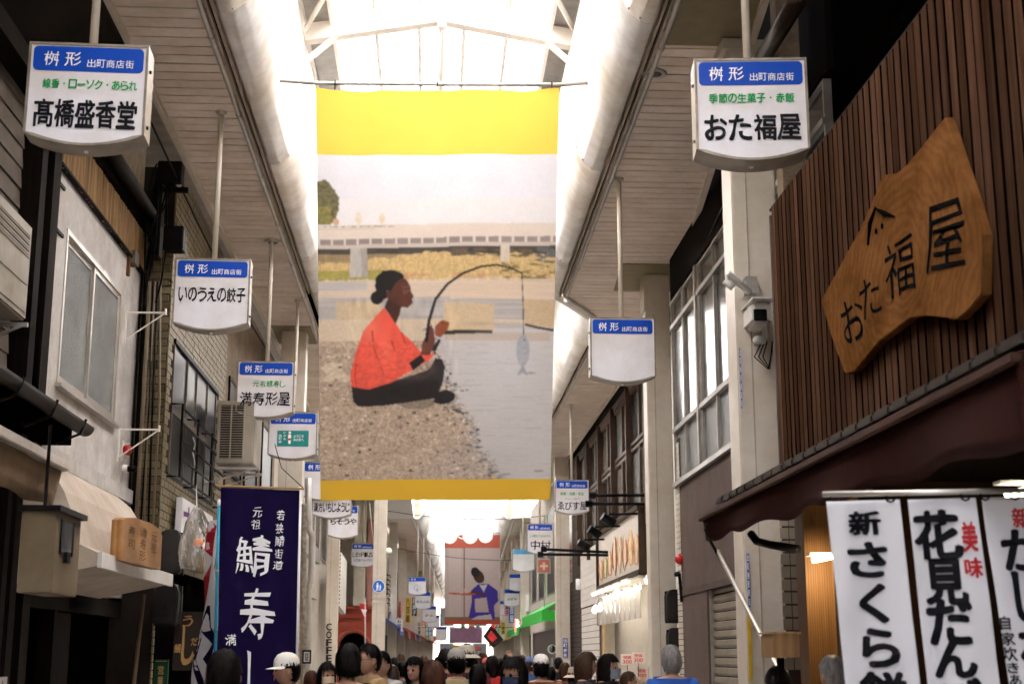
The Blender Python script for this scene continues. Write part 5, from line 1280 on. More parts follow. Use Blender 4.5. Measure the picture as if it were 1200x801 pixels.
# ================================================================== FAR ARCADE (beyond the crossing, bending slightly to the right)
FY0, FY1 = 58.0, 142.0
def fl_(y): return -.72+(y-59)*.024
def fr2(y): return 3.25+(y-59)*.026
def fc_(y): return (fl_(y)+fr2(y))/2
far_roof = tag(empty("far_arcade_roof", (1.3, 58, 7)), kind='structure')
_r_save = roof; roof = far_roof
wd = 1.02
yq = FY0
while yq < FY1:
    ye = yq+6
    c0, c1q = fc_(yq), fc_(ye)
    for i in range(len(bars)-1):
        m_ = glass_far; zz = .12; xa, xb = bars[i]*wd, bars[i+1]*wd
        za_, zb_ = gable(bars[i])+zz, gable(bars[i+1])+zz
        MB().prism([(xa+c0, yq+.02, za_), (xb+c0, yq+.02, zb_), (xb+c1q, ye-.02, zb_), (xa+c1q, ye-.02, za_)], (0, 0, .006)).build("skylight_pane", m_, roof)
    for i in (0, 2, 4, 6, 8):
        x = bars[i]*wd; z = gable(bars[i])
        MB().prism([(x-.03+c0, yq, z), (x+.03+c0, yq, z), (x+.03+c0, yq, z+.1), (x-.03+c0, yq, z+.1)], (c1q-c0, 6, 0)).build("rafter", steelwhite, roof)
    for q_ in range(4):
        for s_ in (-1, 1):
            y_ = yq+q_*1.5+.4; c_ = fc_(y_); xe = RX+s_*1.6*wd
            MB().prism([(c_+RX*wd, y_, gable(RX)+.0), (c_+xe, y_, gable(xe)+.0), (c_+xe, y_, gable(xe)+.07), (c_+RX*wd, y_, gable(RX)+.07)], (0, .06, 0)).build("purlin", colm, roof)
    for yk in (yq, yq+3): truss(yk+.1, fc_(yk))
    yq = ye
def far_cove(s):
    y = FY0
    while y < FY1:
        ye = y+6; e0 = fl_(y) if s < 0 else fr2(y); e1 = fl_(ye) if s < 0 else fr2(ye)
        prf = [(0, 7.13), (-.06, 7.06), (-.16, 7.07), (-.28, 7.18), (-.36, 7.36), (-.40, 7.6), (-.41, 7.9), (-.41, 8.62)]
        f = lambda a, b: (e0*(1-a)+e1*a+s*prf[int(round(b*7))][0], y+.01+(5.98)*a, prf[int(round(b*7))][1])
        o = MB().sheet(f, 1, 7).build("cove_panel", cove, roof, smooth=True); o.modifiers.new("sol", 'SOLIDIFY').thickness = .02
        y = ye
far_cove(-1); far_cove(1)
for s in (-1, 1):
    e = fl_ if s < 0 else fr2
    MB().prism([(e(FY0), FY0, SZ), (e(FY0)+s*1.3, FY0, SZ), (e(FY1)+s*1.3, FY1, SZ), (e(FY1), FY1, SZ)], (0, 0, .03)).build("soffit_panel", cream, roof)
    MB().prism([(e(FY0)+s*.1, FY0, 8.75), (e(FY0)+s*4, FY0, 8.75), (e(FY1)+s*4, FY1, 8.75), (e(FY1)+s*.1, FY1, 8.75)], (0, 0, .03)).build("outer_roof", creamdark, roof)
    MB().tube([(e(FY0)+s*.1, FY0, SZ-.03), (e(FY1)+s*.1, FY1, SZ-.03)], .05, 6).build("conduit", pipem, roof)
    # portal wall over the soffit end
    B("portal_panel", steelwhite, roof, e(FY0)-(.0 if s < 0 else 0), e(FY0)+s*3.4, FY0-.1, FY0-.02, SZ, 8.7)
roof = _r_save
shop_light = bpy.data.lights.new("strip_lamp_light", 'AREA'); shop_light.shape = 'RECTANGLE'; shop_light.size = .25; shop_light.size_y = 6; shop_light.energy = 26; shop_light.color = (1, .9, .74)
slo = bpy.data.objects.new("strip_lamp_light", shop_light); COL.objects.link(slo); slo.location = (3.75, 28.9, 2.88); slo.rotation_euler = (0, math.radians(28), 0)
# far columns
for s in (-1, 1):
    for k in range(9):
        y = 60.5+k*8.6; x = (fl_(y)-.95) if s < 0 else (fr2(y)+.62)
        o = MB().box(x-.18, x+.18, y-.18, y+.18, 0, SZ).build("arcade_column", colm, None, bevel=.01)
        nth = ["nearest", "second", "third", "fourth", "fifth", "sixth", "seventh", "eighth", "ninth"][k]
        tag(o, f"cream column of the far arcade section, {nth} on its {'left' if s < 0 else 'right'} side", "column", "cream steel columns carrying the arcade roof")
psc = [("red", (.5, .05, .04)), ("white", (.7, .68, .64)), ("green", (.04, .3, .08)), ("yellow", (.6, .42, .05)), ("blue", (.03, .12, .42)), ("black", (.03, .03, .03)), ("orange", (.6, .2, .04)), ("cream", (.62, .55, .42)), ("pink", (.6, .28, .3))]
for s in (-1, 1):
    for k in range(9):
        y = 60.5+k*8.6; x = (fl_(y)-.95) if s < 0 else (fr2(y)+.62); nm_, cc_ = psc[(k*(2 if s < 0 else 4)+(1 if s < 0 else 0)) % 9]
        nth = ["nearest", "second", "third", "fourth", "fifth", "sixth", "seventh", "eighth", "ninth"][k]; z = 2.6+((k*7) % 5)*.28; h = .5+((k*3) % 4)*.22
        o = empty("projecting_sign", (x, y, z), f"small {nm_} vertical sign fixed to the {nth} far {'left' if s < 0 else 'right'} column", "sign")
        xs = x-s*.30; MB().box(xs-.14, xs+.14, y-.04, y+.04, z, z+h).build("panel", mat("far_sign_"+nm_, cc_, .5), o); MB().box(xs-.15, xs+.15, y-.05, y+.05, z+h, z+h+.03).build("frame", alum, o)
        letters("lettering", [(c, .2, 1-(i+.9)/3, .8, 1-(i+.1)/3) for i, c in enumerate(["お茶屋", "八百屋", "お菓子"][k % 3])], planefn((xs-.14, y-.045, z), (.28, 0, 0), (0, 0, h)), inkwhite if nm_ in ("red", "green", "blue", "black", "orange") else inkblack, o)
        fb = MB().tube([(x-s*.18, y, z+h*.5), (xs+s*.14, y, z+h*.5)], .015, 5).build("bracket", alum, o)
# cables slung across and along the arcade
for i_, (p0, p1, lab) in enumerate(((P(440, 596, D=50), P(650, 603, D=50), "thin dark cable slung across the street under the big banner"), (P(455, 640, D=62), P(640, 655, D=62), "thin dark cable slung across the far arcade below the lanterns"), ((-2.86, 12, 6.9), (-2.86, 27, 6.85), "black cable sagging along the outer edge of the left soffit"), ((3.2, 13, 6.8), (3.6, 24, 6.85), "black cable sagging along the outer edge of the right soffit"))):
    p0, p1 = Vector(p0), Vector(p1); pts = [p0.lerp(p1, t/12)-Vector((0, 0, .25*math.sin(math.pi*t/12))) for t in range(13)]
    tag(MB().tube(pts, .012, 5).build("cable", blackm, None), lab, "cable")
# far shop fronts
rr = random.Random(11)
fcols = [(.62, .58, .50), (.42, .40, .37), (.70, .68, .63), (.34, .26, .18), (.55, .47, .36), (.68, .62, .52), (.30, .29, .28), (.6, .5, .42)]
awc = [(.05, .35, .08), (.45, .05, .05), (.5, .35, .05), (.08, .12, .35), (.55, .5, .4), (.35, .1, .06)]
desc = ["cream", "grey", "white", "brown", "tan", "ivory", "dark grey", "sand"]
adesc = ["green", "red", "ochre", "navy", "cream", "rust"]
for s in (-1, 1):
    y = FY0; k = 0
    while y < FY1-4:
        L_ = rr.choice([7, 8.5, 10]); ye = min(y+L_, FY1); X_ = (fl_(y)-1.25) if s < 0 else (fr2(y)+1.05)
        ci = rr.randrange(8); ai = (k*2+(0 if s > 0 else 3)) % 6
        o = empty("shop_building", (X_, y, 0), f"{desc[ci]} far shop building with {adesc[ai]} awning, number {['one','two','three','four','five','six','seven','eight','nine','ten','eleven','twelve','thirteen'][k]} from the crossing, {'left' if s < 0 else 'right'} row", "building")
        B("wall", mat("far_wall_%s" % desc[ci].replace(' ', '_'), fcols[ci], .8, grime=.15), o, X_, X_+s*3, y+.03, ye-.03, 0, 7.1)
        n = int(L_//2.4)
        for i in range(n):
            a = y+.5+i*(L_-.8)/n; b_ = a+(L_-.8)/n-.4
            w_ = B("window", fm, o, X_-s*.05, X_-s*.004, a, b_, 4.2, 5.9); B("pane", windark if (i+k) % 2 else winclear, w_, X_-s*.058, X_-s*.052, a+.08, b_-.08, 4.28, 5.82)
        B("shop_opening", mat("far_opening", (.09, .07, .05), .7), o, X_-s*.02, X_-s*.003, y+.5, ye-.5, .1, 2.5)
        am_ = mat("far_awning_"+adesc[ai], awc[ai], .7)
        MB().prism([(X_, y+.4, 3.2), (X_-s*.75, y+.4, 2.75), (X_-s*.75, y+.4, 2.45), (X_-s*.72, y+.4, 2.45), (X_-s*.70, y+.4, 2.70), (X_, y+.4, 3.12)], (0, ye-y-.8, 0)).build("awning", am_, o)
        MB().box(X_-s*.35, X_-s*.28, y+1.2, y+2.6, 3.4, 4.1).build("shop_board", mat("far_board_%d" % (k % 4), [(.7, .68, .62), (.5, .08, .06), (.08, .15, .4), (.65, .5, .2)][k % 4], .5), o)
        y = ye; k += 1
# wall flanking the crossing
B_ = facade("grey side-street building behind the blue-disc column", -1, -1.95, 50.5, 57.9, 7.6, greyw, [(51.5, 54, 3.6, 6.2), (54.8, 57, 3.6, 6.2), (51.2, 53.2, .2, 2.3)], darkmetal, windark, depth=3.5)
B("side_face", mat("dim_grey", (.22, .22, .22), .8), B_, -5.4, -1.96, 50.38, 50.49, 0, 7.6)
MB().tube([(-1.75, 50.2, 0), (-1.75, 50.2, 6.8)], .06, 8).build("drainpipe", pipem, B_, smooth=True)
for k in range(7): 
    z = 3.5+k*.16; MB().tube([(-1.95, 50.3, z), (-1.45, 50.3, z-.12), (-1.45, 50.3, z-.2)], .02, 5).build("stair_rail", darkmetal, B_)
# end of the street
eb = empty("end_building", (3.4, 150, 0), "pale building closing the far end of the street", "building")
B("wall", palew, eb, -8, 15, 150, 154, 0, 12)
for i in range(6):
    for j in range(3):
        w_ = B("window", fm, eb, -6+i*3.4, -4.4+i*3.4, 149.93, 149.99, 1+j*3.6, 3+j*3.6); B("pane", windark, w_, -5.9+i*3.4, -4.5+i*3.4, 149.9, 149.925, 1.1+j*3.6, 2.9+j*3.6)
# globe lanterns under the far roof
for i_, (u, v) in enumerate([(509, 628), (527, 628), (551, 628), (569, 627)]):
    p = P(u, v, D=61); o = empty("globe_lantern", p, f"round white paper globe lantern in front of the far orange-red banner, {['first','second','third','fourth'][i_]} from the left", "lantern", "white globe lanterns under the far roof")
    MB().lathe([(.02, -.32), (.16, -.28), (.28, -.16), (.32, 0), (.28, .16), (.16, .28), (.05, .32)], p, 20).build("globe", mat("globe_lit", (1, .96, .9), .6, var=.02, emit=.075), o, smooth=True)
    MB().tube([p+Vector((0, 0, .3)), (p.x, p.y, 8.6)], .012, 5).build("cord", steelwhite, o)
    for zr in (-.15, 0, .15): MB().lathe([(math.sqrt(.326**2-zr*zr), -.006), (math.sqrt(.326**2-zr*zr)+.004, 0), (math.sqrt(.326**2-zr*zr), .006)], (p.x, p.y, p.z+zr), 20).build("rib", steelwhite, o)
arch = empty("ring_lamp_frame", (1.3, 60, 7.4), "scrolled white metal lamp frame of hoops above the globe lanterns", "frame")
for (u, v, r) in ((532, 612, 10), (545, 609, 8), (555, 607, 11), (566, 612, 9), (545, 616, 15)):
    c_ = P(u, v, D=60); R_ = r*60/FPX
    MB().tube([c_+Vector((R_*math.cos(q), 0, R_*math.sin(q))) for q in [math.pi*2*i/20 for i in range(21)]], .025, 6).build("hoop", steelwhite, arch, smooth=True)
# mauve cloth and dark kite-like card
a, b_ = P(527, 735, D=72), P(565, 753, D=72)
mv = empty("mauve_banner", a, "plain mauve cloth strung across the street under the far red banner", "banner")
S3 = cloth(mv, "cloth", [a, Vector((b_.x, a.y, a.z)), Vector((a.x, a.y, b_.z)), Vector((b_.x, a.y, b_.z))], mat("mauve_cloth", (.33, .19, .29), .8), lambda p, q: .05*math.sin(p*9))
MB().tube([a+Vector((-1.4, 0, .02)), Vector((b_.x+1.6, a.y, a.z+.02))], .015, 5).build("line", darkmetal, mv)
for i_, (u0, u1, v0, v1, c) in enumerate([(540, 545, 731, 736, (.1, .3, .12)), (549, 556, 730, 736, (.55, .3, .2)), (558, 562, 730, 735, (.2, .35, .3)), (530, 548, 755, 763, (.62, .45, .06)), (548, 556, 757, 764, (.05, .3, .25)), (557, 563, 757, 762, (.6, .12, .1))]):
    a, b_ = P(u0, v0, D=80), P(u1, v1, D=80)
    tag(MB().box(a.x, b_.x, a.y, a.y+.05, b_.z, a.z).build("bunting_panel", mat("bunting_%d" % i_, c, .7), None), ["small dark green panel", "small salmon panel", "small sage panel", "small ochre panel", "small teal panel", "small red panel"][i_]+" in the far clutter near the mauve cloth", "panel")
# ================================================================== MIDDLE RIGHT
XM = 3.9
brn = mat("brown_timber", (.065, .042, .030), .5, var=.2)
hF = empty("glazed_brown_shop", (XM, 30, 0), "shop with brown-framed glazed upper wall and a lit food-picture board", "building")
B("core", mat("core_grey", (.3, .28, .26), .8), hF, XM+.3, 7, 20.2, 33.4, 0, 8.5)
y = 25.2; ys2 = []
while y < 37.5: ys2.append(y); y += 1.22
for i in range(len(ys2)-1):
    for j, (c0, c1_) in enumerate(((4.0, 5.55), (5.6, 6.72))):
        a, b_ = ys2[i], ys2[i+1]; f = MB()
        for q in ((a, a+.10, c0, c1_), (b_-.04, b_, c0, c1_), (a+.10, b_-.04, c0, c0+.07), (a+.10, b_-.04, c1_-.07, c1_)): f.box(XM-.03, XM+.05, *q)
        w_ = f.build("window", brn, hF); B("pane", [mat("pane_beige", (.26, .235, .20), .1, var=.4, scale=1.2, spec=.6), frosted, winclear][(i+j) % 3], w_, XM+.02, XM+.026, a+.10, b_-.04, c0+.07, c1_-.07)
for y in ys2[::2]: B("mullion", brn, hF, XM-.12, XM-.032, y-.06, y+.06, 3.9, 6.8)
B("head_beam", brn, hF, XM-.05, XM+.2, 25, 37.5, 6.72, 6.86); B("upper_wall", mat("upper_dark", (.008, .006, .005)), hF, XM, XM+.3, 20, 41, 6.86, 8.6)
B("mid_wall", whitew, hF, XM+.06, XM+.3, 20.2, 25.1, 0, 8.4)
# white tiled wall and board
tilew = mat("tile_cream", (.70, .67, .62), .3, var=.05, rnd=.05)
B("board_wall", mortar, hF, XM-.02, XM+.04, 32.2, 37.3, 2.8, 4.2)
k = 0
for j in range(9):
    for i in range(8):
        B("tile", tilew, hF, XM-.04, XM-.02, 32.25+i*.63, 32.25+i*.63+.61, 2.82+j*.153, 2.82+j*.153+.143)
brd = empty("food_picture_board", (3.75, 29, 3.0), "long white board with pictures of bread and soft ice on the brown glazed shop", "sign")
by0, by1, bz0, bz1 = 25.6, 32.1, 3.12, 4.2
MB().box(XM-.16, XM-.06, by0, by1, bz0, bz1).build("panel", mat("board_print", (.66, .61, .54), .45, var=.06), brd)
for q in ((by0-.05, by1+.05, bz1+.0, bz1+.09), (by0-.05, by1+.05, bz0-.09, bz0)): B("rail", brn, brd, XM-.22, XM-.05, *q)
B("rail", brn, brd, XM-.22, XM-.05, by1, by1+.08, bz0, bz1); B("rail", brn, brd, XM-.2, XM-.05, by0-.05, by0, bz0, bz1)
rr2 = random.Random(3)
pc = [(.50, .19, .06), (.60, .34, .13), (.42, .14, .05), (.55, .36, .2), (.30, .09, .03), (.52, .24, .13), (.22, .25, .07)]
for i in range(8):
    yc = by0+.5+i*.78; hgt_ = rr2.uniform(.55, .95) if i < 7 else rr2.uniform(.35, .55); w0 = .42; pts = []
    for q in range(14):
        an = q/14*2*math.pi; r_ = 1+.12*math.sin(5*an+i)+.1*math.sin(3*an+2*i)
        pts.append((XM-.165-.002*i, yc+w0*r_*math.cos(an), bz0+.08+hgt_*.5+hgt_*.45*r_*math.sin(an)))
    MB().prism(pts, (.003, 0, 0)).build("picture", mat("picture_%d" % (i % 7), pc[i % 7], .5, var=.6, scale=5), brd)
    pts2 = [(p_[0]-.003, yc+(p_[1]-yc)*.45, p_[2]+.02) for p_ in pts]; MB().prism(pts2, (.002, 0, 0)).build("picture", mat("picture_light", (.78, .62, .42), .5, var=.3, scale=9), brd)
# spotlights on arms
def spot(u, v, wy, lab, lit=False):
    D_ = P(u, v, Y=wy); o = empty("spotlight", (D_.x, wy, D_.z), lab, "spotlight", "black arm spotlights over the picture board")
    MB().tube([(D_.x+.02, wy, D_.z+.09), (XM, wy, D_.z+.11)], .022, 6).build("arm", blackm, o)
    MB().tube([(D_.x-.10, wy-.02, D_.z+.05), (D_.x+.12, wy+.02, D_.z-.08)], .085, 10).build("head", blackm, o, smooth=False)
spot(712, 608, 25.9, "black arm spotlight nearest the second right column"); spot(696, 622, 28.4, "black arm spotlight, second along the picture board"); spot(683, 637, 31, "black arm spotlight farthest along, beside the white tiles")
for (u0, v0, u1, v1, Y_, lab) in ((690, 580, 763, 580, 25.4, "black sign arm above, reaching from the glazed shop to the sign with green writing"), (686, 590, 763, 590, 25.4, "black sign arm below, reaching towards the sign with green writing"),
                              (634, 643, 722, 647, 30.4, "black sign arm reaching towards the two-character sign, upper"), (630, 649, 716, 650, 30.4, "black sign arm reaching towards the two-character sign, lower")):
    a, b_ = P(u0, v0, Y=Y_), P(u1, v1, Y=Y_); o = empty("sign_arm", b_, lab, "bracket"); MB().tube([a, b_], .03, 6).build("bar", blackm, o); MB().tube([a+Vector((.0, 0, 0)), a+Vector((.12, 0, .0))], .06, 6).build("collar", blackm, o)
# lamps under board (lit) and shop opening
lampw = mat("lamp_white", (1, .93, .8), .5, emit=.9, var=.01)
for i in range(5):
    y = 26.2+i*1.3; o = empty("strip_lamp", (XM-.3, y, 2.95), f"lit strip lamp under the picture board, {['nearest','second','third','fourth','farthest'][i]} of five", "lamp", "lit strip lamps under the picture board")
    MB().box(XM-.34, XM-.24, y, y+.9, 2.96, 3.0).build("housing", steelwhite, o); MB().tube([(XM-.29, y+.05, 2.94), (XM-.29, y+.85, 2.94)], .018, 8).build("tube", lampw, o)
for i_, (u, v) in enumerate(((698, 715), (704, 713), (723, 697), (761, 680))):
    p = P(u, v, X=XM-.3); o = empty("floodlight", p, ["lit round floodlight at the white tiled corner, left one", "lit round floodlight at the white tiled corner, right one", "lit round floodlight below the picture board middle", "lit round floodlight below the board by the column"][i_], "lamp")
    MB().tube([p+Vector((.0, 0, .12)), p+Vector((-.03, -.03, 0))], [.03, .075], 10).build("shade", steelwhite, o); MB().lathe([(.001, -.002), (.06, 0), (.001, .004)], p+Vector((-.03, -.045, -.0)), 10, 'y').build("bulb", lampw, o)
B("ceiling", whitew, hF, XM-.2, XM+2.6, 25.6, 32.1, 2.98, 3.02); B("rear_wall", mat("shop_cream", (.58, .53, .44), .8), hF, XM+1.6, XM+1.7, 20.3, 33.3, 0, 3.0)
B("side_wall", mat("shop_cream", (.58, .53, .44)), hF, XM, XM+1.6, 33.1, 33.3, 0, 3.0)
film2 = mat("clear_curtain", (.75, .73, .68), .1, var=.1, spec=.8); film2.node_tree.nodes["Principled BSDF"].inputs["Transmission Weight"].default_value = .75
cu = empty("plastic_curtain", (XM-.1, 29, 2.6), "clear plastic curtain band hanging above the shop opening", "curtain")
MB().sheet(lambda a, b: (XM-.12+.03*math.sin(a*60), 26+6.9*a, 2.9-.62*b), 80, 3).build("sheet", film2, cu, smooth=True)
B("frame", brn, hF, XM-.05, XM, 32.9, 33.1, 0, 2.9); B("frame", mat("tan_frame", (.35, .25, .14), .5), hF, XM-.05, XM, 32.4, 32.7, 0, 2.8)
# grid tile pilaster
B("pilaster_core", mat("grout_dark", (.10, .09, .08), .9), hF, XM+.0, XM+.1, 33.5, 37.4, 0, 2.8)
for j in range(18):
    for i in range(8): B("tile", tilew, hF, XM-.02, XM+.0, 33.52+i*.48, 33.52+i*.48+.45, .1+j*.15, .1+j*.15+.135)
hG = empty("dark_brick_pier_building", (XM, 39, 0), "narrow dark brick building just left of the white tiled pilaster", "building")
B("core", mat("grout_black", (.02, .018, .016), .9), hG, XM, XM+2, 37.45, 41.5, 0, 7.05)
db = MB(); z = .1; r_ = 0
while z < 6.9:
    y = 37.5+(.1 if r_ % 2 else 0)
    while y < 41.4: db.box(XM-.012, XM+random.uniform(-.002, .002), y, min(y+.36, 41.5), z, z+.11); y += .38
    z += .125; r_ += 1
tag(db.build("brick_facing", mat("brick_dark", (.055, .042, .035), .6, var=.3), hG), kind='stuff')
B("end_face", mat("brick_dark", (.055, .042, .035)), hG, XM-.03, XM+1.9, 37.40, 37.445, 2.9, 7.05)
B("side_window", winclear, hG, XM-.02, XM-.014, 39.6, 40.8, 3.6, 6.2)
wc = empty("cylinder_lamp", P(677.5, 684, D=36), "small white cylindrical lamp beside the dark brick strip", "lamp")
MB().tube([P(677.5, 678, D=36), P(677.5, 690, D=36)], .06, 10).build("body", inkwhite, wc, smooth=True)
# things beyond the third right column
hH = facade("pale building behind the third right column with vertical windows", 1, 3.95, 41.6, 57.5, 7.3, palew, [(42.5, 45, 3.6, 6.4), (46, 49, 3.6, 6.4), (50, 53, 3.6, 6.4), (54, 56.6, 3.6, 6.4), (43, 56, .2, 2.5)], fm, windark)
ga = empty("green_awning", (3.2, 46, 2.9), "bright green fabric awning left of the third right column", "awning")
ag = mat("awning_green", (.03, .42, .04), .6, var=.06)
A, Bq = P(651, 712, D=44), P(620, 724, D=51)
x1_, x0_ = A.x, P(621, 738, D=51).x
MB().prism([(3.94, 42.2, 3.30), (3.22, 42.2, 2.92), (3.22, 42.2, 2.58), (3.25, 42.2, 2.58), (3.26, 42.2, 2.88), (3.94, 42.2, 3.24)], (-.05, 8.4, 0)).build("canopy", ag, ga)
MB().box(3.24, 3.93, 42.19, 42.21, 2.62, 2.92).build("end_flap", ag, ga)
letters("lettering", [(c, .08+.2*i, .2, .24+.2*i, .8) for i, c in enumerate("みどり茶")], planefn((3.215, 50.2, 2.6), (0, -7.6, 0), (0, 0, .3)), mat("awning_dark_ink", (.01, .2, .02), .6), ga)
rcx = empty("red_cross_sign", P(637, 662, D=44), "small dull red square sign with a pale cross under the two-character sign", "sign")
a, b_ = P(629.5, 654, D=44), P(645, 671.5, D=44)
MB().box(a.x, b_.x, a.y, a.y+.08, b_.z, a.z).build("frame", alum, rcx); MB().box(a.x+.03, b_.x-.03, a.y-.004, a.y, b_.z+.03, a.z-.03).build("face", mat("sign_dull_red", (.50, .16, .12), .5), rcx)
cx_, cz_ = (a.x+b_.x)/2, (a.z+b_.z)/2; pk = mat("cross_pink", (.72, .5, .42), .5)
MB().box(cx_-.035, cx_+.035, a.y-.008, a.y-.005, cz_-.12, cz_+.12).build("cross_bar", pk, rcx); MB().box(cx_-.12, cx_+.12, a.y-.011, a.y-.0085, cz_-.035, cz_+.035).build("cross_bar", pk, rcx)
MB().tube([P(638, 671, D=44), P(638, 712, D=44)], .02, 6).build("pole", alum, rcx)
mr_ = empty("round_mirror", P(647, 760, D=43), "round white-rimmed mirror sign near the foot of the third right column", "mirror")
MB().lathe([(.13, .03), (.14, 0), (.12, -.02), (.11, -.01)], P(647, 760, D=43), 20, 'y').build("rim", inkwhite, mr_, smooth=True); MB().lathe([(.11, -.012), (.02, -.03)], P(647, 760, D=43), 20, 'y').build("glass", frosted, mr_, smooth=True)
MB().tube([(P(647, 760, D=43).x, P(647, 760, D=43).y+.03, 0), P(647, 770, D=43.1)], .025, 6).build("stand", alum, mr_)
strip_sign(659.5, 747, 665.5, 770, 39.88, mat("sign_navy", (.03, .04, .28), .4), "small navy vertical sign with white writing on the third right column", "出町枡形")
ppz = strip_sign(657, 784, 668, 803, 39.86, paperw, "white poster with red price digits at the foot of the third right column")
letters("lettering", [("300", .1, .3, .9, .7)], planefn((P(657, 803, Y=39.84).x, 39.845, P(657, 803, Y=39.84).z), (.27, 0, 0), (0, 0, .45)), inkred, ppz)
# price cards and goods on the sales table
tb = empty("sales_table", (3.5, 29, 0), "sales table heaped with packed goods and price cards before the white shop", "table")
MB().box(3.25, 4.6, 25.8, 32, .78, .84).build("tabletop", mat("table_top", (.4, .3, .2), .6), tb)
for (x, y) in ((3.3, 25.9), (4.5, 25.9), (3.3, 31.9), (4.5, 31.9)): MB().box(x-.03, x+.03, y-.03, y+.03, 0, .78).build("leg", darkmetal, tb)
gcol = [(.5, .25, .12), (.6, .5, .35), (.35, .12, .08), (.25, .3, .12), (.65, .6, .5)]
heap = MB()
for i in range(60):
    r1x = random.Random(i+400); x = 3.4+r1x.random()*1.1; y = 25.95+5.8*r1x.random(); s_ = r1x.uniform(.08, .15); lay = r1x.choice([0, .12, .24])
    c_, q_ = math.cos(i), math.sin(i); heap.prism([(x+s_*(c_*a-q_*b), y+s_*(q_*a+c_*b), .842+lay) for a, b in ((-1, -1), (1, -1), (1, 1), (-1, 1))], (0, 0, .11+.05*r1x.random()))
tag(heap.build("food_packs", mat("pack_print", (.30, .10, .05), .3, var=.8, scale=7, col2=(.75, .65, .5)), None), "heap of small brown and white food packs on the sales table", "food", kind='stuff')
for i_, (u, v) in enumerate(((720, 790), (735, 772), (748, 770), (752, 788), (737, 792))):
    p = P(u, v, D=26.5); o = empty("price_card", p, ["white card with red price at the left end of the sales table", "white card with red price standing high left of centre", "white card with red price standing high beside its twin", "white card with red price low on the right", "white card with red price low in the middle"][i_], "price card")
    MB().box(p.x-.12, p.x+.12, p.y, p.y+.008, p.z-.1, p.z+.1).build("card", paperw, o)
    letters("lettering", [("300", .15, .12, .85, .45), ("特価", .2, .55, .8, .85)], planefn((p.x-.12, p.y-.003, p.z-.1), (.24, 0, 0), (0, 0, .2)), inkred, o)
    MB().tube([(p.x, p.y+.01, .8), (p.x, p.y+.01, p.z)], .006, 5).build("stick", darkmetal, o)
nt_ = empty("hanging_notice", P(766, 770, D=20), "white paper notice hanging tilted beside the second right column's foot", "notice")
MB().prism([P(772, 756, D=20), P(774, 760, D=20), P(765, 786, D=20), P(760, 783, D=20), P(767, 762, D=20)], (0, .01, 0)).build("sheet", paperw, nt_)
# unseen walls behind the viewpoint and along both sides
tag(B("wall_left_near", darkwood, None, -4.2, -3.4, -14, -12, 0, 8), kind='structure')
for (x0, x1, y0_, y1_, z1_) in ((-9.5, -9, -14, 60, 9), (9, 9.5, -14, 60, 9)): tag(B("side_light_block", creamdark, None, x0, x1, y0_, y1_, 0, z1_), kind='structure')  # added beyond the buildings to keep sky light out at the sides
nb = empty("rear_light_block", (0, -16, 0), "unseen cream wall added across the street behind the viewpoint to stop light", "building"); B("wall", palew, nb, -10, 10, -17, -16, 0, 9)  # made-up end wall, keeps light from entering behind the camera
# ================================================================== PEOPLE
def skin_grow(pts, edges, sub=1):
    me = bpy.data.meshes.new("s"); ks = list(pts); me.from_pydata([pts[k][0] for k in ks], [(ks.index(a), ks.index(b)) for a, b in edges], [])
    o = bpy.data.objects.new("s", me); COL.objects.link(o); o.modifiers.new("sk", 'SKIN')
    for i, k in enumerate(ks):
        d = me.skin_vertices[0].data[i]; r = pts[k][1]; d.radius = r if isinstance(r, tuple) else (r, r); d.use_root = (i == 0)
    m = o.modifiers.new("ss", 'SUBSURF'); m.levels = sub; m.render_levels = sub
    out = bpy.data.meshes.new_from_object(o.evaluated_get(bpy.context.evaluated_depsgraph_get())); bpy.data.objects.remove(o); return out
def head_mesh():
    bm = bmesh.new(); bmesh.ops.create_icosphere(bm, subdivisions=4, radius=1)
    for v in bm.verts:
        x, y, z = v.co; f = max(0, -y)           # face looks to -y
        w = 1-.16*max(0, -z)**1.5-.05*max(0, z)**2; jaw = 1+.02*f*max(0, -z)
        X, Y, Z = x*.076*w, y*.098*(1-.10*max(0, -z)), z*.118
        if y > 0: Y *= 1+.06*max(0, z)
        Y -= .010*math.exp(-((x/.16)**2+((z+.82)/.20)**2))*(f > 0)      # chin
        Y -= .026*math.exp(-((x/(.10+.10*max(0, .1-z)))**2+((z+.20)/.17)**2))*(f > .3)   # nose
        Y -= .006*math.exp(-((x/.28)**2+((z+.52)/.10)**2))*(f > .2)     # mouth
        Y += .009*math.exp(-(((abs(x)-.36)/.17)**2+((z-.02)/.11)**2))*(f > .2)  # sockets
        Y -= .005*math.exp(-((z-.20)/.09)**2)*(f > .2)*(abs(x) < .6)    # brow
        v.co = (X, Y, Z)
    for s in (-1, 1):
        r = bmesh.ops.create_icosphere(bm, subdivisions=2, radius=1)
        for v in r['verts']: x, y, z = v.co; v.co = (s*.078+x*.009+s*.006*(y > 0), .008+y*.019, -.012+z*.031)
    return bm
def hands(bm_pts):
    pass
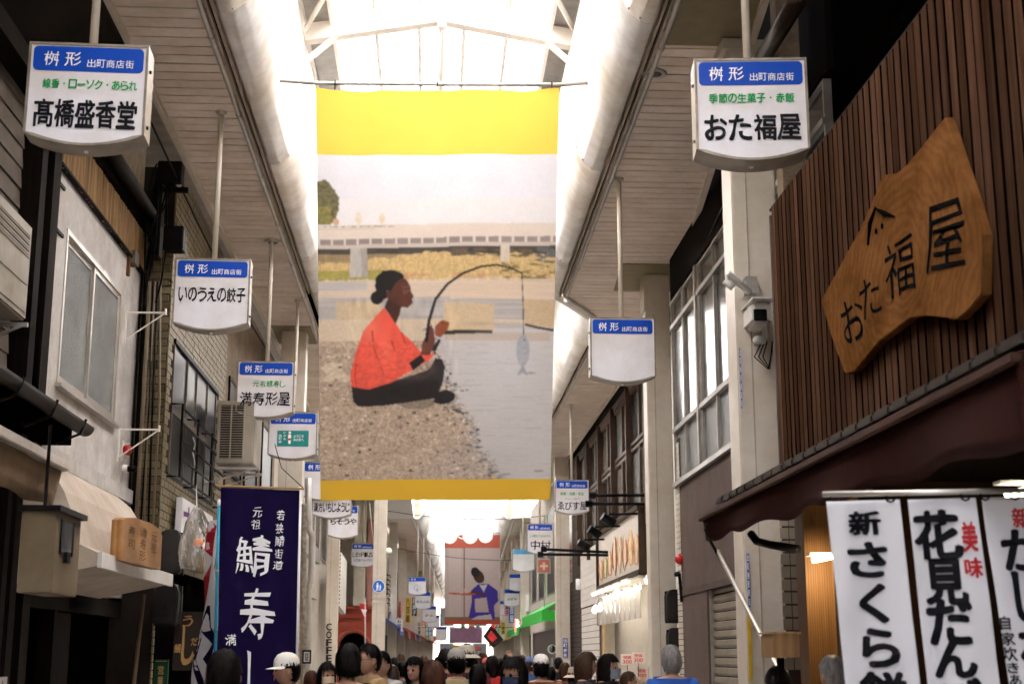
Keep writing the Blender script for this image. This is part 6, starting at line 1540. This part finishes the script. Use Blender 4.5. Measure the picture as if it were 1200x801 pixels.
def make_body(raised=False):
    P_ = {'pel': ((0, 0, .95), (.145, .10)), 'w': ((0, 0, 1.10), (.13, .09)), 'ch': ((0, 0, 1.28), (.155, .105)), 'sh': ((0, .01, 1.40), (.11, .07)), 'nk': ((0, .01, 1.45), .052), 'hd': ((0, 0, 1.54), .052)}
    E_ = [('pel', 'w'), ('w', 'ch'), ('ch', 'sh'), ('sh', 'nk'), ('nk', 'hd')]
    tips = []
    for s in (-1, 1):
        t = 'L' if s < 0 else 'R'
        up = raised and s < 0
        el = (s*.30, -.10, 1.42) if up else (s*.235, .03, 1.12); wr = (s*.24, -.22, 1.66) if up else (s*.25, -.05, .88)
        P_.update({t+'s': ((s*.165, .01, 1.385), .055), t+'e': (el, .040), t+'w': (wr, .026), t+'p': (tuple(Vector(wr)+(Vector(wr)-Vector(el)).normalized()*.06), (.036, .018)),
                   t+'h': ((s*.09, 0, .88), .088), t+'k': ((s*.10, -.01, .50), .058), t+'c': ((s*.10, .02, .34), .054), t+'a': ((s*.10, .02, .09), .036), t+'t': ((s*.115, -.12, .04), (.04, .03))})
        E_ += [('sh', t+'s'), (t+'s', t+'e'), (t+'e', t+'w'), (t+'w', t+'p'), ('pel', t+'h'), (t+'h', t+'k'), (t+'k', t+'c'), (t+'c', t+'a'), (t+'a', t+'t')]
        d = (Vector(wr)-Vector(el)).normalized(); side = Vector((0, 1, 0)) if not up else Vector((1, 0, 0)); b0 = Vector(wr)+d*.07
        for i in range(4):
            L_ = (.065, .075, .07, .055)[i]; o_ = side*(i-1.5)*.018; c = Vector((-s*.012, 0, 0)) if not up else Vector((0, .01, 0))
            P_[t+'f%d' % i] = (tuple(b0+o_), .009); P_[t+'g%d' % i] = (tuple(b0+o_+d*L_*.5+c), .009); P_[t+'j%d' % i] = (tuple(b0+o_+d*L_+c*2.5), .007)
            E_ += [(t+'p', t+'f%d' % i), (t+'f%d' % i, t+'g%d' % i), (t+'g%d' % i, t+'j%d' % i)]
        q = Vector(wr)+d*.03-side*.03; P_[t+'m0'] = (tuple(q), .011); P_[t+'m1'] = (tuple(q+d*.045-side*.018), .008); E_ += [(t+'p', t+'m0'), (t+'m0', t+'m1')]
    me = skin_grow(P_, E_, 1)
    bm = head_mesh(); bmesh.ops.translate(bm, verts=bm.verts, vec=(0, -.016, 1.575)); bm.from_mesh(me); out = bpy.data.meshes.new("body"); bm.to_mesh(out); bm.free()
    o = bpy.data.objects.new("t", out); COL.objects.link(o); r = o.modifiers.new("r", 'REMESH'); r.mode = 'VOXEL'; r.voxel_size = .0085; r.use_smooth_shade = True
    res = bpy.data.meshes.new_from_object(o.evaluated_get(bpy.context.evaluated_depsgraph_get())); bpy.data.objects.remove(o)
    res.name = "body"; return res, P_
def make_cloth(P_, keys, edges, grow, sub=2, extra=None):
    Q = {k: (P_[k][0], tuple(r+grow for r in P_[k][1]) if isinstance(P_[k][1], tuple) else P_[k][1]+grow) for k in keys}
    if extra: Q.update(extra)
    me = skin_grow(Q, edges, sub)
    for v in me.vertices:
        n = mnoise.noise(Vector(v.co)*9); v.co += Vector(v.normal)*n*.008
    for p in me.polygons: p.use_smooth = True
    return me
BODY = {}; JACK = {}
for rz_ in (False, True):
    b_, P_ = make_body(rz_); BODY[rz_] = b_
    k_ = ['ch', 'w', 'pel', 'sh', 'nk', 'Ls', 'Le', 'Lw', 'Rs', 'Re', 'Rw']
    P_['ch'] = (P_['ch'][0], (.165, .115)); P_['sh'] = (P_['sh'][0], (.12, .08))
    P_['nk'] = ((0, .012, 1.43), .060)
    j = make_cloth(P_, k_, [('sh', 'nk'), ('ch', 'w'), ('w', 'pel'), ('ch', 'sh'), ('sh', 'Ls'), ('Ls', 'Le'), ('Le', 'Lw'), ('sh', 'Rs'), ('Rs', 'Re'), ('Re', 'Rw')], .020)
    JACK[rz_] = j
TROU = make_cloth(P_, ['pel', 'Lh', 'Lk', 'Lc', 'La', 'Rh', 'Rk', 'Rc', 'Ra'], [('pel', 'Lh'), ('Lh', 'Lk'), ('Lk', 'Lc'), ('Lc', 'La'), ('pel', 'Rh'), ('Rh', 'Rk'), ('Rk', 'Rc'), ('Rc', 'Ra')], .018)
_sh = MB()
for s in (-1, 1): _sh.add([(s*.105+x*.048, .02+y, z) for x, y, z in [(-1, -.17, 0), (1, -.17, 0), (1, .08, 0), (-1, .08, 0), (-.8, -.15, .05), (.8, -.15, .05), (1, .07, .10), (-1, .07, .10)]], [(3, 2, 1, 0), (4, 5, 6, 7), (0, 1, 5, 4), (1, 2, 6, 5), (2, 3, 7, 6), (3, 0, 4, 7)])
def hair_mesh(style):
    bm = bmesh.new(); bmesh.ops.create_icosphere(bm, subdivisions=4, radius=1)
    def shape(x, y, z, lift=0):
        n = mnoise.noise(Vector((x*4, y*4, z*3)))+.5*mnoise.noise(Vector((x*13, y*13, z*6)))
        k = 1.15+.05*n+lift+(.05 if style != 'short' else .02*max(0, z))
        X, Y, Z = x*.078*k, y*.100*k, z*.116*(k+.01)
        if style in ('bob', 'long') and z < .1:
            L_ = {'bob': .085, 'long': .22}[style]; t = min(1, (.1-z)); Z -= L_*t
            w_ = .080*(1-.1*t)*math.sqrt(max(0, 1-y*y))
            if abs(x) > .1: X = math.copysign(max(abs(X), w_), X)
            Y = Y*(1+.10*t)
        return Vector((X, Y, Z))
    def bare(x, y, z):
        if z < -.93: return True
        fringe = .50+.10*mnoise.noise(Vector((x*7, 3, 1))) if style == 'short' else .34+.12*mnoise.noise(Vector((x*7, 3, 1)))
        if y < -.40 and z < fringe and abs(x) < .82: return True
        if style == 'short':
            if y < -.30 and z < .3: return True
            if y < .02 and z < -.10: return True
            if z < -.70+.25*max(0, .4-y): return True
            return abs(x) > .88 and y < .25 and z < .08
        return y < -.1 and z < -.2 and abs(x) < .75
    vs = [tuple(v.co) for v in bm.verts]; rem = []
    for v, (x, y, z) in zip(bm.verts, vs):
        v.co = shape(x, y, z); v.tag = bare(x, y, z)
    bmesh.ops.delete(bm, geom=[v for v in bm.verts if v.tag], context='VERTS')
    # loose locks lying over the cap of hair, falling from the crown
    r = random.Random(len(style))
    for i in range(420):
        az = r.uniform(0, 2*math.pi); el = r.uniform(-.5, 1.35); pts = []
        da = r.uniform(-.25, .25); n_ = 5; L_ = r.uniform(.35, .75)
        for k in range(n_):
            e = el-L_*k/(n_-1); a = az+da*k/(n_-1); d = (math.cos(e)*math.cos(a), math.cos(e)*math.sin(a), math.sin(e))
            if bare(*d) and k > 1 and r.random() < .75: break
            pts.append((shape(*d, lift=r.uniform(.0, .075)), Vector((-math.sin(a), math.cos(a), 0))))
        if len(pts) < 3 or bare(math.cos(el)*math.cos(az), math.cos(el)*math.sin(az), math.sin(el)): continue
        w_ = r.uniform(.003, .008); L1 = [bm.verts.new(p-t*w_*(1-k/len(pts))) for k, (p, t) in enumerate(pts)]; L2 = [bm.verts.new(p+t*w_*(1-k/len(pts))) for k, (p, t) in enumerate(pts)]
        for k in range(len(pts)-1): bm.faces.new((L1[k], L2[k], L2[k+1], L1[k+1]))
    me = bpy.data.meshes.new("hair"); bm.to_mesh(me); bm.free()
    for p in me.polygons: p.use_smooth = True
    return me
HAIR = {k: hair_mesh(k) for k in ('short', 'bob', 'long')}
def cap_mesh(kind):
    mb = MB()
    prof_ = [(.094, -.0), (.098, .03), (.092, .07), (.07, .105), (.035, .122), (.004, .126)] if kind == 'cap' else [(.100, 0), (.098, .04), (.088, .085), (.075, .10), (.004, .108)]
    b0 = len(mb.v); n = 24
    for r, h in prof_:
        for k in range(n): a = 2*math.pi*k/n; mb.v.append((r*.9*math.cos(a), r*1.12*math.sin(a), h))
    for i in range(len(prof_)-1):
        for k in range(n): q = b0+i*n; mb.f.append((q+k, q+(k+1) % n, q+n+(k+1) % n, q+n+k))
    return mb
def mesh_from(mb, name):
    me = bpy.data.meshes.new(name); me.from_pydata(mb.v, [], mb.f)
    for p in me.polygons: p.use_smooth = True
    return me
CAP = mesh_from(cap_mesh('cap'), "cap"); HATC = mesh_from(cap_mesh('bucket'), "hat_crown")
vb = MB(); 
def vis(a, b): an = math.pi*(1.08+.84*a); r0 = .088; r = r0+b*.075*math.sin((a)*math.pi)**.6; return (r*1.0*math.cos(an), r0*.1+(.098+b*.085)*math.sin(an), .012-.022*b)
VIS = mesh_from(MB().sheet(vis, 16, 4), "visor")
BRIM = mesh_from(MB().sheet(lambda a, b: ((.092+.05*b)*math.cos(a*2*math.pi), (.112+.055*b)*math.sin(a*2*math.pi), .012-.035*b), 28, 3), "brim")
MASK = mesh_from(MB().sheet(lambda a, b: (.070*math.sin((a-.5)*2.6), -.012-.103*math.cos((a-.5)*2.5)-.020*math.exp(-((a-.5)/.18)**2)*(1-b*.6), -.005-.095*b-.01*abs(a-.5)), 16, 8), "mask")
skinm = mat("skin_tone", (.36, .20, .135), .5, var=.06, scale=20)
hairb = mat("hair_black", (.007, .0055, .005), .45, var=.4, scale=30, stretch=(1, 1, .3), bump=.3)
hairbr = mat("hair_brown", (.055, .022, .014), .38, var=.4, scale=30, stretch=(1, 1, .3), bump=.3); hairg = mat("hair_grey", (.19, .18, .175), .45, var=.5, scale=40, stretch=(1, 1, .3), bump=.3)
eyem = mat("eye_dark", (.015, .01, .01), .2); lipm = mat("lip", (.24, .10, .08), .6)
trm = mat("trousers_dark", (.03, .03, .04), .8); shoem = mat("shoe_dark", (.04, .035, .03), .5)
EYES = [MB().lathe([(.001, -.004), (.010, -.002), (.012, .003)], (s*.029, -.092, .002), 10, 'y') for s in (-1, 1)]
def fabric(n, c): return mat("cloth_"+n, c, .85, var=.12, scale=12, bump=.25, bscale=40)
def mobj(name, me, m, parent, loc=(0, 0, 0)):
    me = me.copy() if (me.materials and me.materials[0] != m) else me
    if not me.materials: me.materials.append(m)
    elif me.materials[0] != m: me.materials[0] = m
    o = bpy.data.objects.new(name, me); COL.objects.link(o); o.parent = parent; o.location = loc; return o
MC = {}
def shared(me, m):
    k = (me.name, m.name)
    if k not in MC:
        c = me.copy(); c.materials.clear(); c.materials.append(m); MC[k] = c
    return MC[k]
def person(u, v, px, face, lab, hair='short', hm=hairb, top=('dark', (.02, .02, .022)), hat=None, hatc=(.7, .68, .62), mask=None, glasses=False, raised=False, tilt=0, straps=None):
    """u,v: head centre; px: head height in the picture; face: turn in degrees, 0 looks at the camera, 180 shows the back of the head"""
    p = P(u, v+2, D=FPX*.272/px); sc_p = (p.z)/1.575
    o = empty("person", (p.x, p.y, 0), lab, "person", rz=math.radians(face)); o.scale = (sc_p, sc_p, sc_p)
    def add(n, me, m, loc=(0, 0, 0), par=o):
        ob = bpy.data.objects.new(n, shared(me, m)); COL.objects.link(ob); ob.parent = par; ob.location = loc; return ob
    add("body", BODY[raised], skinm); j = add("jacket", JACK[raised], fabric(*top)); add("trousers", TROU, trm)
    H = (0, -.016, 1.575)
    add("hair", HAIR[hair], hm, H)
    if face % 360 < 100 or face % 360 > 260 or True:
        for e in EYES: e.build("eye", eyem, o, world=False).location = H
        if not mask: MB().lathe([(.001, -.004), (.020, 0), (.018, .006)], (0, -.100, -.062), 10, 'y').build("mouth", lipm, o, world=False).location = H
    if hat: 
        hm_ = mat("hat_%.2f_%.2f" % (hatc[0], hatc[2]), hatc, .8, var=.08, scale=20)
        add("hat", CAP if hat == 'cap' else HATC, hm_, (H[0], H[1], H[2]+.022)); add("hat_brim", VIS if hat == 'cap' else BRIM, hm_, (H[0], H[1], H[2]+.022))
    if mask: add("mask", MASK, mat("mask_%.2f" % mask[0], mask, .8, var=.05), H)
    if glasses:
        g_ = MB()
        for s in (-1, 1): g_.tube([(s*.031+.021*math.cos(q), -.104, .002+.017*math.sin(q)) for q in [i*math.pi/6 for i in range(13)]], .0018, 4); g_.tube([(s*.052, -.104, .006), (s*.080, .0, .004)], .0018, 4)
        g_.tube([(-.010, -.106, .006), (.010, -.106, .006)], .0018, 4); gl_ = g_.build("glasses", darkmetal, o, world=False); gl_.location = H
    if straps:
        for s in (-1, 1): MB().tube([(s*.10, .16, 1.05), (s*.105, .13, 1.30), (s*.105, .02, 1.475), (s*.105, -.13, 1.32), (s*.12, -.15, 1.12)], .018, 6).build("bag_strap", fabric(*straps), o, world=False)
        MB().box(-.15, .15, .14, .27, .98, 1.38).build("backpack", fabric(*straps), o, world=False, bevel=.04)
    return o
person(262, 790, 66, 182, "person from behind with messy dark hair, largest head, before the purple banner", top=('black', (.02, .02, .022)))
person(338, 783, 41, 285, "person in a white baseball cap facing left beside the purple banner", hat='cap', hatc=(.72, .70, .64), hair='short', top=('charcoal', (.04, .04, .045)))
person(382, 789, 34, 28, "person with dark bangs and a beige face mask facing the camera", hair='bob', mask=(.62, .48, .34), top=('darkgreen', (.03, .06, .04)))
person(408, 775, 48, 178, "person with a broad black-haired head seen from behind in a black jacket", top=('black', (.02, .02, .022)))
person(434, 771, 38, 300, "person with short black hair and glasses in a tan jacket looking left", glasses=True, top=('tan', (.36, .24, .12)))
person(448, 777, 34, 330, "person half hidden behind the tan jacket wearing a striped pale top", top=('pale', (.45, .44, .43)), straps=('navy', (.03, .04, .08)))
person(472, 783, 24, 170, "person with dark hair low in the crowd between the pale top and the black bob", top=('grey', (.12, .12, .13)))
person(487, 783, 34, 332, "person with a chin-length black bob facing the camera in a dark top", hair='bob', top=('darkplain', (.035, .03, .035)))
person(508, 792, 44, 185, "person with dark reddish-brown hair seen from behind at bottom centre", hair='bob', hm=hairbr, top=('brown', (.08, .05, .04)))
person(522, 771, 28, 175, "person with short dark hair behind the grey trucker cap", top=('bluegrey', (.10, .14, .22)))
person(535, 775, 35, 180, "person in a grey and white trucker cap with black shoulder straps over a khaki top", hat='cap', hatc=(.34, .32, .29), top=('khaki', (.48, .38, .22)), straps=('black', (.02, .02, .022)))
person(547, 768, 32, 180, "person in a beige bucket hat and maroon top seen from behind", hat='bucket', hatc=(.48, .43, .34), top=('maroon', (.12, .03, .03)))
person(514, 776, 20, 180, "small far person with dark hair near the foot of the far left signs", top=('red', (.4, .05, .05)))
person(577, 778, 26, 178, "person in a red top raising an arm towards the dark hanging card", raised=True, hair='bob', top=('brightred', (.45, .03, .03)))
person(586, 780, 24, 180, "person with dark hair right beside the raised red sleeve", hair='bob', top=('navy', (.03, .04, .10)))
person(604, 789, 46, 322, "person with long black hair, glasses and a dark navy mask at bottom centre right", hair='long', mask=(.03, .04, .08), glasses=True, top=('white', (.62, .60, .58)))
person(634, 780, 32, 178, "person in a white cap and brown jacket seen from behind under the green awning", hat='cap', hatc=(.75, .73, .69), top=('rust', (.20, .09, .05)))
person(646, 788, 22, 178, "small person in a teal top partly behind the white-capped one", top=('teal', (.03, .20, .20)))
person(674, 791, 30, 110, "person in a beige beret low beside the brown-haired one", hat='bucket', hatc=(.52, .42, .31), top=('grey', (.12, .12, .13)))
person(685, 778, 34, 85, "person with brown hair in profile looking right in a charcoal coat", hair='bob', hm=mat("hair_dkbrown", (.05, .028, .018), .4, var=.4, scale=30), top=('charcoal', (.04, .04, .045)))
person(711, 780, 34, 60, "person with black bob and grey face mask leaning over the sales table", hair='bob', mask=(.16, .18, .24), top=('black', (.02, .02, .022)))
person(787, 772, 38, 185, "person with grey hair and bright blue shirt by the second right column", hm=hairg, top=('royal', (.02, .10, .42)))
person(912, 801, 50, 180, "person whose dark hair just rises above the bottom edge near the ochre pillar", top=('black', (.02, .02, .022)))
person(978, 790, 52, 200, "person with thinning grey hair beside the white hanging banners", hm=hairg, top=('grey', (.12, .12, .13)))
crowd = [(462, 777, 20, 175, 'short', 'a charcoal', 'beside the black-bobbed person'), (497, 774, 17, 182, 'bob', 'a cream', 'far behind the black bob'), (503, 779, 19, 170, 'short', 'a navy', 'left of the far left signs\' foot'), (556, 774, 19, 186, 'short', 'an olive', 'right of the bucket hat'), (566, 770, 17, 178, 'bob', 'a grey', 'beneath the mauve cloth'), (570, 777, 18, 174, 'short', 'a white', 'left of the raised red sleeve'),
 (595, 772, 18, 184, 'short', 'a green', 'below the black diamond card'), (612, 774, 18, 178, 'bob', 'a tan', 'under the far right signs'), (621, 777, 20, 172, 'short', 'a blue', 'left of the white-capped person'), (655, 776, 18, 188, 'short', 'a black', 'in front of the round mirror'), (662, 784, 23, 181, 'bob', 'a rust', 'by the poster of the third column'), (470, 771, 16, 178, 'short', 'a beige', 'before the side-street building'),
 (531, 766, 16, 181, 'short', 'a plum', 'small, beyond the trucker cap'), (425, 786, 30, 176, 'short', 'a slate', 'left of the tan jacket'), (459, 790, 30, 184, 'bob', 'a dark teal', 'low beside the striped top'), (560, 792, 36, 179, 'short', 'a dark maroon', 'low under the bucket hat'), (364, 796, 30, 172, 'short', 'a brown', 'low beside the beige mask'), (735, 797, 30, 100, 'short', 'a grey-green', 'low before the price cards')]
ccol = {'charcoal': (.04, .04, .045), 'cream': (.5, .45, .36), 'navy': (.03, .04, .1), 'olive': (.12, .12, .06), 'grey': (.12, .12, .13), 'white': (.62, .6, .58), 'green': (.05, .15, .08), 'tan': (.36, .24, .12), 'blue': (.06, .12, .3), 'black': (.02, .02, .022), 'rust': (.2, .09, .05), 'beige': (.42, .35, .26), 'plum': (.12, .04, .1), 'slate': (.08, .09, .11), 'dark teal': (.02, .07, .08), 'dark maroon': (.07, .02, .02), 'brown': (.08, .05, .04), 'grey-green': (.1, .12, .1)}
for i_, (u, v, px, fc_a, hs_, cn, where) in enumerate(crowd):
    cname = cn.split(' ', 1)[1]; person(u, v, px, fc_a, f"person with {'dark bobbed' if hs_ == 'bob' else 'short dark'} hair and {cn} top {where}", hair=hs_, hm=[hairb, hairbr, mat("hair_dkbrown", (.05, .028, .018), .4, var=.4, scale=30)][i_ % 3], top=('crowd_'+cname.replace(' ', '_'), ccol[cname]), hat='cap' if i_ in (5, 8) else None, hatc=(.5, .1, .08) if i_ == 5 else (.1, .14, .3))
# dark card held / hung above the raised arm
kd = empty("hanging_card", P(577, 745, D=33), "black diamond-shaped card with red print held up over the crowd", "card")
pts = [P(576, 731, D=33), P(590, 749, D=33), P(578, 759, D=33), P(566, 745, D=33)]
MB().prism(pts, (0, .02, 0)).build("card", mat("card_black", (.02, .015, .015), .4), kd)
cc = sum(pts, Vector())/4
MB().prism([tuple(cc+(p-cc)*.5+Vector((-.02, -.01, .01))) for p in pts], (0, .005, 0)).build("print", mat("card_red", (.40, .02, .03), .5, var=.5, scale=8), kd)
MB().prism([P(575, 733, D=32.9), P(578, 731, D=32.9), P(582, 738, D=32.9)], (0, .01, 0)).build("tag", mat("tag_red", (.6, .03, .04), .5), kd)
MB().tube([P(577, 759, D=33), P(576, 768, D=33)], .01, 5).build("stick", darkmetal, kd)
